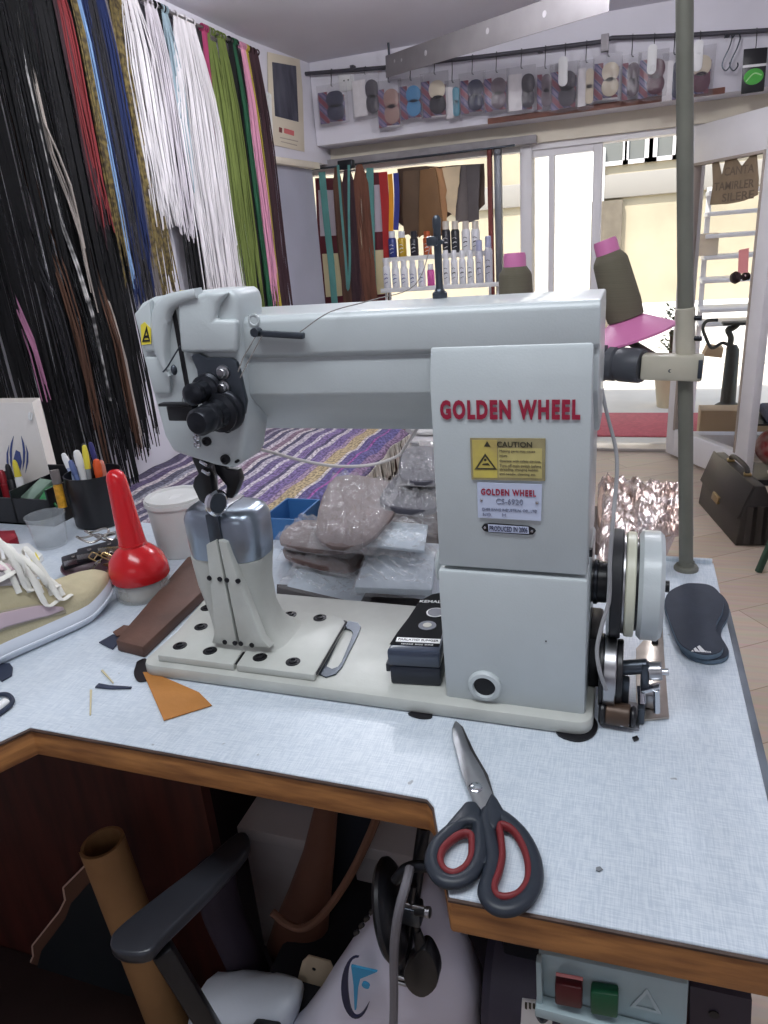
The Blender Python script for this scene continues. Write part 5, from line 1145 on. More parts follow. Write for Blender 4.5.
def package(px, py, wpx, hpx, card, ins, label, ins2=None, depth=2, tongue=False):
    """px,py: top centre of the bag; sizes measured in the photo"""
    y = YP_-.030; tp = at(px, py, y=y); bt = at(px, py+hpx, y=y); wl = at(px-wpx/2, py+hpx/2, y=y); wr2 = at(px+wpx/2, py+hpx/2, y=y)
    w = (wr2-wl).length*1.08; h = tp.z-bt.z
    o = thing('insole_package', label, 'insole packet', tuple(tp), 0, 'insole packets hanging from the header rail'); xl = tp.x-w/2
    rz_ = at(px, 60, y=YP_).z
    hz = min([ra, at(380, 68, y=YP_), at(488, 56, y=YP_), rb_, at(690, 35, y=YP_), rc_], key=lambda q: abs(q.x-tp.x)).z
    # interpolate the rail height
    K = [ra, at(380, 68, y=YP_), at(488, 56, y=YP_), rb_, rb2, at(690, 35, y=YP_), rc_]
    for a, b in zip(K, K[1:]):
        if a.x <= tp.x <= b.x: hz = a.z+(b.z-a.z)*(tp.x-a.x)/(b.x-a.x)
    hk_ = MB(); hk_.tube(curve([Vector((tp.x, YP_+.010, hz+.006)), Vector((tp.x, YP_, hz+.0125)), Vector((tp.x, YP_-.014, hz+.004)), Vector((tp.x, YP_-.016, (hz+tp.z)/2)), Vector((tp.x, y, tp.z-.005)), Vector((tp.x+.008, y-.004, tp.z-.012))], 4), .0022, n=6); hk_.build('hook', m_blkmet, o)
    th = .010+.006*depth
    rgd = rp_.uniform(-.06, .06)
    def fn(sign):
        def g(u, v):
            e = min(u, 1-u, v, 1-v); k = min(1, e/.12); xx = xl+w*u+rgd*(v-.0)*h*.3; zz = tp.z-h*v-.01*math.sin(u*3.1)*(v > .9)
            return Vector((xx, y+sign*(th*k*.8+.004*abs(noise.noise(Vector((u*4, v*4, px)))))*(1 if sign < 0 else .9), zz))
        return g
    mb = MB(); mb.grid(fn(-1), 12, 14); mb.grid(fn(1), 12, 14); bmesh.ops.remove_doubles(mb.bm, verts=mb.bm.verts, dist=.0004); mb.build('bag', m_bagfilm, o, ang=180)
    sh_ = rgd*h*.15
    if card: MB().box((xl+w*.20+sh_, y-.004, tp.z-h*.58), (w*.30, .002, h*.80), rot=(0, rgd*.3, 0)).build('card', m_card, o)
    else: MB().box((xl+w*.30+sh_, y-.004, tp.z-h*.56), (w*.46, .002, h*.80), rot=(0, rgd*.3, 0)).build('card', m_wcard, o)
    for k, s_ in enumerate((.40, .72)):
        m_ = mat('insole_'+(ins if k == 1 or not ins2 else ins2), INS[ins if k == 1 or not ins2 else ins2], .8)
        c = Vector((xl+w*(.60 if card else .74)+sh_, y-.0065, tp.z-h*s_)); pts = [c+Vector((x, 0, z)) for x, z in rrect(0, 0, w*(.58 if card else .44), h*.42, min(w*.58 if card else w*.44, h*.42)*.48, 5)]
        MB().prism(pts, (0, -.003, 0), bev=.0008).build('insole', m_, o)
    if tongue:
        pts = [Vector((xl+w*.45+x, y-.016, tp.z-h*.20+z)) for x, z in rrect(0, 0, w*.30, h*.62, w*.145, 5)]; MB().prism(pts, (0, -.003, 0), bev=.0008).build('white_tongue', m_white, o)
    if depth > 1:
        for k in range(depth-1): MB().box((xl+w*.52+sh_, y+.004+.004*k, tp.z-h*.62-.006*k), (w*.72, .0022, h*.66), rot=(0, .03*(k+1), 0)).build('rear_card', m_wcard if k else m_card, o)
    return o
PK = [
 (331, 84, 28, 40, 1, 'navy', 'leftmost insole packet on the rail, striped card with navy lobes', None, 2, 0),
 (364, 72, 26, 46, 0, 'charcoal', 'second packet on the rail, white card with dark stamps in a silver bag', None, 1, 0),
 (388, 80, 24, 48, 1, 'tan', 'third packet on the rail, dusty tan insoles beside the white card packet', None, 3, 0),
 (410, 78, 23, 42, 1, 'blue', 'fourth packet on the rail, bright blue insoles', None, 2, 0),
 (434, 72, 26, 46, 1, 'black', 'fifth packet on the rail, a cream lobe above a black lobe', 'cream', 3, 0),
 (452, 80, 14, 40, 0, 'teal', 'narrow packet with teal insoles half behind the cream and black one', None, 1, 0),
 (472, 72, 25, 42, 1, 'navy', 'packet with dark navy insoles left of the purple grey one', None, 2, 0),
 (496, 70, 24, 42, 1, 'grey', 'packet with purple grey insoles in the middle of the rail', None, 2, 0),
 (521, 66, 27, 46, 0, 'charcoal', 'packet with a white printed card beside dark grey lobes, mid rail', None, 2, 0),
 (545, 66, 16, 44, 1, 'grey', 'narrow packet with a striped card before the white tongue packet', None, 1, 0),
 (565, 62, 28, 48, 1, 'charcoal', 'packet with a white tongue over charcoal lobes, left one of two with tongues', None, 2, 1),
 (586, 60, 16, 48, 0, 'cream', 'packet with a cream lobe left of the large cream insole packet', 'cream', 1, 0),
 (608, 54, 27, 46, 1, 'cream', 'packet with one large cream insole outlined in black', None, 3, 0),
 (632, 54, 18, 46, 1, 'grey', 'packet with a red and blue striped card left of the stand pole', None, 1, 0),
 (654, 50, 28, 48, 1, 'maroon', 'packet with maroon lobes and a white tongue left of the stand pole', None, 2, 1),
 (674, 52, 20, 50, 0, 'navy', 'dark packet half hidden behind the stand pole', None, 2, 0),
 (700, 46, 30, 50, 1, 'maroon', 'packet with a cream lobe above a maroon lobe right of the stand pole', 'cream', 2, 1),
]
for p in PK: package(*p)
# green pouch and two S hooks at the right end
def shook(px, label):
    c = at(px, 36, y=YP_); o = MB(); z0 = c.z+.012
    o.tube(curve([Vector((c.x-.014, YP_-.012, z0-.02)), Vector((c.x, YP_-.003, z0+.0025)), Vector((c.x+.016, YP_-.012, z0-.02)), Vector((c.x+.008, YP_-.020, z0-.06)), Vector((c.x-.010, YP_-.020, z0-.10)), Vector((c.x-.016, YP_-.020, z0-.13)), Vector((c.x, YP_-.020, z0-.15)), Vector((c.x+.016, YP_-.020, z0-.135)), Vector((c.x+.014, YP_-.020, z0-.12))], 5), .003, n=7)
    return tag(o.build('s_hook', m_gun), label, 'hook', 'empty hooks on the header rail')
shook(728, 'empty S hook on the rail, left of the pair beside the green pouch'); shook(736, 'empty S hook on the rail nearest the green pouch')
y = YP_-.03; tl, tr_, br_, bl_ = at(744, 49, y=y), at(768, 47, y=y), at(764, 91, y=y), at(741, 94, y=y)
gp = thing('green_pouch', 'black pouch with a bright green picture hanging at the right end of the rail', 'pouch', tuple((tl+tr_)/2))
MB().prism([tl, tr_, br_, bl_], (0, .012, 0), bev=.003).build('pouch_body', m_black, gp)
cg = (tl+tr_+br_+bl_)/4; gm = MB()
for k in range(3): gm.prism([cg+Vector((math.cos(a)*(.038-.010*k), -.0006*(k+1), -.025+math.sin(a)*(.030-.008*k))) for a in [i*2*math.pi/24 for i in range(24)]], (0, -.0006, 0))
gm.bm.free()
MB().prism([cg+Vector((math.cos(a)*.040, -.0006, -.024+math.sin(a)*.032)) for a in [i*2*math.pi/24 for i in range(24)]], (0, -.0008, 0)).build('green_print', mat('bright_green', (70, 170, 60), .4), gp)
MB().tube(curve([cg+Vector((-.03, -.002, -.04)), cg+Vector((0, -.002, -.012)), cg+Vector((.032, -.002, -.022))], 5), .003, n=6).build('swoosh', mat('pale_green', (170, 220, 150), .4), gp)
MB().prism([tl.lerp(bl_, .36)+Vector((0, -.0006, 0)), tr_.lerp(br_, .36)+Vector((0, -.0006, 0)), tr_.lerp(br_, .42)+Vector((0, -.0006, 0)), tl.lerp(bl_, .42)+Vector((0, -.0006, 0))], (0, -.0008, 0)).build('white_strip', m_white, gp)
MB().tube(curve([(tl+tr_)/2+Vector((0, .006, -.006)), (tl+tr_)/2+Vector((0, .004, .02)), Vector(((tl.x+tr_.x)/2, YP_-.012, at(756, 33, y=YP_).z)), Vector(((tl.x+tr_.x)/2, YP_, at(756, 31, y=YP_).z+.011))], 4), .0022, n=6).build('hook', m_blkmet, gp)
# socket
c = at(347, 82, y=YH); so = thing('wall_socket', 'white double wall socket between the first two insole packets', 'socket', tuple(c))
MB().box(c+Vector((0, -.006, 0)), (.085, .011, .085), bev=.003).build('plate', m_white, so)
for q in (-.012, .012): MB().cyl(c+Vector((q, -.0115, .006)), c+Vector((q, -.0125, .006)), .004, n=10).build('hole', m_black, so)
# perforated bar under the ceiling
p0 = at(386, 67, y=YH-.12); p1 = at(610, -6, y=2.25); pbm = thing('perforated_bar', 'grey perforated flat metal bar running diagonally under the ceiling', 'bar', tuple((p0+p1)/2))
dv = (p1-p0).normalized(); hw = Vector((0, 0, 1)); nn_ = dv.cross(hw).normalized(); hw = nn_.cross(dv).normalized()
mb = MB(); mb.bar(p0, p1, .004, .095, up=hw.cross(dv).cross(dv) if False else (0, 0, 1), bev=.0008); mb.build('flat_bar', mat('galvanised_grey', (150, 146, 148), .5, metal=.2, var=.08, scale=8), pbm)
if nn_.dot(CAM-p0) < 0: nn_ = -nn_
for px, py in ((395, 61), (402, 60), (426, 53), (488, 31), (545, 14)):
    t = at(px, py, pl=(p0, nn_)); MB().cyl(t+nn_*.0021, t+nn_*.0032, .011 if px > 410 else .007, n=16).build('hole', mat('hole_pale', (196, 192, 196), .7), pbm)
MB().cyl(p0+Vector((.02, 0, .045)), (p0.x+.02, p0.y, CEIL), .006, n=8).build('hanger', m_gun, pbm); MB().cyl(p1+dv*-.05+Vector((0, 0, .04)), (p1.x-dv.x*.05, p1.y-dv.y*.05, CEIL), .006, n=8).build('hanger', m_gun, pbm)

# ================================================================ display window
YW_ = YD-.20
dr = thing('display_rod', 'thin rod across the top of the display window carrying straps and hides', 'rod', (-.6, YW_, ztop-.03))
MB().cyl((-1.38, YW_, ztop-.012), (-.08, YW_, ztop-.012), .006, n=10).build('rod', m_gun, dr)
MB().box((at(346, 162, y=YW_-.02).x, YW_-.02, ztop-.012), (.09, .05, .05), bev=.006).build('black_bracket', m_blkmet, dr)
m_teal = mat('teal_strap', (88, 142, 136), .6, var=.08, scale=12); m_mar = mat('maroon_card', (98, 36, 46), .5); m_lav = mat('lavender_panel', (196, 186, 196), .5); m_crm = mat('cream_panel', (226, 212, 170), .5)
def panel(px, label):
    P = ats(px, y=YW_+.02); o = thing('display_card', label, 'display card', tuple((P[2]+P[3])/2), 0, 'maroon cards in the display window')
    MB().prism(P, (0, .02, 0), bev=.001).build('board', m_mar, o)
    q = lambda u, v: P[0].lerp(P[1], u).lerp(P[3].lerp(P[2], u), v)+Vector((0, -.0005, 0))
    MB().prism([q(.12, .09), q(.94, .09), q(.94, .44), q(.12, .44)], (0, -.001, 0)).build('upper_panel', m_lav, o)
    MB().prism([q(.16, .58), q(.95, .58), q(.95, .93), q(.24, .93)], (0, -.001, 0)).build('lower_panel', m_crm, o)
    c = q(.55, .515); t = MB(); t.text('BOSTON', .028, c+Vector((0, -.0008, 0)), (1, 0, 0), (0, 0, 1), .0003); t.bm.free()
    mb = MB()
    for k in range(5): mb.box(q(.30+.12*k, .52)+Vector((0, -.0008, 0)), (.012, .0008, .010))
    mb.bm.free(); return o
panel([(315, 178), (337, 178), (344, 304), (321, 306)], 'maroon display card with a lavender panel at the left end of the window')
panel([(362, 173), (386, 172), (390, 302), (366, 304)], 'maroon display card with a cream lower panel right of the brown laces')
def strap(px, w, label, m_=m_teal, yy=YW_-.03, nm='strap', cat='strap', grp='straps in the display window'):
    P = curve(ats(px, y=yy), 5); mb = MB(); rs = []
    for i, p in enumerate(P):
        t = (P[min(i+1, len(P)-1)]-P[max(i-1, 0)]).normalized(); s_ = t.cross(Vector((0, 1, 0))).normalized()*w/2
        rs.append([p+s_, p+s_+Vector((0, -.004, 0)), p-s_+Vector((0, -.004, 0)), p-s_])
    mb.rings(rs); return tag(mb.build(nm, m_), label, cat, grp)
strap([(322, 172), (326, 215), (331, 260), (335, 306)], .040, 'leftmost teal strap hanging before the left maroon card')
strap([(338, 165), (342, 215), (346, 262), (348, 290), (350, 262), (349, 215), (349, 165)], .014, 'thin looped teal strap hanging in the middle of the brown laces', yy=YW_-.045)
strap([(370, 168), (371, 215), (372, 260), (374, 305)], .042, 'rightmost teal strap hanging before the right maroon card')
strap([(383, 172), (386, 215), (388, 262)], .050, 'wide red strap right of the maroon card', mat('red_strap', (170, 40, 40), .5), yy=YW_)
strap([(390, 174), (391.5, 200), (391, 235)], .026, 'orange yellow strap beside the wide red one', mat('orange_strap', (222, 150, 30), .5), yy=YW_-.01)
strap([(396, 173), (397, 200), (396, 230)], .030, 'royal blue strap beside the orange yellow one', mat('blue_strap', (52, 60, 140), .5), yy=YW_)
def window_hank(px0, px1, pyb, k, label):
    xa = at(px0, 180, y=YW_-.03).x; xb = at(px1, 180, y=YW_-.03).x; zb = at(px0, pyb, y=YW_).z; zt_ = ztop-.03; o = thing('lace_hank', label, 'shoelaces', ((xa+xb)/2, YW_-.03, zt_), 0, 'brown lace hanks in the display window'); mb = MB()
    for i in range(40):
        f_ = (i+.5)/40; x = xa+(xb-xa)*f_; d = 1-abs(2*f_-1); zz = zt_-.10+.085*d**.5
        mb.tube([Vector((x*.3+(xa+xb)/2*.7, YW_-.03, zt_+.012)), Vector((x, YW_-.032-.008*d, zz)), Vector((x+rl_.uniform(-.01, .01), YW_-.035-.012*d, (zz+zb)/2)), Vector((x+rl_.uniform(-.015, .015), YW_-.034, zb+rl_.uniform(-.02, .02)))], .0042, n=5)
    mb.build('strands', mat('lace_w'+k, LACEC[k] if k in LACEC else (110, 72, 56), .8, var=.3, scale=18, stretch=(2, 2, .2)), o)
LACEC['wbrown'] = (112, 72, 56)
window_hank(333, 342, 304, 'brown', 'dark brown laces hanging left of the thin teal loop'); window_hank(342, 354, 306, 'maroon', 'darkest brown laces behind the thin teal loop'); window_hank(353, 368, 306, 'wbrown', 'chestnut laces hanging right of the thin teal loop')
def hide(px, c, label, dy=0., nm='leather_hide', grp='hides in the display window'):
    P = [p+Vector((noise.noise(p*31)*.012, 0, noise.noise(p*27+Vector((5, 0, 0)))*.012)) for a_, b_ in zip(ats(px, y=YW_+.03+dy), ats(px[1:]+px[:1], y=YW_+.03+dy)) for p in (a_, a_.lerp(b_, .33), a_.lerp(b_, .66))]; m_ = mat('hide_%d_%d_%d' % c, c, .7, var=.12, scale=6)
    mb = MB(); mb.prism(P, (0, .008, 0), bev=.002); return tag(mb.build(nm, m_), label, 'leather', grp)
hide([(398, 168), (440, 166), (484, 163), (484, 205), (470, 218), (452, 214), (430, 226), (412, 232), (398, 222)], (84, 66, 54), 'large dark backing added behind all the hides to dim the bright window', .035)  # added backing, covers the bright street behind the other hides
hide([(402, 172), (420, 170), (419, 236), (413, 238), (408, 234), (404, 236)], (96, 76, 58), 'dark brown hide hanging right of the blue strap')
hide([(420, 170), (436, 168), (440, 200), (444, 236), (436, 240), (428, 232), (419, 238)], (122, 90, 58), 'mid brown hide hanging in the window centre', -.02)
hide([(430, 168), (446, 167), (452, 196), (446, 222), (438, 232), (432, 204)], (196, 148, 104), 'tan hide with pointed corner right of the mid brown hide', .02)
hide([(442, 168), (460, 166), (458, 190), (455, 216), (447, 212), (446, 190)], (226, 204, 168), 'cream hide hanging between tan and grey hides', -.01)
hide([(453, 166), (468, 165), (470, 222), (455, 222)], (120, 112, 110), 'grey hide hanging left of the darker grey one', .02)
hide([(466, 165), (480, 164), (479, 220), (468, 222)], (98, 92, 92), 'dark grey hide hanging near the right end of the window', -.015)
hide([(416, 235), (422, 234), (424, 262), (418, 262)], (74, 62, 48), 'small dark leather piece above the white bottles', .0) if False else None
# shelves with bottles
def shelf(z, px0, px1, yy, label):
    a = at(px0, 280, y=yy); b = at(px1, 280, y=yy); o = thing('display_shelf', label, 'shelf', ((a.x+b.x)/2, yy, z), 0, 'white shelves in the display window')
    MB().span((a.x, yy-.035, z-.012), (b.x, yy+.035, z), bev=.002).build('board', m_white, o); MB().span((a.x, yy-.040, z-.012), (b.x, yy-.035, z+.012), bev=.001).build('lip', m_white, o)
    for q in (a.x+.015, b.x-.015): MB().span((q-.006, yy+.010, .085+T), (q+.006, yy+.022, z-.012)).build('foot', m_white, o)
YS = YW_-.10
zs1 = at(440, 287, y=YS).z; zs2 = at(440, 256, y=YS+.085).z
shelf(zs1, 382, 500, YS, 'lower white shelf with the front row of bottles in the display window'); shelf(zs2, 386, 492, YS+.085, 'upper white shelf with the coloured bottles in the display window')
m_bw_ = mat('bottle_white', (228, 228, 232), .35); m_mark = mat('bottle_blue_print', (60, 72, 140), .5); m_mark2 = mat('bottle_dark_print', (60, 60, 66), .5)
def bottle(px, ptop, z, yy, r, mb_, mc, label, mark=None, grp='white bottles on the lower display shelf', flat=False):
    base = at(px, 280, y=yy); base = Vector((at(px, prow_(base, z), y=yy).x, yy, z+.0004)); h = at(px, ptop, y=yy).z-z
    o = thing('bottle', label, 'bottle', tuple(base), 0, grp)
    if flat: MB().prism([base+Vector((x, y_, 0)) for x, y_ in rrect(0, 0, r*2, .04, .008, 3)], (0, 0, h*.8), bev=.003).build('body', mb_, o)
    else: MB().lathe([(r*.9, 0), (r, .004), (r, h*.70), (r*.75, h*.76), (.0003, h*.76)], base, n=18).build('body', mb_, o)
    MB().lathe([(.0003, h*.765), (r*.78, h*.765), (r*.74, h*.98), (r*.6, h), (.0003, h)], base, n=18).build('cap', mc, o)
    if mark:
        mk = MB()
        for k in range(3): mk.tube([base+Vector((math.sin(a)*(r+.0004), -math.cos(a)*(r+.0004), h*(.24+.13*k)+.003*math.sin(a*5+k))) for a in [(-.45+.15*i) for i in range(7)]], .0016+.0012*(k == 1), n=5)
        mk.bm.free() if flat else mk.build('label_print', mark, o)
    return o
def prow_(p, z): return prow(Vector((p.x, p.y, z)))
ordn = ['first', 'second', 'third', 'fourth', 'fifth', 'sixth']
for i, px in enumerate((388, 396.6, 405.2, 413.8, 422.4)): bottle(px, 258+(i > 0)*2, zs1, YS, .0215, m_bw_, m_bw_, '%s white bottle with blue print from the left on the lower shelf' % ordn[i], m_mark)
bottle(431.5, 264, zs1, YS, .021, mat('bottle_pink', (206, 90, 160), .4), m_bw_, 'pink bodied bottle at the middle of the lower shelf')
for i, px in enumerate((447, 455, 463, 471)): bottle(px, 250, zs1, YS, .0195, m_bw_, m_bw_, '%s white bottle with dark print right of the thread pin' % ordn[i], m_mark2)
bottle(480, 240, zs1, YS, .022, mat('bottle_grey_white', (196, 196, 206), .35), mat('lilac_cap', (170, 172, 200), .4), 'taller grey white bottle, second from the right end of the lower shelf', m_mark2); bottle(489, 236, zs1, YS, .022, mat('bottle_grey_white', (196, 196, 206), .35), mat('lilac_cap', (170, 172, 200), .4), 'tallest white bottle at the right end of the lower shelf', m_mark2)
G2 = 'coloured bottles on the upper display shelf'
for px, c, lab in ((393.5, (54, 66, 130), 'dark blue bottle with a white cap, leftmost on the upper shelf'), (403, (196, 160, 50), 'mustard yellow bottle on the upper shelf'), (415, (48, 46, 54), 'black bottle with a rounded cap right of the yellow one'), (428, (186, 92, 52), 'orange brown bottle left of the thread pin')):
    bottle(px, 231, zs2, YS+.085, .024, mat('bottle_%d' % c[0], c, .35), m_bw_ if c[0] in (54, 196) else mat('bottle_%d' % c[0], c, .35), lab, m_white, G2)
for i, px in enumerate((447, 456, 466.5, 476)): bottle(px, 221, zs2, YS+.085, .024, mat('bottle_black_body', (52, 52, 58), .35) if i < 2 else m_bw_, mat('ivory_cap', (214, 206, 196), .4), ('%s white bottle on the upper shelf right of the black pair' % ('left', 'right')[i-2]) if i > 1 else ('%s black bottle with an ivory cap on the upper shelf' % ('left', 'right')[i]), m_white if i < 2 else m_mark2, G2)
bh = at(484, 215, y=YD-.12); tag(MB().cyl((bh.x, YD-.15, zs2+.0005), (bh.x, YD-.15, at(484, 206, y=YD-.15).z), .022, n=20, bev=.003).build('canister', mat('dark_grey_canister', (74, 78, 80), .5)), 'dark grey canister beside the red strip at the right of the upper shelf', 'canister') if False else None

# ================================================================ doorway and street
kx = at(640, 440, z=.001)
tag(MB().box((.52, 4.35, .006), (1.0, .62, .011), bev=.003).build('door_mat', mat('red_mat', (186, 96, 102), .9, var=.1, scale=40, bump=.4, bscale=300)), 'faded red door mat just outside the threshold', 'mat')
m_street = mat('street_paving', (214, 208, 196), .85, var=.06, scale=3); m_fac = mat('cream_facade', (178, 168, 146), .9, var=.14, scale=1.2, bump=.2, bscale=20)
struct('ground_1', MB().span((-8, YD+.02, -.06), (9, 14, 0)), m_street)
FY = 8.2
def fx(px, py, yy=None): return at(px, py, y=FY if yy is None else yy)
fa = thing('facade', 'sunlit cream house front across the street with a row of upper windows', 'building', (0, FY+.1, 0))
zt1 = fx(640, 222).z
MB().span((-8, FY, 0), (9, FY+.3, 6)).build('wall', m_fac, fa)
b0, b1 = fx(640, 196).z, fx(640, 172).z
MB().span((-8, FY-.06, b0), (9, FY-.001, b1), bev=.01).build('grey_band', mat('grey_band', (150, 146, 140), .8), fa)
wz0, wz1 = fx(640, 163).z, fx(640, 120).z
for px in (555, 578, 612, 640, 662, 690, 720, 750):
    w_ = fx(px, 150); o = MB(); o.frame([(w_.x-.17, FY-.05, wz0), (w_.x+.17, FY-.05, wz0), (w_.x+.17, FY-.05, wz1), (w_.x-.17, FY-.05, wz1)], [(w_.x-.13, FY-.05, wz0+.04), (w_.x+.13, FY-.05, wz0+.04), (w_.x+.13, FY-.05, wz1-.04), (w_.x-.13, FY-.05, wz1-.04)], (0, .049, 0)); oo = o.build('window', m_pvc, fa)
    MB().span((w_.x-.13, FY-.012, wz0+.04), (w_.x+.13, FY-.004, wz1-.04)).build('pane', mat('grey_pane', (110, 112, 110), .15), oo)
c = fx(607, 215); MB().span((c.x-.16, FY-.09, 0), (c.x+.16, FY-.001, b0-.02)).build('pilaster', mat('brown_grey_pilaster', (112, 104, 92), .85, var=.1), fa)
a = fx(536, 270); b = fx(602, 270); zz = fx(570, 152).z
MB().span((a.x, FY-.08, 0), (b.x, FY-.001, zz), bev=.01).build('white_shutter', mat('white_shutter', (250, 248, 242), .8), fa)
# low white parapet and a parked white van-like crate on the street
tag(MB().span((.35, 6.6, 0), (2.6, 6.9, .55), bev=.02).build('low_wall', mat('white_shutter', (250, 248, 242), .8)), 'low white sunlit wall across the street behind the doorway', 'wall')
# post of the shop sign outside, left of the door leaf
# glass wall to the right of the door, with frame
w2 = MB(); w2.span((.83, YD-.04, 0), (1.42, YD+.04, .10)).span((.83, YD-.04, ztop-.03), (1.42, YD+.04, ztop)).span((1.36, YD-.04, .10), (1.42, YD+.04, ztop-.03)).span((.83, YD-.04, .10), (.86, YD+.04, ztop-.03))
w2o = struct('window_2', w2, m_pvc); MB().span((.86, YD-.004, .10), (1.36, YD+.004, ztop-.03)).build('pane', m_glass, w2o)
# paper sign on the leaf glass
def lg_(px, o_=.006): return [at(p[0], p[1], pl=(LA+ln*o_, ln)) for p in px]
sg = thing('paper_sign', 'torn brown paper notice with faded letters stuck on the open door glass', 'notice', tuple(lg_([(735, 200)])[0]))
MB().prism(lg_([(712, 158), (719, 160), (722, 175), (726, 158), (735, 156), (742, 166), (750, 156), (757, 153), (759, 180), (758, 195), (744, 201), (728, 204), (710, 205), (713, 184)]), ln*.0012).build('paper', mat('brown_paper', (136, 118, 96), .8, var=.15, scale=9), sg)
for (x0, x1, yy, s_) in ((724, 754, 171, 'CANTA'), (714, 754, 186, 'TAMIRLER'), (722, 754, 197, 'SILERE')):
    A = lg_([(x0, yy+1.5)], .0075)[0]; B_ = lg_([(x1, yy-2.5)], .0075)[0]; t = MB(); t.text(s_, .05, (A+B_)/2, (B_-A), (0, 0, 1), .0003, bold=.0006, sx=1.)
    xs = [v.co.copy() for v in t.bm.verts]; m0 = (A+B_)/2; ax_ = (B_-A).normalized(); ww = max((v-m0).dot(ax_) for v in xs)-min((v-m0).dot(ax_) for v in xs)
    for v in t.bm.verts: d = (v.co-m0).dot(ax_); v.co += ax_*d*((B_-A).length/ww-1)
    t.build('faded_letters', mat('faded_letters', (104, 90, 76), .8), sg)
pk = thing('pink_note', 'pink paper stuck on the door glass above the knob', 'note', tuple(lg_([(744, 262)])[0])); MB().prism(lg_([(739, 250), (749, 248), (748, 273), (738, 274)], .027), ln*.001).build('paper', mat('pink_paper', (232, 150, 150), .6), pk)
# shoe rack with white boards seen through the leaf
YO = 4.6
rk = thing('white_rack', 'white outdoor shelf rack seen through the open door glass', 'shelf', (at(730, 240, y=YO).x, YO, 0))
xa, xb = at(703, 250, y=YO).x, at(775, 250, y=YO).x
for py in (192, 213, 235, 256, 279, 308, 322): z_ = at(725, py, y=YO).z; MB().span((xa, YO-.13, z_-.012), (xb, YO+.13, z_+.012), bev=.003).build('shelf_board', m_pvc, rk)
for q in (xa+.02, xb-.02): MB().span((q-.015, YO+.09, 0), (q+.015, YO+.12, at(725, 185, y=YO).z)).build('upright', m_pvc, rk)
zc_ = at(725, 256, y=YO).z+.0125; a = at(706, 260, y=YO-.05)
tag(MB().span((a.x-.10, YO-.10, zc_), (a.x+.06, YO+.02, zc_+.13), bev=.003).build('paper_box', mat('beige_card', (216, 200, 178), .7)), 'beige carton on the white rack behind the door glass', 'box')
# cast iron shoe stand just outside
cs_ = at(728, 400, y=4.25); zf = at(728, 402, y=4.25)
st_ = thing('repair_stand', 'dark iron shoe repair stand on a pedestal seen through the door glass', 'shoe stand', (cs_.x, 4.25, 0))
m_iron = mat('cast_iron', (70, 70, 66), .5, metal=.4)
MB().lathe([(.13, .0), (.13, .03), (.06, .07), (.04, .12), (.04, zf.z-.05)], (cs_.x, 4.25, 0), n=20).build('pedestal', mat('white_pedestal', (200, 194, 182), .6), st_)
MB().lathe([(.075, zf.z-.05), (.075, zf.z-.02), (.045, zf.z), (.038, at(728, 350, y=4.25).z), (.02, at(728, 345, y=4.25).z)], (cs_.x, 4.25, 0), n=20).build('column', m_iron, st_)
mb = MB(); mb.tube(curve(ats([(729, 350), (731, 338), (728, 330), (733, 328), (738, 324)], y=4.25), 5), .018, n=10); mb.tube(curve(ats([(729, 345), (722, 343), (712, 348), (706, 338), (703, 328), (707, 321), (718, 320)], y=4.25), 5), .010, n=8); mb.build('hook_arm', m_iron, st_)
MB().box(at(735, 323, y=4.25), (.14, .09, .016), bev=.004).build('iron_last', m_iron, st_)
a = at(712, 352, y=4.4)
tag(MB().prism(ats([(703, 356), (722, 358), (724, 348), (708, 346)], y=4.42), (0, .12, 0), bev=.004).build('wood_block', mat('raw_wood', (176, 150, 118), .7)), 'raw wooden block beside the iron repair stand', 'block')
bx_ = at(735, 440, z=.2)
tag(MB().span((.95, 3.92, .001), (1.35, 4.07, .20), bev=.004).build('plank_box', mat('raw_wood', (176, 150, 118), .7)), 'low wooden box outside behind the door glass', 'box')
pl_ = at(672, 330, y=4.9)
pt_ = thing('street_planter', 'dark slim potted shrub outside beside the stand pole', 'plant', (pl_.x, 4.9, 0))
mb = MB(); rq = random.Random(4)
for i in range(90):
    a = rq.uniform(0, 6.28); r_ = rq.uniform(0, .10); z_ = pl_.z+rq.uniform(-.14, .16); c = Vector((pl_.x+math.cos(a)*r_, 4.9+math.sin(a)*r_, z_)); d = Vector((rq.uniform(-1, 1), rq.uniform(-1, 1), rq.uniform(-.4, 1))).normalized()*.045; s_ = d.cross(Vector((0, 0, 1)))*.35
    mb.prism([c, c+d*.5+s_, c+d, c+d*.5-s_], (0, 0, .003))
fol = mb.build('foliage', mat('dark_leaf', (70, 76, 54), .7, var=.2), pt_); MB().cyl((pl_.x, 4.9, .25), (pl_.x, 4.9, pl_.z), .012, n=8).build('stem', m_bw, pt_); MB().lathe([(.07, 0), (.10, .24), (.105, .25), (.09, .25), (.001, .24)], (pl_.x, 4.9, 0), n=20).build('pot', mat('beige_pot', (196, 180, 150), .7), pt_)

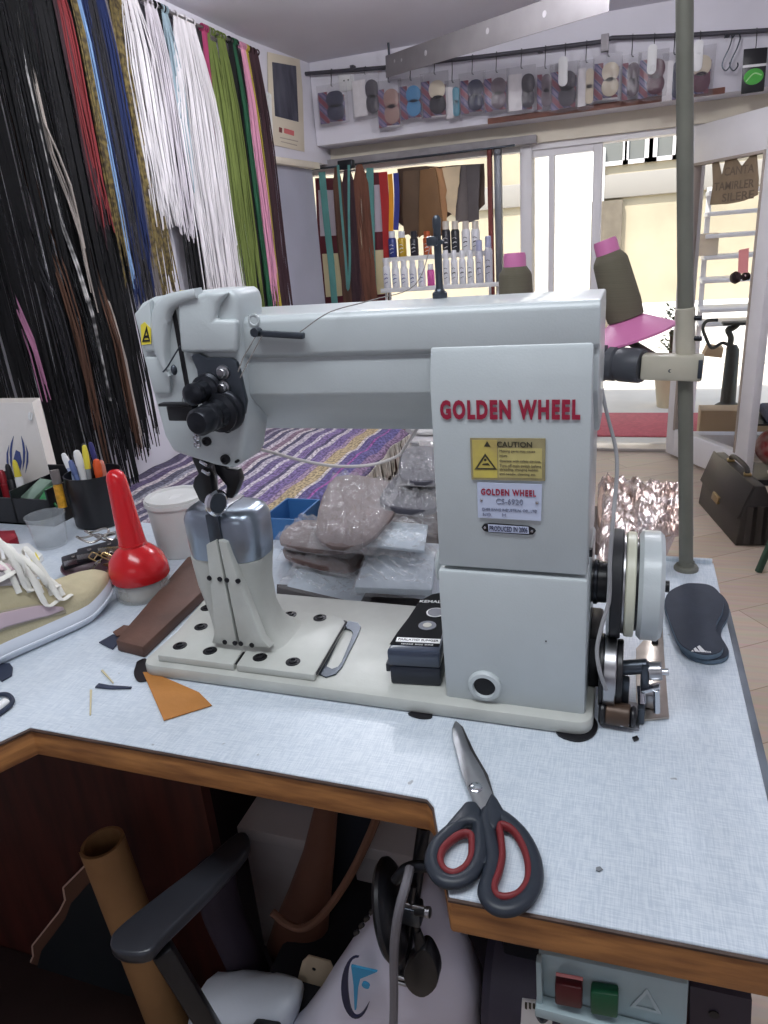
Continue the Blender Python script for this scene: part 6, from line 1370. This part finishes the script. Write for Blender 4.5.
# ================================================================ briefcase, stool and red packets at the right
m_bc = mat('black_briefcase', (44, 40, 38), .4, var=.15, scale=12, bump=.15, bscale=120)
bA = at(698, 503, z=.001); bB = at(735, 546, z=.001)
fd = (bB-bA); fd.z = 0; BWid = fd.length; fd.normalize(); fn_ = Vector((fd.y, -fd.x, 0))
if fn_.dot(CAM-bA) < 0: fn_ = -fn_
bk_ = -fn_
topA = at(704, 464, pl=(bA+bk_*.06, fn_)); hB = max(.26, topA.z-.0)
bc_ = thing('briefcase', 'black leather briefcase with a metal lock standing on the floor by the open door', 'briefcase', tuple((bA+bB)/2))
def bq(u, z, d): return bA+fd*(u*BWid)+bk_*d+Vector((0, 0, z))
mb = MB(); mb.rings([[bq(0, .0, 0), bq(1, 0, 0), bq(1, 0, .15), bq(0, 0, .15)], [bq(.0, hB*.6, .015), bq(1, hB*.6, .015), bq(1, hB*.6, .135), bq(.0, hB*.6, .135)], [bq(.02, hB*.97, .055), bq(.98, hB*.97, .055), bq(.98, hB*.97, .095), bq(.02, hB*.97, .095)]]); mb._bev(mb.bm.faces[:], .006); mb.build('case_body', m_bc, bc_)
mb = MB(); mb.prism([bq(.01, hB*.99, .052), bq(.99, hB*.99, .052), bq(.99, hB*.45, .004), bq(.5, hB*.42, .001), bq(.01, hB*.45, .004)], fn_*.006, bev=.002); mb.build('flap', m_bc, bc_)
MB().prism([bq(.40, hB*.50, .006), bq(.56, hB*.50, .006), bq(.56, hB*.38, .0), bq(.40, hB*.38, .0)], fn_*.012, bev=.002).build('lock', mat('brass_lock', (150, 128, 92), .35, metal=.8), bc_)
MB().tube(curve([bq(.30, hB*.98, .075), bq(.33, hB*1.07, .075), bq(.5, hB*1.10, .075), bq(.67, hB*1.07, .075), bq(.70, hB*.98, .075)], 5), .010, n=8).build('handle', m_bc, bc_)
for q in (.30, .70): MB().box(bq(q, hB*.985, .075), (.03, .03, .012), bev=.003).build('handle_ring', m_brass, bc_)
for k in range(3): MB().prism([bq(1.001, .01, .03+.04*k), bq(1.03, .01, .05+.04*k), bq(1.001, .01, .07+.04*k)], Vector((0, 0, hB*.62))).build('gusset_fold', m_bc, bc_)
# white topped stool with green legs, mostly beyond the right border
s0 = at(757, 572, z=.001); sh0 = at(757, 506, y=s0.y+.05)
so_ = thing('green_stool', 'white topped stool with dark green legs cut by the right border', 'stool', (s0.x+.16, s0.y+.15, 0))
zs_ = .30
MB().box((s0.x+.22, s0.y+.15, zs_), (.34, .34, .014), bev=.004).build('seat_top', mat('stool_top', (214, 206, 196), .5), so_)
for dx, dy in ((0, 0), (.36, 0), (.12, .30), (.36, .30)): MB().bar((s0.x+dx+.004, s0.y+dy, .001), (s0.x+.22+(dx-.18)*.75, s0.y+.15+(dy-.15)*.75, zs_-.0075), .020, .020, bev=.003).build('leg', mat('green_leg', (44, 70, 56), .5), so_)
wf = at(766, 502, z=zs_+.02); tag(MB().prism([Vector((s0.x+.12+.05*math.cos(a)*(1+.25*(i % 2)), s0.y+.08+.05*math.sin(a)*(1+.25*(i % 2)), zs_+.0075)) for i, a in enumerate([j*2*math.pi/14 for j in range(14)])], (0, 0, .03), bev=.004).build('crumpled_tissue', m_paper), 'crumpled white tissue on the green legged stool', 'tissue')
YR = 3.15; rA = at(754, 492, y=YR); 
rs_ = thing('wire_rack', 'dark low rack holding red patterned bags at the right border', 'rack', (rA.x+.2, YR+.15, 0))
MB().span((rA.x-.02, YR, .001), (rA.x+.45, YR+.3, .03)).build('base', m_black, rs_)
zr = at(760, 425, y=YR).z; MB().span((rA.x-.02, YR, zr-.004), (rA.x+.45, YR+.3, zr+.004)).build('upper_shelf', m_blkmet, rs_)
for q in (rA.x-.01, rA.x+.44): MB().span((q-.008, YR+.28, .03), (q+.008, YR+.296, zr+.3)).build('post', m_blkmet, rs_)
m_redb = mat('red_floral', (150, 44, 44), .6, col2=(196, 170, 160), scale=16, detail=2)
rb3 = thing('red_bag', 'red floral patterned bag stuffed in the dark rack at the right border', 'bag', (rA.x+.2, YR+.12, .03))
mb = MB(); mb.ball((rA.x+.20, YR+.13, .031+(zr-.04)/2), .5, (.40, .24, (zr-.05)), u=28, v=18); mb.build('bag_body', m_redb, rb3)
tag(MB().box((rA.x+.20, YR+.13, zr+.03), (.36, .24, .05), bev=.012).build('folded_cloth', mat('blue_grey_cloth', (84, 90, 110), .8, var=.2, scale=20)), 'blue grey folded cloth on the rack above the red bag', 'cloth')
# ================================================================ under the table
def A_(px, py, y): return at(px, py, y=y)
m_dkp = mat('black_armrest', (44, 46, 52), .28, var=.1)
# chair with black armrest pushed in below the table
ch = thing('office_chair', 'black office chair pushed under the table, its shiny armrest pointing forward', 'chair', (-.10, .12, 0))
zA = .60
pts = [(110, 938), (118, 926), (150, 900), (200, 862), (236, 832), (248, 834), (246, 850), (212, 888), (164, 935), (148, 952), (126, 954), (112, 948)]
P = ats(pts, z=zA)
MB().prism(closed_curve(P, 3), (0, 0, -.016), bev=.004, seg=3).build('arm_pad', m_dkp, ch)
pc = (P[0]+P[8])/2; pe = P[4]
MB().bar(P[1].lerp(P[9], .5)+Vector((.012, .02, -.027)), P[1].lerp(P[9], .5)+Vector((.045, .06, -.30)), .035, .022, bev=.004).build('arm_post', m_black, ch)
mid = sum(P, Vector())/len(P)
MB().box((mid.x+.10, mid.y+.26, .24), (.24, .26, .07), bev=.025, seg=3).build('seat', mat('black_fabric', (26, 26, 32), .9), ch)
MB().bar(P[1].lerp(P[9], .5)+Vector((.045, .06, -.29)), (mid.x+.02, mid.y+.16, .24), .035, .022, bev=.004).build('arm_bracket', m_black, ch)
MB().cyl((mid.x+.10, mid.y+.26, .10), (mid.x+.10, mid.y+.26, .205), .025, n=16).build('gas_column', m_black, ch)
for k in range(5):
    a = k*2*math.pi/5+.3; e = Vector((mid.x+.10+.15*math.cos(a), mid.y+.26+.15*math.sin(a), .079)); MB().bar((mid.x+.10, mid.y+.26, .115), e, .035, .025, bev=.005).build('base_leg', m_black, ch)
    MB().cyl(e+Vector((-.012*math.sin(a), .012*math.cos(a), -.037)), e+Vector((.012*math.sin(a), -.012*math.cos(a), -.037)), .027, n=16, bev=.004).build('caster', m_black, ch)
# tan leather roll
ra_ = A_(102, 842, .035); rb5 = A_(176, 1040, .035); ax = (rb5-ra_)
lr_ = thing('leather_roll', 'tan leather roll standing upright under the table at the left', 'roll', (rb5.x, .035, 0))
mb = MB(); n_ = 40; axn_ = ax.normalized(); u1 = axn_.orthogonal().normalized(); u2 = axn_.cross(u1); L_ = ra_.z/abs(axn_.z)-.004
rs = []
for t in (0, .03, .5, 1):
    rs.append([ra_+axn_*(L_*t)+(u1*math.cos(a)+u2*math.sin(a))*(.029+.0022*a/6.28) for a in [i*4*math.pi/n_ for i in range(n_+1)]] + [ra_+axn_*(L_*t)+(u1*math.cos(a)+u2*math.sin(a))*(.0262+.0022*a/6.28) for a in [i*4*math.pi/n_ for i in reversed(range(n_+1))]])
mb.rings(rs); mb.build('rolled_sheet', mat('roll_tan', (150, 112, 72), .7, var=.12, scale=10), lr_, ang=60)
# board with scalloped pale edge
bd = thing('shaped_board', 'dark framed board with a scalloped pale edge leaning under the table at the left', 'board', tuple(A_(70, 1020, .06)))
yb5 = .098
bp5 = [(90, 862), (64, 888), (66, 900), (60, 912), (33, 946), (34, 956), (26, 974), (36, 1010), (44, 1050), (150, 1050), (160, 980), (130, 900)]
MB().prism(ats(bp5, y=yb5), (0, .012, 0)).build('frame_board', mat('brown_board', (96, 66, 50), .6), bd)
MB().prism(ats([(92, 880), (72, 902), (66, 918), (42, 950), (36, 974), (54, 1050), (146, 1050), (152, 980), (124, 912)], y=yb5-.001), (0, -.002, 0)).build('dark_panel', mat('dark_green_panel', (24, 30, 34), .6), bd)
MB().tube(ats(bp5[:9], y=yb5+.004), .0032, n=6).build('pale_edging', mat('pale_edging', (206, 176, 156), .6), bd)
# brown leather boot shaft and its strap
bt5 = thing('brown_boot', 'tall brown leather boot shaft with a strap standing among boxes under the table', 'boot', tuple(A_(305, 960, .10)))
mb = MB(); rs = []
for (xl, xr, py) in ((316, 338, 800), (304, 334, 850), (290, 330, 890), (276, 326, 925), (270, 322, 945), (276, 318, 962), (288, 308, 968)):
    a = A_(xl, py, .12); b = A_(xr, py+4, .12); c = (a+b)/2; r = (b-a).length/2
    rs.append([c+Vector((math.cos(q)*r, math.sin(q)*r*.7, 0)) for q in [i*2*math.pi/24 for i in range(24)]])
mb.rings(rs); mb.build('shaft', mat('boot_brown', (98, 62, 46), .6, var=.12, scale=10), bt5, ang=60)
mb = MB(); mb.tube(curve(ats([(272, 912), (284, 922), (298, 928), (312, 924), (330, 906), (352, 872), (372, 830), (380, 806)], y=.072), 5), .0058, n=8, ); mb.build('strap', mat('boot_strap', (120, 84, 64), .6), bt5)
tag(MB().prism(ats([(336, 800), (376, 806), (366, 850), (340, 896), (328, 890)], y=.17), (0, .03, 0), bev=.006).build('dark_cloth', mat('dark_teal_cloth', (30, 36, 46), .8)), 'dark cloth hanging behind the brown boot', 'cloth')
# pale drawer boxes at the back
def drawer(px, label):
    P = ats(px, y=.22); o = thing('carton', label, 'box', tuple(P[3]), 0, 'pale boxes at the back under the table')
    zlow = min(p.z for p in P); x0, x1 = min(p.x for p in P), max(p.x for p in P); zt = max(p.z for p in P)
    MB().span((x0, .22, .0505), (x1, .36, zt), bev=.004).build('box_body', mat('pale_carton', (196, 190, 190), .7, var=.06), o)
    MB().span((x0-.004, .212, zt-.02), (x1+.004, .364, zt+.004), bev=.002).build('box_lid', mat('pale_lid', (206, 200, 198), .7), o)
drawer([(246, 832), (310, 840), (310, 890), (252, 884)], 'pale carton with a lid behind the brown boot, left one')
drawer([(352, 846), (428, 858), (428, 910), (360, 902)], 'pale carton with a lid behind the black wheel, right one')
c = A_(296, 818, .29); c.z = at(280, 834, y=.22).z+.0245; bt6 = thing('blue_bottle', 'small blue glossy bottle barely lit under the table edge', 'bottle', tuple(c))
tag(bt6); MB().ball(c, .020, (1.1, .9, .8)).build('glass_body', mat('blue_gloss', (40, 70, 150), .15), bt6); MB().cyl(c+Vector((0, 0, .014)), c+Vector((0, 0, .036)), .008, n=14).build('neck', mat('blue_gloss', (40, 70, 150), .15), bt6)
# dark trousers-like cloth roll
mb = MB(); mb.tube(curve(ats([(214, 870), (222, 910), (240, 950), (262, 1000), (276, 1040)], y=.07), 5), [.03]*21, n=14); tag(mb.build('dark_fabric_roll', mat('aubergine_cloth', (50, 42, 54), .85, var=.15)), 'dark purplish fabric roll leaning left of the brown boot', 'fabric')
# white plastic bags
m_pbag = mat('white_poly_bag', (214, 212, 226), .4, var=.03, scale=10, bump=.4, bscale=14)
def sack(outline, y0, depth, m_, name, label, cat, bulge=1., seed=0):
    P = ats(outline, y=y0); ce = sum(P, Vector())/len(P); o = thing(name, label, cat, tuple(ce)); n = len(P); cc = closed_curve(P, 4); mb = MB(); rs = []
    for k in range(9):
        a = -math.pi/2+math.pi*k/8; s_ = math.cos(a); d = math.sin(a)*depth
        ring = []
        for i, p in enumerate(cc):
            q = ce+(p-ce)*max(.02, s_**.45); w_ = noise.noise(Vector((q.x*22+seed, q.z*22, k*.7)))*.010
            v_ = Vector((q.x, y0+d+w_, q.z+w_*.4)); v_.z = max(v_.z, .0015); ring.append(v_)
        rs.append(ring)
    mb.rings(rs); mb.build('bag_skin', m_, o, ang=180); return o, ce
yb6 = -.02
so2, ce2 = sack([(270, 1066), (312, 1004), (352, 940), (384, 902), (420, 876), (438, 892), (462, 940), (478, 975), (480, 1010), (470, 1060), (400, 1075)], yb6, .05, m_pbag, 'logo_bag', 'white plastic carrier bag with a navy and blue emblem under the table', 'bag', seed=2)
yl = yb6-.062
lo = MB()
def arc(cx_, cy_, rx, ry, a0, a1, w0, n=20):
    o_ = []; i_ = []
    for k in range(n+1):
        a = R(a0+(a1-a0)*k/n); w = w0*math.sin(math.pi*(k/n))**.8+.4
        o_.append((cx_+rx*math.cos(a), cy_-ry*math.sin(a))); i_.append((cx_+(rx-w)*math.cos(a), cy_-(ry-w*.5)*math.sin(a)))
    return o_+i_[::-1]
lo.prism(ats(arc(356, 988, 15, 31, 80, 330, 6.5), y=yl), (0, .0025, 0)); lo.build('emblem_arc', mat('emblem_navy', (26, 32, 64), .5), so2)
l2 = MB(); l2.prism(ats([(351, 966), (377, 972), (360, 979), (357.5, 990), (356, 1010), (354.5, 1010), (353.5, 985)], y=yl), (0, .0025, 0)); l2.build('emblem_sail', mat('emblem_cyan', (52, 142, 186), .5), so2)
l3 = MB(); cq3 = at(365.5, 986, y=yl); l3.cyl(cq3, cq3+Vector((0, .0025, 0)), .0046, n=20); l3.build('emblem_dot', mat('emblem_cyan', (52, 142, 186), .5), so2)
for k in range(4):
    MB().prism(ats([(353+k*5.2, 933-k*7), (357+k*5.2, 931-k*7), (359+k*5.2, 934-k*7), (354.5+k*5.2, 937-k*7)], y=yl+.012), (0, .003, 0)).build('print_mark', m_black, so2)
sack([(190, 1060), (196, 1000), (204, 990), (228, 988), (286, 990), (300, 1004), (292, 1030), (280, 1060)], .0, .045, mat('crumpled_poly', (206, 214, 224), .3, bump=.8, bscale=26), 'plastic_bag', 'crumpled glossy white plastic bag at the bottom edge below the brown boot', 'bag', seed=7)
tg = MB(); tg.prism(ats([(302, 962), (308, 956), (330, 962), (334, 972), (316, 1004), (292, 1000)], y=.035), (0, .003, 0), bev=.0008); t_o = thing('hang_tag', 'cream cardboard tag with a punched hole beside the logo bag', 'tag', tuple(A_(316, 980, .035))); tg.build('card', mat('cream_tag', (196, 180, 152), .7), t_o)
cq4 = at(314, 969, y=.0345); MB().cyl(cq4, cq4+Vector((0, -.0006, 0)), .0028, n=14).build('hole', m_black, t_o)
# bobbin winder style wheel on a rod bracket under the table, with cord and plug
kw = thing('knee_wheel', 'black wheel on a rod bracket hanging below the table edge, left of the scissors', 'wheel', tuple(A_(400, 900, -.09)))
c = A_(391, 909, -.085); dq = (c-CAM).normalized(); wd_ = (Vector((dq.y, -dq.x, 0)).normalized()*.95 - dq*.28).normalized()
MB().lathe([(.002, -.010), (.036, -.009), (.046, -.006), (.050, -.002), (.050, .002), (.046, .006), (.036, .009), (.012, .010), (.002, .011)], c, wd_, n=48).build('wheel_disc', m_black, kw)
MB().tube([A_(424, 826, -.070), A_(418, 868, -.075), A_(408, 940, -.08), A_(399, 978, -.08)], .0068, n=12).build('rod', m_blkmet, kw)
MB().tube(curve(ats([(396, 880), (404, 870), (416, 866), (430, 866), (440, 856)], y=-.095), 5), .0055, n=10).build('hooked_arm', m_blkmet, kw)
b = MB(); b.box(A_(411, 911, -.088), (.024, .018, .024), bev=.003); b.build('clamp_block', m_gun, kw)
MB().cyl(A_(416, 912, -.095), A_(427, 913, -.10), .0035, n=12).build('clamp_screw', m_steel, kw)
MB().cyl(A_(426, 912, -.10), A_(430, 912.5, -.10), .0055, n=12).build('screw_head', m_steel, kw)
MB().box(A_(411, 906, -.094), (.030, .003, .006), bev=.001).build('clamp_plate', m_steel, kw)
mb = MB(); mb.tube(curve([A_(393, 1040, -.13), A_(394, 1000, -.13), A_(394, 950, -.132), A_(398, 915, -.13), A_(405, 888, -.12), A_(410, 868, -.10)], 6), .0046, n=8); tag(mb.build('grey_cord', mat('grey_rubber_cord', (116, 114, 120), .5)), 'grey cord running down in front of the black wheel', 'cord')
pg = thing('power_plug', 'black mains plug hanging from its cord in front of the logo bag', 'plug', tuple(A_(424, 975, -.10)))
yp_ = -.10
MB().prism(closed_curve(ats([(413, 958), (421, 950), (429, 954), (437, 972), (436, 988), (424, 998), (412, 994), (404, 982), (405, 968)], y=yp_), 3), (0, .018, 0), bev=.005).build('plug_body', m_black, pg)
MB().tube(ats([(424, 960), (421, 946), (417, 930)], y=yp_+.008), [.0085, .007, .0042], n=10).build('strain_relief', m_black, pg)
MB().tube(curve(ats([(417, 932), (415, 922), (412, 905), (414, 885)], y=yp_+.008), 5), .0036, n=8).build('lead', m_black, pg)
for q in ((405, 979), (407, 985)): a = at(*q, y=yp_+.009); MB().cyl(a, a+Vector((-.012, 0, .001)), .0024, n=10).build('pin', m_steel, pg)
# switch box on the table front
ysw = -.185
sb = thing('switch_box', 'pale blue metal switch box with a red and a green button under the table edge', 'switch box', tuple(A_(610, 975, ysw)))
m_box = mat('pale_blue_metal', (168, 188, 192), .4)
q = ats([(538, 953), (689, 985), (686, 1038), (540, 1001)], y=ysw); zt = T-.0385
mb = MB(); mb.prism([Vector((p.x, ysw, min(p.z, zt))) for p in q], (0, .10, 0), bev=.003); mb.build('box_shell', m_box, sb)
MB().prism([p+Vector((0, -.001, .0)) for p in ats([(537, 992), (687, 1031), (686, 1041), (537, 1001)], y=ysw)], (0, -.012, 0), bev=.001).build('lower_lip', m_box, sb)
MB().prism(ats([(537, 953), (542, 954), (544, 1000), (538, 1000)], y=ysw-.001), (0, -.008, 0), bev=.001).build('side_lip', m_box, sb)
def button(px, m_, nm):
    P = ats(px, y=ysw-.0012); MB().prism(P, (0, -.010, 0), bev=.002).build(nm, m_, sb)
button([(556, 972), (583, 977), (583, 998), (556, 993)], mat('dark_red_button', (80, 22, 28), .35), 'red_button'); button([(591, 980), (619, 984), (618, 1007), (591, 1002)], mat('green_button', (20, 84, 54), .35), 'green_button')
MB().prism(ats([(556, 972), (583, 977), (583, 980), (556, 975)], y=ysw-.0115), (0, -.0008, 0)).build('button_text', mat('pale_red_print', (190, 120, 120), .5), sb)
tr5 = MB(); tr5.frame(ats([(630, 1006), (662, 1014), (647, 988)], y=ysw-.0004), ats([(636, 1005), (656, 1010), (647, 993)], y=ysw-.0004), (0, -.0006, 0)); tr5.build('embossed_triangle', mat('pale_blue_metal2', (184, 200, 204), .4), sb)
cl5 = thing('cable_label', 'white label with a cable clip beside the switch box', 'label', tuple(A_(528, 1010, ysw+.02)))
MB().prism(ats([(522, 1000), (552, 1004), (552, 1040), (520, 1036)], y=ysw+.02), (0, .002, 0)).build('paper', m_paper, cl5)
for k in range(4): MB().prism(ats([(525+k*4, 1002+k*.6), (527+k*4, 1002.5+k*.6), (527+k*4, 1009), (525+k*4, 1008)], y=ysw+.0195), (0, -.0005, 0)).build('print_bar', m_ink, cl5)
MB().tube(curve(ats([(540, 1003), (538, 1014), (542, 1020), (547, 1016), (547, 1004)], y=ysw+.014), 4), .0026, n=7).build('clip', m_gun, cl5)
mb = MB(); mb.tube(curve(ats([(572, 1004), (566, 1016), (560, 1040)], y=ysw+.05), 5), .0032, n=7); tag(mb.build('beige_cord', mat('beige_cord', (190, 176, 150), .6)), 'beige cord leaving the switch box downwards', 'cord')
mo = thing('clutch_motor', 'dark purple grey motor housing under the table behind the switch box', 'motor', (.50, -.02, .5))
mc5 = A_(515, 985, .0); MB().cyl((mc5.x-.03, .02, mc5.z), (mc5.x+.10, .02, mc5.z), .085, n=40, bev=.01).build('motor_body', mat('motor_paint', (58, 54, 68), .5, var=.1), mo)
MB().cyl((mc5.x+.10, .02, mc5.z), (mc5.x+.13, .02, mc5.z), .05, n=32, bev=.004).build('motor_pulley', m_blkmet, mo)
MB().span((mc5.x-.01, -.02, mc5.z+.07), (mc5.x+.08, .06, T-.0385), bev=.004).build('mount', m_blkmet, mo)
mr_ = A_(730, 1000, -.14); dk = thing('control_panel', 'dark purple panel under the right end of the table beside the switch box', 'panel', tuple(mr_))
MB().prism(ats([(690, 986), (752, 1000), (750, 1045), (690, 1040)], y=-.16), (0, .02, 0)).build('panel_board', mat('dark_purple_panel', (56, 50, 62), .6), dk)
c = at(714, 1014, y=-.1602); MB().cyl(c, c+Vector((0, -.001, 0)), .004, n=12).build('hole', m_black, dk)

tag(MB().span((-.95, -.55, .0006), (-.03, .113, .006), bev=.001).build('floor_darkener', mat('floor_darkener_brown', (46, 28, 24), .85, var=.2, scale=8)), 'added dark reddish brown sheet that keeps the floor dark under the left half of the work table', 'mat')  # added sheet, its dark colour stands in for the darkness below the table
# ================================================================ light
wd = bpy.data.worlds.new('world'); SC.world = wd; wd.use_nodes = True
nt = wd.node_tree; bg = nt.nodes['Background']; sk = nt.nodes.new('ShaderNodeTexSky'); sk.sky_type = 'NISHITA'; sk.sun_disc = False
sk.sun_elevation = R(52); sk.sun_rotation = R(180); sk.altitude = 200; sk.air_density = 1.2; sk.dust_density = 2
nt.links.new(sk.outputs['Color'], bg.inputs['Color']); bg.inputs['Strength'].default_value = .35
def light(name, typ, loc, energy, col, size=None, rot=None, to=None):
    l = bpy.data.lights.new(name, typ); l.energy = energy; l.color = col
    o = bpy.data.objects.new(name, l); COL.objects.link(o); o.location = loc
    if typ == 'AREA': l.shape = 'RECTANGLE'; l.size, l.size_y = size
    if to is not None: o.rotation_euler = (Vector(to)-Vector(loc)).to_track_quat('-Z', 'Y').to_euler()
    return o
sun = light('sun', 'SUN', (0, -5, 8), 6.5, (1, .95, .84), to=(.8, 1.2, 0)); sun.data.angle = R(.6)
sun.rotation_euler = Vector((.25, .55, -.85)).to_track_quat('-Z', 'Y').to_euler()
light('ceiling_tube_light', 'AREA', (.30, -.42, CEIL-.03), 17.5, (.90, .95, 1.0), (1.3, .35), to=(.30, -.40, 0))
light('ceiling_tube_light', 'AREA', (-.35, 1.45, CEIL-.03), 7, (.90, .95, 1.0), (1.3, .2), to=(-.35, 1.4, 0))
for x_ in (-.35, .55):
    b_ = light('fill_light', 'POINT', (x_, 1.9, CEIL-.09), 22, (.96, .96, 1.0)); b_.data.shadow_soft_size = .05  # added fill points without fixtures, brighten ceiling, header and display
light('rear_shop_light', 'AREA', (.5, -2.4, 2.05), 5, (.92, .96, 1.0), (1.4, 1.0), to=(.3, 0, 1.0))
vs = SC.view_settings; vs.view_transform = 'Standard'; vs.look = 'None'; vs.gamma = 1; vs.exposure = -0.10; vs.use_curve_mapping = False
SC.display_settings.display_device = 'sRGB'
